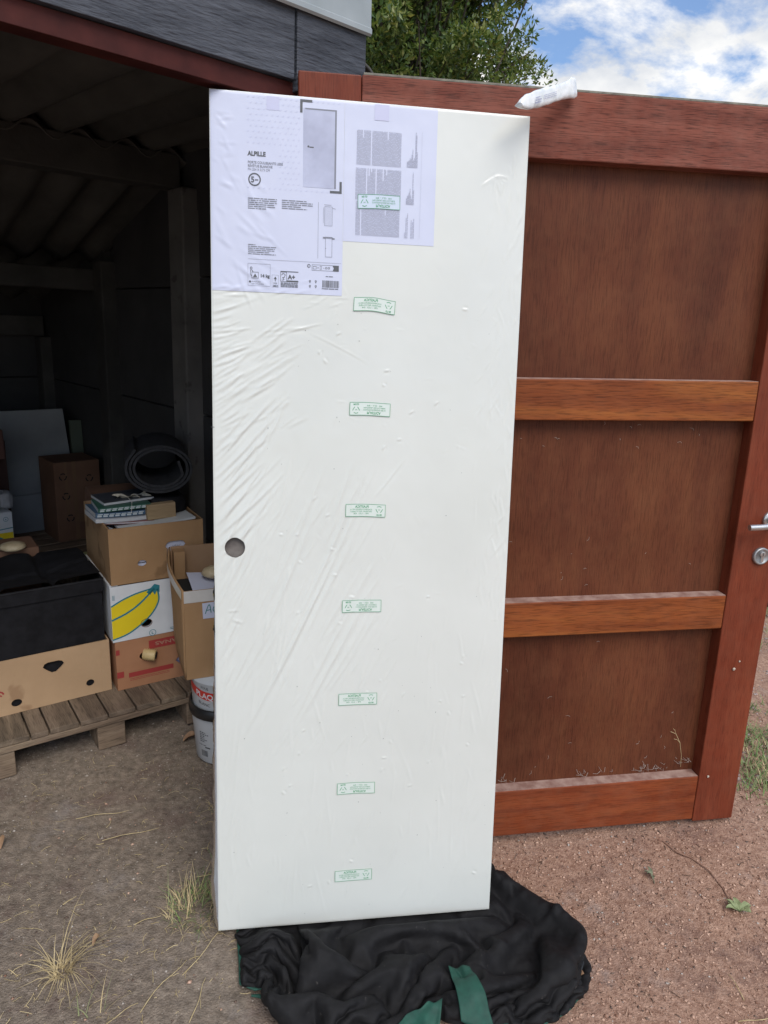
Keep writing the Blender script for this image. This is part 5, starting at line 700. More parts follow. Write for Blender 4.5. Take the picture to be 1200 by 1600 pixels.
# ================================================================ BOXES
M_CB = mat('brown cardboard', (.31, .175, .080), (.46, .285, .145), .85, 3, (1, 1, 1), 8, .7, 11, bdist=.007, lo=.3, hi=.75, speck=(9, (.26, .15, .07), .62))
M_CBL = mat('light brown cardboard', (.42, .27, .15), (.56, .375, .22), .85, 3, (1, 1, 1), 8, .7, 10, bdist=.007, lo=.3, hi=.75, speck=(8, (.36, .22, .12), .62))
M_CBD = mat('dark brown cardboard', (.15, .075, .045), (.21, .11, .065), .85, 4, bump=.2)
M_CBI = mat('cardboard inside', (.30, .18, .10), (.38, .235, .135), .9, 5)
M_CBR = mat('red brown cardboard', (.36, .165, .08), (.45, .22, .115), .8, 4, bump=.2)
M_WC = mat('white coated carton', (.62, .64, .66), (.78, .80, .82), .5, 4, bump=.6, bscale=9, bdist=.006)
M_YEL = mat('yellow print', (.80, .60, .015), (.86, .66, .02), .5, 5); M_TEAL = mat('teal print', (.03, .22, .27), rough=.5)
M_REDP = mat('red print', (.36, .045, .04), rough=.55); M_BLUEP = mat('blue ink', (.03, .05, .30), rough=.5); M_BROWNP = mat('brown print', (.16, .07, .04), rough=.6)
M_TAPE = mat('white tape', (.55, .53, .50), (.66, .64, .61), .45, 9, coat=.3)
M_DARK = mat('dark inside', (.012, .012, .013), rough=.9)
FR = lambda x, y, z: (x, -z, y)      # board standing in the front plane (outside towards -y)
def handhole(cx_, cz, w_=.034, h_=.019):
    return [(cx_ - w_, cz + h_ * .25), (cx_ - w_ * .82, cz + h_ * .8), (cx_ - w_ * .5, cz + h_), (cx_ + w_ * .5, cz + h_), (cx_ + w_ * .82, cz + h_ * .8), (cx_ + w_, cz + h_ * .25), (cx_ + w_ * .7, cz - h_ * .3), (cx_ + w_ * .2, cz - h_), (cx_ - w_ * .2, cz - h_), (cx_ - w_ * .7, cz - h_ * .3)]
def carton(t, x0, x1, D, z0, z1, m, holes=(), mi=None, side_top=None, back=True, th=.005):
    """open-topped carton: front with real hand holes, two sides, back and base"""
    plate('front_panel', [(x0, z0), (x1, z0), (x1, z1), (x0, z1)], list(holes), th, m, t, lambda x, y, z: (x, th / 2 - z, y))
    zt_ = side_top or z1
    for nm, x in (('side_panel', x0), ('side_panel', x1 - th)): MB().hexa([(x, th + .0005, z0), (x + th, th + .0005, z0), (x + th, D, z0), (x, D, z0), (x, th + .0005, z1), (x + th, th + .0005, z1), (x + th, D, zt_), (x, D, zt_)]).build(nm, m, t)
    MB().box((x0 + th + .0005, D - th, z0), (x1 - th - .0005, D, zt_)).build('back_panel', mi or m, t)
    MB().box((x0 + th + .0005, th + .0005, z0 + .001), (x1 - th - .0005, D - th - .0005, z0 + .005)).build('base', mi or m, t)

# -- tray box holding the black bin
t = thing('cardboard_box', 'low light brown fruit box with dark hand hole, on the pallet around the black bin', 'cardboard box', (-1.041, 2.516, .1445), 36)
carton(t, -.55, 0, .40, 0, .214, M_CBL, [handhole(-.202, .150, .037, .022), circ(-.078, .050, .015, 18, .014), circ(-.335, .040, .018, 18, .015)])
MB().box((-.034, -.001, .004), (-.002, .001, .205)).build('corner_flap', M_CBL, t)
k = Ink(); k.line([(-.40, .098), (-.388, .100), (-.378, .094), (-.374, .086)], .006); k.line([(-.40, .086), (-.390, .086), (-.380, .080)], .005); k.build('printed_arrow', M_REDP, t, lambda x, z: (x, -.0008, z))
# -- black fabric bin
M_FAB = mat('black fabric', (.0045, .0045, .006), (.010, .010, .0125), .7, 30, bump=.4, bscale=300, bdist=.001, spec=.3)
bt = thing('storage_bin', 'large black fabric storage bin with a sagging lid, standing in the low brown box', 'storage bin', (-1.041, 2.516, .152), 36)
xs = np.linspace(-.535, -.012, 90); zs_ = np.linspace(0, .44, 26)
def wr(a, b_, s_): return (vnoise(a * 9, b_ * 4, s_) - .5) * .012 + (vnoise(a * 22, b_ * 9, s_ + 1) - .5) * .004
Wl = [[(x, .012 + wr(x, z, 3) * math.sin(math.pi * min(1, z / .44 + .05)), z) for x in xs] for z in zs_]
MB().grid(np.array(Wl)).build('front', M_FAB, bt, smooth=True)
ys = np.linspace(.012, .385, 30)
MB().grid(np.array([[(-.012 + wr(y, z, 5) * .8, y, z) for y in ys] for z in zs_])).grid(np.array([[(-.535, y, z) for y in ys[::-1]] for z in zs_])).build('side', M_FAB, bt, smooth=True)
MB().tube([(-.537, .008, .452), (-.01, .008, .452), (-.008, .012, .452), (-.008, .388, .452), (-.537, .388, .452), (-.537, .008, .452)], [.006] * 6, 8).box((-.538, .003, .405), (-.008, .007, .455)).box((-.010, .004, .410), (-.006, .386, .455)).build('rim_band', M_FAB, bt, bevel=.002)
Lid = [[(x, y, .462 - .03 * math.sin(math.pi * (x + .54) / .53) * math.sin(math.pi * (y - .01) / .38) + (vnoise(x * 12, y * 10, 8) - .5) * .016 - .016 * max(math.exp(-((x + .18) / .012) ** 2), math.exp(-((x + .36) / .012) ** 2), math.exp(-((y - .2) / .012) ** 2)) + .012) for x in xs] for y in ys]
MB().grid(np.array(Lid)).build('lid', M_FAB, bt, smooth=True)

# -- red printed banana box
t = thing('banana_box', 'red brown fruit box with red bands and upside-down BANANAS print, bottom of its stack', 'cardboard box', (-1.006, 2.509, .1445), 34)
carton(t, -.008, .385, .40, 0, .204, M_CBR, [circ(.100, .126, .020, 20, .016), handhole(.262, .070, .040, .021)], M_CBI)
fr = lambda x, z: (x, -.0008, z)
for r4 in ((-.008, .150, .006, .172), (.118, .150, .385, .186), (-.008, .052, .018, .078), (.036, .046, .212, .066)): k = Ink(); k.rect(*r4); k.build('red_band', M_REDP, t, fr)
k = Ink(); k.text('BANANAS', .300, .176, .022, rot=180, bold=.0004, width=.155); k.build('printed_word', mat('faded print on red', (.42, .22, .15), rough=.6), t, lambda x, z: (x, -.0012, z))
k = Ink(); rg = np.random.RandomState(9); [k.words(.04, .20, .038 - q * .006, .004, rg) for q in range(2)]; k.build('fine_print', M_REDP, t, fr)
HM = Matrix.Translation((-1.006, 2.509, .1445)) @ Matrix.Rotation(math.radians(34), 4, 'Z') @ Matrix.Translation((.138, -.024, .128)) @ Matrix.Rotation(math.radians(-32), 4, 'Z') @ Matrix.Rotation(math.radians(6), 4, 'Y')
pr_ = [(0, -.050)] + [(.0185 + .0045 * (i % 2) + .002 * math.sin(math.pi * i / 12), -.050 + .0042 * i) for i in range(12)] + [(.0165, .0), (.0115, -.001), (.0105, -.012), (0, -.012)]
o = MB().lathe(pr_, (0, 0, 0), 'x', 28, False).build('ribbed_hose', mat('cream ribbed hose', (.50, .36, .16), (.66, .50, .25), .5, 30), smooth=True); o.matrix_world = HM; tag(o, 'short cream ribbed hose end poking out of the red banded fruit box', 'hose')
MB().lathe([(0, .0004), (.0145, .0004), (.0145, .0012), (0, .0014)], (0, 0, 0), 'x', 22, False).build('hose_shade_disc', M_DARK, o)  # near-black disc painted for the shade inside the hose end
b = MB().box((.225, .008, .055), (.30, .03, .088)); o = b.build('packet', mat('blue white packet', (.05, .06, .25), (.5, .5, .6), .4, 40, (1, 1, 6))); o.matrix_world = Matrix.Translation((-1.006, 2.509, .1445)) @ Matrix.Rotation(math.radians(34), 4, 'Z'); tag(o, 'blue and white striped packet seen through the hand hole of the red banded box', 'packet')

# -- white banana box
t = thing('banana_box', 'white fruit box with big yellow banana print and circled L, second of its stack', 'cardboard box', (-1.006, 2.509, .3505), 34)
carton(t, -.016, .385, .47, 0, .226, M_WC, [circ(.113, .058, .021, 20, .016), handhole(.262, .135, .036, .020)], M_CBI)
for y0 in (.001,): MB().box((-.016, y0 + .005, .2265), (.015, .46, .2295)).build('top_flange', M_WC, t)
MB().box((-.0165, .425, .2300), (.008, .462, .2320)).build('corner_label', mat('olive corner label', (.20, .21, .10), (.32, .33, .18), .5, 40), t)
def arc(pts, n=24):
    pts = np.array(pts, float); tt = np.linspace(0, len(pts) - 1, n); P_ = []
    for q in tt:     # catmull-rom
        i = min(int(q), len(pts) - 2); f_ = q - i; p = [pts[max(i - 1, 0)], pts[i], pts[i + 1], pts[min(i + 2, len(pts) - 1)]]
        P_.append(.5 * ((2 * p[1]) + (-p[0] + p[2]) * f_ + (2 * p[0] - 5 * p[1] + 4 * p[2] - p[3]) * f_ ** 2 + (-p[0] + 3 * p[1] - 3 * p[2] + p[3]) * f_ ** 3))
    return [tuple(x) for x in P_]
A1 = arc([(-.0155, .148), (.03, .170), (.08, .186), (.135, .196)]); A2 = arc([(-.0155, .092), (.04, .112), (.09, .142), (.150, .196)])
B1 = A2; B2 = arc([(-.0155, .012), (.05, .030), (.125, .082), (.163, .140), (.160, .192)])
k = Ink(); k.strip(A1, A2); k.strip(B1, B2); k.build('banana_print', M_YEL, t, fr)
k = Ink(); k.line(A1, .006); k.line(A2, .0075); k.line(B2, .006); k.poly([(.118, .184), (.150, .214), (.170, .205), (.168, .176), (.158, .184), (.150, .168), (.142, .184), (.132, .172)])
k.ring(.135, .012, .0115, .0135); k.text('L', .1305, .006, .016, bold=.0004)
rg = np.random.RandomState(2); [k.words(.205, .262, .018 - q * .006, .0045, rg) for q in range(2)]; [k.words(-.010, .0, .19 - q * .004, .003, rg) for q in range(5)]
hh = plate('hole_rim', circ(.113, .058, .0225, 20, .0175), [circ(.113, .058, .0205, 20, .0155)], .0006, M_BROWNP, t, lambda x, y, z: (x, -.0012 - z, y))
k.build('teal_print', M_TEAL, t, lambda x, z: (x, -.0013, z))
k = Ink()
for s_ in (arc([(.215, .212), (.214, .198), (.224, .197)], 8), arc([(.228, .198), (.234, .208), (.240, .198), (.230, .202)], 8), arc([(.246, .212), (.246, .197), (.252, .199)], 8), arc([(.222, .188), (.222, .172), (.214, .170)], 8), arc([(.230, .172), (.230, .182), (.236, .174), (.238, .182)], 8), arc([(.243, .188), (.244, .170), (.250, .174)], 8)): k.line(s_, .0022)
k.build('handwriting', M_BLUEP, t, lambda x, z: (x, -.0013, z))
MB().add([(.208, -.0007, .158), (.262, -.0007, .158), (.262, -.0007, .222), (.208, -.0007, .222)], [(0, 1, 2, 3)]).build('sticker', M_WC, t)
MB().box((.21, .012, .10), (.33, .05, .17)).build('dark_contents', M_DARK, t)

# -- brown box with papers on top
t = thing('cardboard_box', 'open brown box holding notebooks and a white board, topmost of its stack', 'cardboard box', (-1.006, 2.509, .5815), 34)
carton(t, -.010, .350, .42, 0, .222, M_CB, [circ(.108, .074, .017, 20, .0125), handhole(.238, .122, .040, .024)], M_CBI, side_top=.235)
MB().box((.085, .008, .055), (.135, .010, .095)).build('paper_inside', M_PAP, t); MB().box((.19, .008, .09), (.29, .010, .15)).build('paper_inside', M_PAP, t)
MB().box((.088, .0055, .0735), (.130, .0075, .0755)).build('paper_edge', M_DARK, t)
k = Ink(); k.text('HBAC', .228, .118, .014, width=.034); k.build('handwriting', M_INK2, t, lambda x, z: (x, .0076, z))
BM = Matrix.Translation((-1.006, 2.509, .5815)) @ Matrix.Rotation(math.radians(34), 4, 'Z')
def inbox(o, lbl, ct, M=None, group=None): o.matrix_world = BM @ (M or Matrix()); return tag(o, lbl, ct, group)
M_WB = mat('white board', (.55, .57, .58), (.64, .66, .66), .6, 8)
inbox(MB().hexa([(.045, .03, .200), (.325, .012, .222), (.340, .36, .205), (.03, .36, .19), (.045, .028, .206), (.325, .010, .231), (.340, .36, .212), (.03, .36, .197)]).build('white_board', M_WB, bevel=.0008), 'thin white board lying slanted across the open brown box', 'board')
inbox(MB().grid(np.array([[(.012 + .035 * u_, .03 + .2 * v_, .192 + .012 * math.sin(3 * u_ + 4 * v_)) for u_ in np.linspace(0, 1, 8)] for v_ in np.linspace(0, 1, 8)])).build('paper_sheet', mat('grey crumpled paper', (.33, .34, .38), (.45, .46, .50), .7, 20)), 'crumpled grey paper tucked in the left corner of the brown box', 'paper')
# notebooks
cols = [((.30, .12, .11), 'thin notebook with dull pink cover at the bottom of the notebook pile'), ((.42, .44, .48), 'white paged notebook with bent cover, second in the pile'), ((.05, .10, .17), 'navy notebook with white dashed spine, middle of the pile'), ((.025, .10, .07), 'dark green notebook with white dashed spine near the pile top'), ((.05, .055, .07), 'dark grey notebook on top of the pile')]
M_PG = mat('page edges', (.45, .46, .47), (.58, .59, .60), .8, 60, (1, 1, 12)); M_DASH = mat('pale dashes', (.50, .56, .58), rough=.6)
for q, (c_, lb) in enumerate(cols):
    x0 = (-.010, -.032, -.030, -.018, .012)[q]; z0 = (.212, .2205, .238, .258, .275)[q]; h_ = (.0075, .0165, .0185, .0165, .012)[q]; y0 = (.095, .090, .100, .105, .135)[q]; w_ = .195
    nb = thing('notebook', lb, 'notebook', group='notebooks piled in the brown box', M=BM @ Matrix.Translation((x0, y0, z0 + .003)) @ Matrix.Rotation((-.06, .05, .03, -.05, .1)[q], 4, 'Z') @ Matrix.Rotation((.05, .045, .03, -.02, -.02)[q], 4, 'Y'))
    mc = mat('notebook cover %d' % q, c_, rough=.5)
    xs_ = np.linspace(0, w_, 12); bend = lambda x: .010 * ((.5 - x / w_) ** 2) * (q < 3)
    for zz0, zz1, mm, nm, ins in ((0, .0012, mc, 'cover', 0), (.0014, h_ - .0014, M_PG, 'pages', .002), (h_ - .0012, h_, mc, 'cover', 0)):
        b = MB()
        for xa, xb in zip(xs_[:-1], xs_[1:]): b.hexa([(xa, ins, zz0 + bend(xa)), (xb, ins, zz0 + bend(xb)), (xb, .16 - ins, zz0 + bend(xb)), (xa, .16 - ins, zz0 + bend(xa)), (xa, ins, zz1 + bend(xa)), (xb, ins, zz1 + bend(xb)), (xb, .16 - ins, zz1 + bend(xb)), (xa, .16 - ins, zz1 + bend(xa))])
        b.build(nm, mm, nb)
    if q in (2, 3):
        b = MB(); [b.hexa([(xa, -.0006, .0002 + bend(xa)), (xb, -.0006, .0002 + bend(xb)), (xb, .0018, .0002 + bend(xb)), (xa, .0018, .0002 + bend(xa)), (xa, -.0006, h_ - .0002 + bend(xa)), (xb, -.0006, h_ - .0002 + bend(xb)), (xb, .0018, h_ - .0002 + bend(xb)), (xa, .0018, h_ - .0002 + bend(xa))]) for xa, xb in zip(xs_[:-1], xs_[1:])]; b.build('spine', mc, nb)
        b = MB(); [b.box((.006 + .022 * s_, -.0016, .003 + bend(.01 + .022 * s_)), (.022 + .022 * s_, .002, h_ - .009 + bend(.01 + .022 * s_))) for s_ in range(8)]; [b.box((.008 + .022 * s_, -.0012, h_ - .0075 + bend(.01 + .022 * s_)), (.026 + .022 * s_, .002, h_ - .004 + bend(.01 + .022 * s_))) for s_ in range(8)]
        b.build('spine_dashes', M_DASH, nb)
# wood block, gloves, dark bag
inbox(MB().box((0, 0, 0), (.112, .035, .060)).build('wood_block', wood('pale pine', (.30, .22, .13), (.40, .30, .18), (.48, .37, .24), 'x', .7, 20, 9, 0, .15), bevel=.002), 'pale wooden block lying on the white board in front of the rolled mat', 'wood block', Matrix.Translation((.158, .080, .217)) @ Matrix.Rotation(-.03, 4, 'Y'))
def pillow(c, sx, sy, sz, seed, n=22):
    P_ = []
    for j in range(n):
        th = math.pi * j / (n - 1); ring_ = []
        for i in range(n * 2):
            ph = 2 * math.pi * i / (n * 2); k_ = 1 + .22 * (vnoise(math.cos(ph) * 2 + 5, math.sin(ph) * 2 + th * 2, seed) - .5); e_ = .55
            f_ = lambda v_: math.copysign(abs(v_) ** e_, v_); ring_.append((c[0] + sx * f_(math.sin(th) * math.cos(ph)) * k_, c[1] + sy * f_(math.sin(th) * math.sin(ph)) * k_, c[2] + sz * f_(math.cos(th)) * k_))
        P_.append(ring_)
    return MB().grid(np.array(P_), True)
inbox(pillow((.262, .22, .255), .075, .10, .040, 3).build('black_bag', M_FAB, smooth=True), 'soft black bag squeezed between wood block and rolled mat', 'bag')
inbox(MB().grid(np.array([[(.06 + .13 * u_ + .01 * math.sin(9 * v_),   .155 + .05 * v_, .297 + .010 * math.sin(5 * u_ + v_ * 3) + .006 * math.sin(14 * u_)) for u_ in np.linspace(0, 1, 22)] for v_ in np.linspace(0, 1, 10)])).build('work_glove', mat('cream cotton', (.42, .38, .30), (.58, .54, .45), .9, 50)), 'cream cotton glove lying flat on top of the notebooks', 'glove')
inbox(MB().tube([(.105, .170, .300), (.107, .104, .292), (.104, .096, .275), (.100, .094, .250)], .0012, 6).build('string', M_TAPE), 'thin pale string hanging over the notebook edges', 'string')
# rolled mat
M_MAT = mat('dark grey foam mat', (.014, .015, .018), (.030, .031, .036), .85, 60, bump=.5, bscale=260, bdist=.001)
sp = []; nT = 190
for i in range(nT):
    a = i / (nT - 1) * 2 * math.pi * 2.55 + .35; r = .093 + .0150 * (a - .35) / (2 * math.pi) ; sp.append((r * math.cos(-a) * .97, r * math.sin(-a) * .74))
sp = [(.070, .030)] + sp; sp.append((sp[-1][0] + .012, sp[-1][1] + .018)); sp = np.array(sp); tn = np.gradient(sp, axis=0); tn /= np.linalg.norm(tn, axis=1)[:, None]; nm_ = np.stack([-tn[:, 1], tn[:, 0]], 1) * .0050
Aa, Bb = sp + nm_, sp - nm_; Dp = .34; b = MB(); P4 = np.array([[(*p[:1], 0, p[1]) for p in Aa], [(p[0], Dp, p[1]) for p in Aa], [(p[0], Dp, p[1]) for p in Bb], [(p[0], 0, p[1]) for p in Bb], [(p[0], 0, p[1]) for p in Aa]])
b.grid(P4); mt = b.build('rolled_mat', M_MAT, smooth=False); inbox(mt, 'rolled dark grey foam mat lying on top of the brown box stack', 'foam mat', Matrix.Translation((.222, .11, .412)) @ Matrix.Rotation(-.24, 4, 'Z'))

# -- tall box with taped rim
t = thing('cardboard_box', 'tall open brown box with white taped rim, balanced on the plaster bucket', 'cardboard box', (-.672, 2.270, .332), 24)
D = .34
plate('front_panel', [(0, 0), (.30, 0), (.30, .333), (0, .333)], [], .005, M_CB, t, lambda x, y, z: (x, .0025 - z, y))
Ls = np.array([[(.001 - .016 * math.sin(math.pi * yv / D) * (.3 + zv), .006 + yv - .05 * (1 - zv) * (yv / D), zv * (.333 + .060 * (yv / D)) + .004 * math.sin(9 * yv) + .05 * (1 - zv) * (yv / D)) for yv in np.linspace(0, D - .012, 14)] for zv in np.linspace(0, 1, 10)])
q = MB().grid(Ls).build('side_panel', M_CB, t, smooth=True).modifiers.new('s', 'SOLIDIFY'); q.thickness = .005
MB().box((.295, .006, 0), (.30, D - .012, .36)).build('side_panel', M_CBI, t); MB().box((0, D - .011, .05), (.30, D - .006, .393)).build('back_panel', M_CBI, t); MB().box((.006, .006, .002), (.294, D - .06, .007)).build('base', M_CBI, t)
MB().box((.005, D - .060, .20), (.045, D - .012, .385)).build('corner_flap', M_CB, t)
k = Ink(); k.rect(-.001, .290, .301, .3335, 12); k.build('rim_tape', M_TAPE, t, lambda x, z: (x, -.0012 - .0006 * math.sin(x * 90), z))
Lt = np.array([[Ls[-1, i] + np.array([-.0095, -.003, dz]) for i in range(14)] for dz in (.002, -.030)]); MB().grid(Lt).build('rim_tape', M_TAPE, t)
k = Ink(); k.poly([(.062, .226), (.19, .226), (.19, .287), (.060, .284)]); k.build('paper_label', M_PAP, t, lambda x, z: (x, -.0016, z))
k = Ink(); k.line(arc([(.070, .244), (.080, .272), (.086, .274), (.090, .246)], 12), .0028); k.line([(.074, .256), (.089, .258)], .0026); k.line(arc([(.112, .268), (.102, .270), (.097, .256), (.104, .246), (.114, .250)], 14), .0028); k.line(arc([(.134, .268), (.124, .270), (.119, .256), (.126, .246), (.136, .250)], 14), .0028)
k.build('handwriting', mat('teal marker', (.02, .20, .18), rough=.5), t, lambda x, z: (x, -.0021, z))
TM = Matrix.Translation((-.672, 2.270, .332)) @ Matrix.Rotation(math.radians(24), 4, 'Z')
o = MB().grid(np.array([[(.040 + .24 * u_, .02 + .20 * v_, .318 + .006 * math.sin(5 * u_ + 2 * v_) - .02 * (1 - v_)) for u_ in np.linspace(0, 1, 10)] for v_ in np.linspace(0, 1, 8)])).build('folded_paper', M_PAP, smooth=True); o.matrix_world = TM; tag(o, 'white folded paper lying in the mouth of the tall taped box', 'paper')
o = MB().box((.006, .006, .01), (.290, .26, .285)).build('packed_clothes', M_DARK); o.matrix_world = TM; tag(o, 'dark packed contents filling the tall taped box under the paper', 'clothes')
o = MB().lathe([(0, .0), (.03, .003), (.046, .014), (.040, .028), (.022, .038), (.0, .041)], (.13, .15, .322), 'z', 26, False).build('scallop_shell', mat('cream shell', (.42, .33, .20), (.56, .46, .30), .5, 30, bump=.6, bdist=.004), smooth=True); o.matrix_world = TM; tag(o, 'cream rounded shell resting on the folded paper in the tall box', 'shell')

# -- buckets
M_BKT = mat('white plastic', (.52, .54, .56), (.62, .64, .65), .35, 4, coat=.2); M_RIM = mat('black plastic rim', (.015, .015, .016), rough=.4)
def cyl(r0, r1, z0, z1, off=.0008):
    def f_(ang, z): r = np.interp(z, [z0, z1], [r0, r1]) + off; a = math.radians(ang); return (r * math.cos(a), r * math.sin(a), z)
    return f_
bx, by = -.560, 2.365
t = thing('plaster_bucket', 'lower white plastic bucket with barcode label standing on the dirt', 'bucket', (bx, by, .0), 0)
MB().lathe([(.0, .001), (.104, .001), (.108, .006), (.122, .205)], n=48, cap=False).build('bucket_body', M_BKT, t, smooth=True)
MB().lathe([(.1235, .186), (.130, .190), (.131, .205), (.129, .226), (.124, .229), (.120, .226)], n=48, cap=False).build('rim', M_RIM, t, smooth=True)
cf = cyl(.108, .122, .006, .205); k = Ink(); rg = np.random.RandomState(14)
def wrapw(k_, a0, a1, z, h_, r=.115):
    a = a0
    while a < a1: w_ = rg.uniform(1.5, 5); k_.rect(a, z, min(a + w_, a1), z + h_); a += w_ + 1.2
for q in range(6): wrapw(k, 232, 232 + rg.uniform(8, 20), .128 - q * .0075, .0038)
wrapw(k, 228, 246, .075, .003); k.rect(243, .066, 254, .0715)
a = 233
while a < 247: w_ = rg.choice([.5, 1.0, 1.4]); k.rect(a, .030, a + w_, .055); a += w_ + rg.choice([.5, .9])
k.build('fine_print', M_INK, t, cf)
t = thing('plaster_bucket', 'upper white bucket with red PLAQUE band nested in the lower bucket', 'bucket', (bx, by, .0), 0)
MB().lathe([(.0, .180), (.104, .180), (.1165, .222), (.1215, .327), (.1235, .330), (.0, .3305)], n=48, cap=False).build('bucket_body', M_BKT, t, smooth=True)
cf = cyl(.1165, .1215, .222, .327); k = Ink(); k.strip([(a, .264 + .014 * ((a - 262) / 40) ** 2) for a in np.linspace(205, 335, 40)], [(a, .297 + .014 * ((a - 262) / 40) ** 2) for a in np.linspace(205, 335, 40)]); k.build('red_band', mat('bright red print', (.55, .04, .03), rough=.35), t, cf)
def cyltext(k_, body, a0, z, size, bold=0):
    V, Fc = text_geo(body, size, bold); V = V.copy(); V[:, 0] = a0 + np.degrees(V[:, 0] / .12); k_.add([(x, z + y + .014 * ((x - 262) / 40) ** 2) for x, y in V], Fc)
k = Ink(); cyltext(k, 'PLAQUE', 228, .269, .030, .0006); k.build('printed_word', M_WC, t, cyl(.1165, .1215, .222, .327, .0014))
for a4 in (('SOUS', 240, .306, .013, .0002), ('BLANC', 233, .240, .016, .0002)): k = Ink(); cyltext(k, *a4); k.build('small_print', M_INK, t, cf)

# ================================================================ DEEP IN THE SHED
SM = Matrix.Translation(P0) @ Matrix.Rotation(math.radians(42.5), 4, 'Z')
def inshed(o, lbl, ct, group=None): o.matrix_world = SM; return tag(o, lbl, ct, group)
t = thing('cardboard_box', 'dark taped brown box with black recycling marks in the shed depth', 'cardboard box', M=SM @ Matrix.Translation((.140, 2.50, .3385)))
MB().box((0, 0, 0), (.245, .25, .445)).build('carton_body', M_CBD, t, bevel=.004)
MB().box((.055, -.0012, .14), (.068, 0, .445)).box((.1, -.0014, .10), (.16, 0, .15)).box((.095, -.001, .0), (.115, 0, .445)).build('packing_tape', mat('shiny brown tape', (.22, .13, .08), rough=.25, coat=.5), t)
k = Ink()
for (x, z) in ((.045, .365), (.185, .345), (.055, .255), (.07, .13), (.19, .13)):
    for q in range(3):
        a = 90 + q * 120; k.line([(x + .018 * math.cos(math.radians(a + d_)), z + .018 * math.sin(math.radians(a + d_))) for d_ in (-42, -15, 15, 42)], .006)
k.build('recycling_mark', M_DARK, t, lambda x, z: (x, -.0018, z))
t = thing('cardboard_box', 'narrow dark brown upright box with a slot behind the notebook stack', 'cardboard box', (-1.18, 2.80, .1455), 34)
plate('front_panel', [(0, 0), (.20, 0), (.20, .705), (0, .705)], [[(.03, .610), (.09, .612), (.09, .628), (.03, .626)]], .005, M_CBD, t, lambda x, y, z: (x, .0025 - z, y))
MB().box((0, .006, 0), (.005, .2, .705)).box((.195, .006, 0), (.2, .2, .705)).box((.006, .195, 0), (.194, .2, .705)).box((.006, .006, .7), (.194, .194, .705)).build('sides', M_CBD, t)
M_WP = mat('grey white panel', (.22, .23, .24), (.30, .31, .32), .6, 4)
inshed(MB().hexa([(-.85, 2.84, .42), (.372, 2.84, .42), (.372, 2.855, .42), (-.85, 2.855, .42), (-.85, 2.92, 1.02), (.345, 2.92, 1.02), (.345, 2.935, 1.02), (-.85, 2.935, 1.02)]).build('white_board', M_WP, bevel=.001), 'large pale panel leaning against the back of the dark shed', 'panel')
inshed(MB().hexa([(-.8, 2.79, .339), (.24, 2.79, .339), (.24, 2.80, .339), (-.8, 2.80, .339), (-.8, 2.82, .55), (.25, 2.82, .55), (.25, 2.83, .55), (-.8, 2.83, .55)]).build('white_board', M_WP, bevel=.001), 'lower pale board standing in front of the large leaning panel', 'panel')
inshed(MB().hexa([(.375, 2.86, .345), (.44, 2.86, .345), (.44, 2.89, .345), (.375, 2.89, .345), (.375, 2.90, .95), (.44, 2.90, .95), (.44, 2.93, .95), (.375, 2.93, .95)]).build('timber_offcut', mat('green grey board', (.10, .12, .09), rough=.8)), 'narrow greenish board beside the pale panel at the shed back', 'board')
# cartons at the left edge, far in
t = thing('banana_box', 'white fruit box with blue round fruit logo and circled A at the far left', 'cardboard box', M=SM @ Matrix.Translation((-.115, 2.38, .3385)))
carton(t, -.42, 0, .35, 0, .240, M_WC, [], M_CBI)
MB().box((-.418, .006, .2405), (-.002, .34, .2425)).build('lid_flap', M_WC, t)
k = Ink(); k.rect(-.42, .008, -.001, .135); k.build('yellow_print', M_YEL, t, fr)
k = Ink(); k.line(arc([(-.42, .150), (-.2, .146), (-.001, .158)], 12), .005); k.line([(-.04, .072), (-.001, .084)], .005); k.ring(-.095, .070, 0, .062, 30, .85); k.ring(-.030, .205, .010, .012); k.text('A', -.0345, .2, .012, bold=.0003); k.build('teal_print', M_TEAL, t, lambda x, z: (x, -.0013, z))
k = Ink(); k.text('Chiquita', -.140, .040, .024, rot=18, bold=.0004); k.build('logo_word', M_WC, t, lambda x, z: (x, -.0018, z))
t = thing('white_carton', 'white carton with a red corner print on top of the far left fruit box', 'cardboard box', M=SM @ Matrix.Translation((-.175, 2.40, .5825)))
MB().box((-.3, 0, 0), (0, .25, .250)).build('carton_body', M_WC, t, bevel=.002)
k = Ink(); k.poly([(-.07, .075), (-.03, .085), (-.002, .115), (-.002, .150), (-.05, .150), (-.07, .14)]); k.build('red_print', mat('bright red print', (.55, .04, .03), rough=.35), t, fr)
inshed(pillow((-.125, 2.46, .628), .034, .05, .044, 9).build('paper_bag', mat('crumpled grey paper bag', (.26, .26, .28), (.40, .40, .42), .7, 20, bump=.5), smooth=True), 'crumpled grey paper bag on the far left fruit box', 'bag')
inshed(MB().box((-.32, 2.46, .836), (-.10, 2.66, .985)).build('brick_red_carton', mat('dark red brown carton', (.07, .03, .025), (.11, .05, .04), .8, 6), bevel=.003), 'dark red brown carton on top of the white carton at the left edge', 'carton')
inshed(MB().box((-.164, 2.62, .345), (-.055, 2.75, .905)).build('dark_wood_box', mat('dark red wood', (.06, .028, .024), (.09, .042, .035), .8, 6), bevel=.003), 'dark red upright wooden box between the white carton and the pale panel', 'wooden box')
o = MB().lathe([(0, .0), (.034, .004), (.05, .014), (.044, .026), (.02, .034), (.0, .036)], (0, 0, 0), 'z', 26, False).build('cream_shell', mat('cream shell', (.42, .33, .20)), smooth=True); o.location = (-1.480, 2.700, .640); tag(o, 'cream flat shell at the left edge behind the black bin', 'shell')
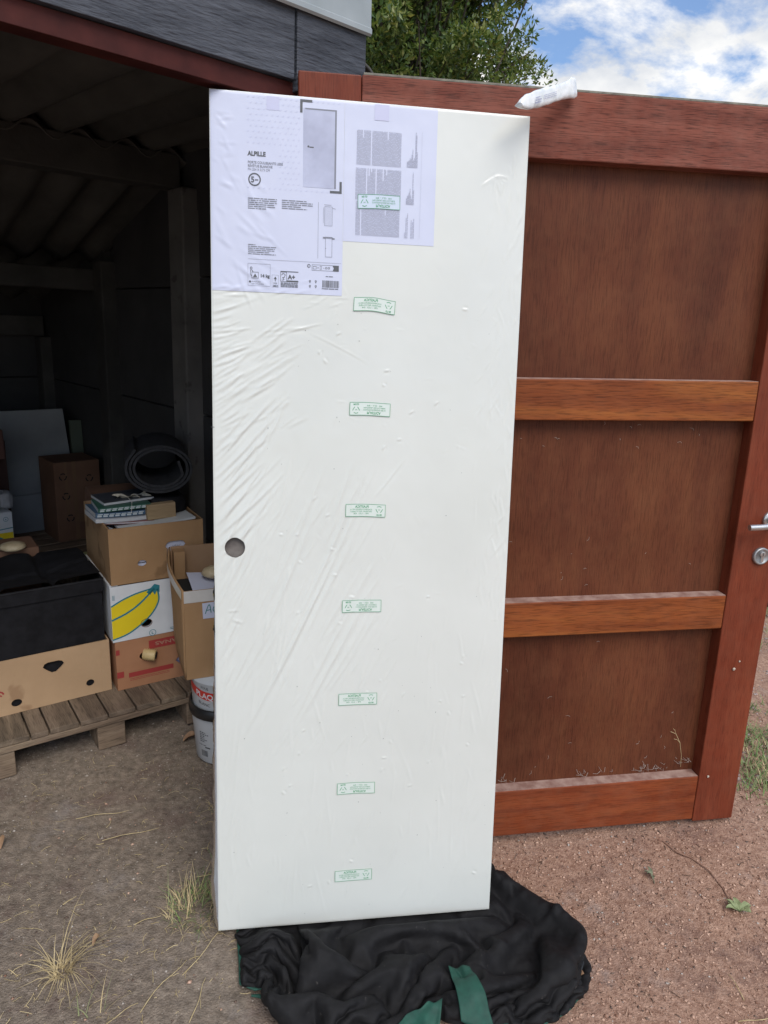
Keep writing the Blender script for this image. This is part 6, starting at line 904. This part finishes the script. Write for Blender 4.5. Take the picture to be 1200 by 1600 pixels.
o = thing('cardboard_box', 'small brown box behind the black bin under the flat cream shell', 'cardboard box', (-1.60, 2.62, .1445), 36); MB().box((0, 0, 0), (.24, .18, .495)).build('carton_body', M_CBD, o, bevel=.003)

# ================================================================ JACKET ON THE GROUND
q = np.array(JACKET, np.int32).reshape(50, 72, 3)
q = np.cumsum(q, axis=1); CR = q / 2000.0
def finer(A):      # halve the cloth spacing along both directions
    A = np.concatenate([np.stack([A[:-1], (A[:-1] + A[1:]) / 2], 1).reshape(-1, *A.shape[1:]), A[-1:]], 0)
    B_ = A.transpose(1, 0, 2); B_ = np.concatenate([np.stack([B_[:-1], (B_[:-1] + B_[1:]) / 2], 1).reshape(-1, *B_.shape[1:]), B_[-1:]], 0); return B_.transpose(1, 0, 2)
CR = finer(CR); CR[..., 2] *= .86
kx, ky = ss((CR[..., 0] - .30) / .22), ss((CR[..., 1] - 1.45) / .32)
CR[..., 0] -= .075 * kx * ky; CR[..., 1] -= .055 * kx * ky; CR[..., 2] *= 1 - .35 * kx * ky
def ridge(x, y, s_, f_): return 1 - np.abs(2 * vnoise(x * f_ + 1.3 * vnoise(x * 6, y * 6, s_ + 5), y * f_ * .8 + 1.1 * vnoise(x * 5, y * 7, s_ + 6), s_) - 1)
kz = np.clip(CR[..., 2] / .03, 0, 1) * np.clip((1.56 - CR[..., 1] + (CR[..., 0] > .38) * 1.0) / .08, 0, 1)
CR[..., 2] += kz * (.020 * ridge(CR[..., 0], CR[..., 1], 31, 11) ** 5 + .006 * ridge(CR[..., 0], CR[..., 1], 47, 27) ** 4)
CR[..., 2] += np.maximum(0, gh(CR[..., 0], CR[..., 1])) + .001
M_JKT = mat('black brushed fabric', (.004, .0036, .004), (.009, .0086, .0095), .75, 40, detail=8, bump=.6, bscale=500, bdist=.0012, spec=.32, speck=(70, (.05, .045, .042), .70))
M_GT = mat('green bias tape', (.006, .050, .034), (.011, .078, .052), .7, 40, bump=.4, bscale=400, bdist=.0006)
jk = thing('jacket', 'crumpled black jacket with green edging spread on the ground under the white door', 'jacket', (0, 0, 0))
nR, nC = CR.shape[:2]; ii = (np.arange(nR - 1)[:, None] * nC + np.arange(nC - 1)[None]).ravel()
o = obj_np('jacket_cloth', CR.reshape(-1, 3), np.stack([ii, ii + 1, ii + nC + 1, ii + nC], 1), M_JKT, jk, smooth=True)
so_ = o.modifiers.new('s', 'SOLIDIFY'); so_.thickness = .003; so_.offset = 1; o.modifiers.new('u', 'SUBSURF').render_levels = 1; o.modifiers['u'].levels = 1
def rim(pts, nm, r, m):
    pts = [np.array(p) + np.array([0, 0, .003]) for p in pts]; MB().tube(pts, r, 8, .6).build(nm, m, jk, smooth=True)
edge_f = [CR[0, i] for i in range(nC)]; edge_l = [CR[j, 0] for j in range(nR)]; edge_r = [CR[j, nC - 1] for j in range(nR)]
rim(edge_l[::-1][28:] + edge_f[:68], 'green_edging', .0042, M_GT); rim(edge_f[100:] + edge_r[1:44], 'green_edging', .0045, M_GT)
rim([p + np.array([-.010, .010, .010]) for p in edge_r[:40]], 'zip_tape', .0035, mat('black zip', (.02, .022, .024), rough=.5))
CF = CR.reshape(-1, 3)
def on_cloth(x, y):
    d_ = np.hypot(CF[:, 0] - x, CF[:, 1] - y); k_ = d_ < .022
    return float(CF[k_, 2].max()) if k_.any() else .01
def flap(cs, nm, seed, lift=.012):
    c = np.array(cs, float); n_ = 26; P_ = []
    for j in range(n_):
        t_ = j / (n_ - 1)
        P_.append([((1 - s_) * (1 - t_) * c[0] + s_ * (1 - t_) * c[1] + s_ * t_ * c[2] + (1 - s_) * t_ * c[3]) + np.array([0, 0, lift * math.sin(math.pi * s_) * (.4 + .6 * math.sin(math.pi * t_)) + .008 * (vnoise(s_ * 4, t_ * 5, seed) - .3)]) for s_ in np.linspace(0, 1, n_)])
    P_ = np.array(P_); Z_ = np.array([[on_cloth(*q_[:2]) for q_ in r4] for r4 in P_])
    for _ in range(6): Zp = np.pad(Z_, 1, mode='edge'); Z_ = (Zp[:-2, 1:-1] + Zp[2:, 1:-1] + Zp[1:-1, :-2] + Zp[1:-1, 2:] + 2 * Z_) / 6
    P_[..., 2] = Z_ + .006 + (P_[..., 2] - P_[..., 2].min()) * .12
    f_ = MB().grid(P_).build(nm, M_GT, jk, smooth=True); z = f_.modifiers.new('s', 'SOLIDIFY'); z.thickness = .003
flap([(.225, 1.275, .010), (.305, 1.265, .010), (.255, 1.400, .030), (.205, 1.405, .030)], 'green_lining', 4)
flap([(.03, 1.205, .010), (.165, 1.205, .010), (.185, 1.325, .030), (.10, 1.275, .030)], 'green_lining', 9)
dg_ = [(-.270, 1.352), (-.252, 1.352), (-.232, 1.345), (-.205, 1.318), (-.175, 1.290), (-.140, 1.262), (-.10, 1.235), (-.05, 1.215)]
MB().tube([(x, y, float(gh(x, y)) + .007) for x, y in dg_], [.003] + [.0048] * 7, 8, .7).build('green_edging', M_GT, jk, smooth=True)
M_FLF = mat('pale lint', (.45, .42, .38), rough=.9)
# straw lying in the gap of the jacket comes from the litter below

# ================================================================ TREE
M_BRK = mat('tree bark', (.045, .036, .028), (.09, .075, .058), .95, 12, (1, 1, .3), bump=.6)
tree = thing('evergreen_tree', 'dense small-leaved evergreen tree rising behind the brown gate', 'tree', (-.02, 8.6, 0))
rg = np.random.RandomState(17)
b = MB(); b.tube([(0, 0, -.1), (.03, .02, .8), (-.05, .04, 1.8), (.02, 0, 2.8), (.05, .05, 4.2), (0, 0, 5.8)], [.17, .14, .12, .10, .07, .03], 12); b.build('trunk', M_BRK, tree, smooth=True)
tips = []; b = MB()
for k_ in range(165):
    a = rg.uniform(0, 2 * math.pi); el = rg.uniform(-.35, 1.3); z0 = rg.uniform(1.9, 5.0)
    d = np.array([math.cos(a) * math.cos(el), math.sin(a) * math.cos(el), math.sin(el)]); cen = np.array([-.02, 0, 4.55]); R_ = np.array([1.74, 1.7, 2.3])
    tip = cen + d * R_ * rg.uniform(.62, .93) * (.90 + .24 * vnoise(a * 2.2, el * 2.5, 3)); st = np.array([rg.normal(0, .03), rg.normal(0, .03), z0 if z0 < tip[2] else max(1.7, tip[2] - .5)])
    mid = (st + tip) / 2 + np.array([0, 0, -.12]) + rg.normal(0, .08, 3); b.tube([st, mid, tip], [.028, .016, .005], 5); tips.append((st, mid, tip))
b.build('limb', M_BRK, tree, smooth=True)
def leaves(n_, seed, cl):
    r_ = np.random.RandomState(seed); V = []; Fq_ = []
    C_ = np.array([c for c, _ in cl]); R2 = np.array([r for _, r in cl]); idx = r_.randint(0, len(cl), n_)
    dirs = r_.normal(0, 1, (n_, 3)); dirs /= np.linalg.norm(dirs, axis=1)[:, None]; pos = C_[idx] + dirs * (R2[idx] * r_.uniform(.15, 1, n_) ** .6)[:, None] * np.array([1, 1, .75])
    ax = dirs * .6 + r_.normal(0, .55, (n_, 3)) + np.array([0, 0, .05]); ax /= np.linalg.norm(ax, axis=1)[:, None]
    sd_ = np.cross(ax, r_.normal(0, 1, (n_, 3)) * .8 + np.array([0, 0, 1.2])); sd_ /= np.linalg.norm(sd_, axis=1)[:, None]; nr = np.cross(ax, sd_)
    ln = r_.uniform(.042, .080, n_)[:, None]; wd = ln * r_.uniform(.17, .25, (n_, 1))
    p0 = pos; p1 = pos + ax * ln * .45 + sd_ * wd + nr * wd * .35; p2 = pos + ax * ln * .98 - nr * ln * .08; p3 = pos + ax * ln * .45 - sd_ * wd + nr * wd * .35
    V = np.stack([p0, p1, p2, p3], 1).reshape(-1, 3); i4 = np.arange(n_)[:, None] * 4; Fq_ = np.concatenate([i4 + [0, 1, 2], i4 + [0, 2, 3]], 0)
    return V, Fq_
def leafmat(nm, c1, c2):
    m = mat(nm, c1, c2, .42, 9, spec=.5, detail=2); n = m.node_tree.nodes; l = m.node_tree.links; b_ = n['Principled BSDF']
    trn = n.new('ShaderNodeBsdfTranslucent'); trn.inputs[0].default_value = (c2[0] * 1.6, c2[1] * 1.7, c2[2] * .8, 1); ms = n.new('ShaderNodeMixShader'); ms.inputs[0].default_value = .22
    l.new(b_.outputs[0], ms.inputs[1]); l.new(trn.outputs[0], ms.inputs[2]); l.new(ms.outputs[0], n['Material Output'].inputs[0]); return m
LM = [leafmat('dark leaf', (.035, .066, .018), (.085, .145, .038)), leafmat('olive leaf', (.11, .155, .038), (.19, .24, .065)), leafmat('yellow green leaf', (.20, .22, .065), (.31, .32, .11))]
cl = []
for st, mid, tip in tips:
    for q_ in range(7):
        t_ = rg.uniform(.25, 1); p = st + (tip - st) * t_ + np.array([0, 0, -.12 * math.sin(math.pi * t_)]); cl.append((p + rg.normal(0, .10, 3), rg.uniform(.10, .24) * (1.1 if t_ > .6 else .9)))
    for q_ in range(3): cl.append((tip + rg.normal(0, .13, 3), rg.uniform(.08, .17)))
cl = [c for c in cl if c[0][2] > 2.1]
for (n_, sd_, m_, nm) in ((64000, 1, LM[0], 'crown'), (50000, 2, LM[1], 'crown'), (15000, 3, LM[2], 'crown')):
    V, Fq_ = leaves(n_, sd_, cl if sd_ < 3 else cl[::3]); o = obj_np(nm, V, Fq_, m_, tree); o['kind'] = 'stuff'

# ================================================================ LITTER ON THE GROUND
def inview(n_, r_, x0, x1, y0, y1): return r_.uniform(x0, x1, n_), r_.uniform(y0, y1, n_)
rg = np.random.RandomState(41)
OC = np.array([(1, 0, 0), (0, 1, 0), (-1, 0, 0), (0, -1, 0), (0, 0, 1), (0, 0, -1)], float); OF = np.array([(0, 1, 4), (1, 2, 4), (2, 3, 4), (3, 0, 4), (1, 0, 5), (2, 1, 5), (3, 2, 5), (0, 3, 5)])
def pebbles(nm, lbl, n_, reg, smin, smax, m, dens=None, flat=.55):
    x, y = inview(n_, rg, *reg)
    if dens is not None: k_ = rg.rand(n_) < dens(x, y); x, y = x[k_], y[k_]
    n_ = len(x); s_ = smin + (smax - smin) * rg.rand(n_) ** 3.2; a = rg.uniform(0, 6.28, n_); el = rg.uniform(.6, 1.6, n_)
    P_ = OC[None] * np.stack([s_ * el, s_, s_ * flat], 1)[:, None] * rg.uniform(.7, 1.25, (n_, 6, 1)); c_, d_ = np.cos(a)[:, None], np.sin(a)[:, None]
    X_ = P_[..., 0] * c_ - P_[..., 1] * d_ + x[:, None]; Y_ = P_[..., 0] * d_ + P_[..., 1] * c_ + y[:, None]; Z_ = P_[..., 2] + (gh(x, y) + s_ * flat * .25)[:, None]
    o = obj_np(nm, np.stack([X_, Y_, Z_], -1).reshape(-1, 3), (np.arange(n_)[:, None, None] * 6 + OF[None]).reshape(-1, 3), m, smooth=False); tag(o, lbl, 'gravel', kind='stuff'); return o
M_P1 = mat('red brown grit', (.22, .11, .07), (.62, .41, .30), .9, 70, detail=2); M_P2 = mat('pale grit', (.34, .29, .25), (.56, .50, .44), .9, 60, detail=2); M_P3 = mat('dark soil crumbs', (.085, .055, .042), (.19, .13, .10), .95, 60, detail=2)
right = lambda x, y: np.clip((x + .15 + (vnoise(x * 5, y * 5, 9) - .5) * .6) * 2.2, .04, 1)
pebbles('red_grit', 'red brown grit strewn over the ground right of the jacket', 34000, (-1.0, 2.0, 1.1, 2.9), .0011, .0062, M_P1, right)
pebbles('soil_crumbs', 'dark soil crumbs mixed through the trodden earth', 9000, (-1.3, 2.2, 1.1, 2.9), .0010, .0048, M_P3, lambda x, y: np.clip(right(x, y) + .25, 0, 1))
pebbles('pale_grit', 'pale tiny stones scattered over the trodden earth', 6500, (-1.3, 2.2, 1.1, 2.9), .0009, .0050, M_P2, lambda x, y: .25 + .5 * right(x, y))
pebbles('grey_grit', 'grey brown grit and crumbs strewn over the dirt left of the door', 18000, (-1.3, .4, 1.1, 2.4), .0009, .0036, mat('grey brown grit', (.15, .12, .095), (.40, .34, .28), .9, 70, detail=2), lambda x, y: np.clip((vnoise(x * 4, y * 4, 12) * 1.7 - .25), .12, 1) * np.clip(1.15 - right(x, y), 0, 1))
pebbles('pink_gravel', 'pinkish grey gravel beyond the gate edge', 4500, (1.2, 3.4, 2.2, 5.5), .004, .014, mat('pinkish gravel', (.25, .18, .155), (.48, .40, .37), .9, 40, detail=2), None)
def straws(nm, lbl, n_, reg, l0, l1, m, rad, dens=None):
    x, y = inview(n_, rg, *reg); b_ = MB()
    for i in range(n_):
        if dens is not None and rg.rand() > dens(x[i], y[i]): continue
        a = rg.uniform(0, 6.28); ln = l0 + (l1 - l0) * rg.rand() ** 2.5; cv = rg.normal(0, .35); pts = []
        for s_ in (0, .35, .7, 1): aa = a + cv * s_; px_, py_ = x[i] + ln * s_ * math.cos(aa), y[i] + ln * s_ * math.sin(aa); pts.append((px_, py_, float(gh(px_, py_)) + .0015 + .004 * math.sin(math.pi * s_) * rg.rand()))
        b_.tube(pts, rad * rg.uniform(.5, 1.2), 3)
    o = b_.build(nm, m); return tag(o, lbl, 'straw', kind='stuff')
straws('straw_litter', 'short dry straw bits strewn on the grey brown dirt', 650, (-1.2, .1, 1.15, 2.3), .005, .04, M_STRAW, .0008)
straws('tuft_litter', 'broken straw lying around the dry grass tufts', 420, (-1.0, -.35, 1.2, 1.75), .006, .045, M_STRAW, .0007, lambda x, y: max(math.exp(-((x + .745) ** 2 + (y - 1.39) ** 2) / .010), math.exp(-((x + .48) ** 2 + (y - 1.57) ** 2) / .008)))
straws('wood_chips', 'small dry chips and stalks over the reddish ground', 3600, (.0, 2.0, 1.15, 2.7), .003, .022, mat('dry chip', (.30, .16, .11), (.56, .38, .27), .9, 40), .0010)
straws('dark_twigs', 'dark little twigs scattered on the reddish ground', 700, (.1, 1.9, 1.2, 2.5), .005, .026, mat('dark twig', (.08, .05, .035), (.15, .09, .06), .9, 40), .0011)
def gpt(x, y, dz=.002): return (x, y, float(gh(x, y)) + dz)
for i, (x0, y0, a, ln, cv) in enumerate(((-.83, 1.86, 16, .17, .1), (-.50, 1.72, 8, .12, .05), (-.62, 1.545, 24, .07, .1), (-.45, 1.40, 58, .17, .12), (-.52, 1.30, 70, .16, -.1), (-.60, 1.25, 45, .10, .05), (-.95, 1.95, 12, .16, .15), (-.40, 1.28, 80, .12, .1), (.94, 1.40, 95, .07, .05), (.90, 1.345, 2, .12, .05), (.12, 1.30, 60, .06, .2), (.17, 1.29, 110, .07, .2))):
    pts = [gpt(x0 + ln * s_ * math.cos(math.radians(a) + cv * s_ + .04 * math.sin(i * 3 + s_ * 7)), y0 + ln * s_ * math.sin(math.radians(a) + cv * s_ + .04 * math.sin(i * 3 + s_ * 7)), .002 + .006 * math.sin(math.pi * s_)) for s_ in np.linspace(0, 1, 7)]
    where = ('long pale straw lying beside the pallet edge', 'straight pale straw halfway between pallet and white door', 'short bright straw on the dirt left of the white door', 'bent straw in front of the grass clump by the door', 'long thin straw left of the jacket edge', 'straw slanting near the lower left of the dirt', 'long pale stalk at the far left of the dirt', 'thin curved straw just left of the green jacket edging', 'upright-lying pale stalk on the reddish ground at right', 'pale stick lying level on the reddish ground at right', 'straw lying in the gap between the green jacket flaps', 'second straw between the green jacket flaps')[i]
    tag(MB().tube(pts, [.0011, .0013, .0010, .0012, .0010, .0009, .0005], 5).build('straw_stalk', M_STRAW, smooth=True), where, 'straw')
tag(MB().tube([gpt(.93, 1.93), gpt(.955, 1.875, .006), gpt(.99, 1.85, .004), gpt(1.02, 1.80, .006), gpt(1.035, 1.74), gpt(1.035, 1.68, .004)], [.002, .0025, .0022, .002, .002, .0012], 6).build('bare_twig', mat('red brown twig', (.22, .12, .08), (.34, .2, .14), .9, 40), smooth=True), 'thin curved reddish twig leading to the wilted green sprig', 'twig')
def leafblade(b_, p, a, ln, wd, lift, curl):
    ca, sa = math.cos(a), math.sin(a); R_ = []
    for i in range(8):
        t_ = i / 7; wv = wd * math.sin(math.pi * min(1, t_ * .93 + .05)) ** .8; z = p[2] + lift * math.sin(math.pi * t_ * .7) + .0015; c_ = (p[0] + ca * ln * t_, p[1] + sa * ln * t_)
        R_.append([(c_[0] - sa * wv * s_, c_[1] + ca * wv * s_, z + curl * abs(s_) * wv + .002 * math.sin(t_ * 9 + s_)) for s_ in (-1, -.5, 0, .5, 1)])
    b_.grid(np.array(R_))
def sprig(x, y, n_, ln, m, lbl, a0=0, spread=6.28, nm='leaf_sprig'):
    b_ = MB(); r_ = np.random.RandomState(int(abs(x) * 1000) % 97)
    for i in range(n_): a = a0 + spread * i / n_ + r_.uniform(-.3, .3); leafblade(b_, gpt(x, y, .003), a, ln * r_.uniform(.7, 1.1), ln * r_.uniform(.17, .26), .012, .6)
    b_.tube([gpt(x, y, .004), gpt(x + math.cos(a0 + 2.6) * ln, y + math.sin(a0 + 2.6) * ln, .004)], .0012, 5); o = b_.build(nm, m, smooth=True); return tag(o, lbl, 'leaf sprig')
M_LG = mat('wilted green leaf', (.16, .20, .08), (.30, .34, .17), .7, 30); M_LD = mat('dull dark leaf', (.10, .12, .07), (.20, .21, .13), .8, 30)
sprig(1.045, 1.655, 7, .040, M_LG, 'wilted pale green sprig on the reddish ground at right', -.6, 4.6)
sprig(.845, 1.780, 4, .026, M_LD, 'small dull dark leaf sprig on the reddish ground below the gate', 2.0, 3.0)
M_DL = mat('dry brown leaf', (.20, .11, .06), (.34, .21, .12), .8, 30)
for (x, y, a, ln, lb) in ((-.735, 2.41, .5, .055, 'curled brown dead leaf beside the lower plaster bucket'), (-1.115, 1.80, 2.0, .045, 'rusty dead leaf at the left edge of the dirt'), (-.70, 1.47, 1.2, .026, 'pale dead leaf in the dry grass tuft'), (1.17, 2.06, 1.8, .030, 'small tan leaf at the foot of the gate'), (.52, 1.44, -.4, .035, 'pale dry leaf beside the right edge of the jacket')):
    b_ = MB(); leafblade(b_, gpt(x, y, .003), a, ln, ln * .3, .014, .9); tag(b_.build('dead_leaf', M_DL, smooth=True), lb, 'dead leaf')
def tuft(x, y, n_, h0, h1, lean_, mats, lbl, nm='dry_grass_tuft', seed=0, r0=.02, w_=.0016, kind=None, cat='grass tuft', flatten=.0):
    r_ = np.random.RandomState(seed); b_ = MB()
    for i in range(n_):
        a = r_.uniform(0, 6.28); ln = r_.uniform(h0, h1); rr0 = r0 * math.sqrt(r_.rand()); bx_, by_ = x + rr0 * math.cos(a + .4), y + rr0 * math.sin(a + .4); ln_ = lean_ * r_.uniform(.4, 1.3); wdt = w_ * r_.uniform(.4, 1.1); aa = a + r_.normal(0, .9); ln *= 1 + .45 * math.cos(aa - .9); ca, sa = math.cos(aa), math.sin(aa); R_ = []; z0 = float(gh(bx_, by_))
        for s_ in (0, .25, .5, .75, 1):
            hor = ln * math.sin(ln_ * (.35 + .65 * s_)) * s_; ver = ln * s_ * math.cos(min(1.5, ln_ * (.35 + .75 * s_))) ; ww = wdt * (1 - s_ * .85)
            R_.append([(bx_ + ca * hor - sa * ww, by_ + sa * hor + ca * ww, z0 + max(.002, ver)), (bx_ + ca * hor + sa * ww, by_ + sa * hor - ca * ww, z0 + max(.002, ver) + ww * .4)])
        b_.cur = r_.randint(len(mats)); b_.grid(np.array(R_))
    return tag(b_.build(nm, mats, smooth=True), lbl, cat, kind=kind)
M_G1 = mat('green grass', (.10, .18, .045), (.20, .30, .09), .7, 30); M_G2 = mat('olive grass', (.17, .19, .08), (.28, .29, .14), .8, 30)
tuft(-.745, 1.395, 80, .03, .15, 1.45, [M_STRAW], 'dry straw coloured grass tuft on the dirt at lower left', seed=1, r0=.022)
tuft(-.475, 1.600, 260, .02, .09, 1.35, [M_STRAW, M_G2, M_G1, M_STRAW], 'half green grass clump against the lower left corner of the white door', 'grass_clump', 2, .075, .0013)
tuft(-.42, 1.66, 60, .03, .10, 1.1, [M_G2, M_G1], 'greener grass clump half behind the white door edge', 'grass_clump', 3, .04)
tuft(-.50, 2.02, 14, .03, .07, 1.2, [M_STRAW, M_G2], 'sparse wisps of grass between the bucket and the door edge', 'grass_wisp', 4, .03)
tuft(-.62, 1.27, 26, .02, .07, 1.4, [M_STRAW, M_G2], 'thin scattered straw tuft near the bottom left corner', 'dry_grass_tuft', 6, .04)
r_ = np.random.RandomState(77)
b_sp = [(1.25 + r_.uniform(0, 1.9), 2.15 + r_.uniform(0, 3.2)) for _ in range(300)]
b_ = MB()
def blades(b_, x, y, n_, h0, h1, nm_):
    for i in range(n_):
        a = r_.uniform(0, 6.28); ln = r_.uniform(h0, h1); q1, q2 = x + r_.normal(0, .035), y + r_.normal(0, .035); z0 = float(gh(q1, q2)); ca, sa = math.cos(a), math.sin(a); w_ = r_.uniform(.0012, .0028)
        b_.cur = r_.randint(nm_); b_.grid(np.array([[(q1 + ca * h * ln * s_ - sa * w_ * (1 - s_ * .8), q2 + sa * h * ln * s_ + ca * w_ * (1 - s_ * .8), z0 + ln * s_ * (1 - .35 * s_)), (q1 + ca * h * ln * s_ + sa * w_ * (1 - s_ * .8), q2 + sa * h * ln * s_ - ca * w_ * (1 - s_ * .8), z0 + ln * s_ * (1 - .35 * s_))] for h in (r_.uniform(.3, 1.1),) for s_ in (0, .5, 1)]))
for x, y in b_sp:
    if vnoise(x * 1.6, y * 1.6, 5) > .42: blades(b_, x, y, 34, .02, .075, 2 if vnoise(x * 4, y * 4, 8) > .3 else 3)
for x, y, n_ in ((1.40, 2.33, 90), (1.47, 2.42, 90), (1.35, 2.20, 50), (1.44, 2.26, 70), (1.55, 2.62, 80), (1.62, 2.95, 90), (1.52, 2.50, 60), (1.70, 3.2, 80), (1.38, 2.12, 30), (1.60, 2.75, 60)):
    for q_ in range(4): blades(b_, x + r_.normal(0, .03), y + r_.normal(0, .03), n_ // 3, .02, .07, 2 if q_ < 3 else 3)
tag(b_.build('grass_patch', [M_G1, M_G2, M_STRAW]), 'patchy green and dry grass beyond the right edge of the gate', 'grass', kind='stuff')
# black tyre lying far behind the right edge of the gate
o = MB().lathe([(.16, -.07), (.28, -.085), (.31, -.05), (.315, 0), (.31, .05), (.28, .085), (.16, .07), (.19, 0), (.16, -.07)], (0, 0, 0), 'x', 44, False).build('old_tyre', mat('black rubber', (.012, .012, .014), (.025, .025, .028), .7, 20), smooth=True)
o.location = (2.32, 4.02, .30 + float(gh(2.32, 4.0))); o.rotation_euler = (0, 0, math.radians(60)); tag(o, 'black rubber tyre standing behind the right edge of the gate', 'tyre')
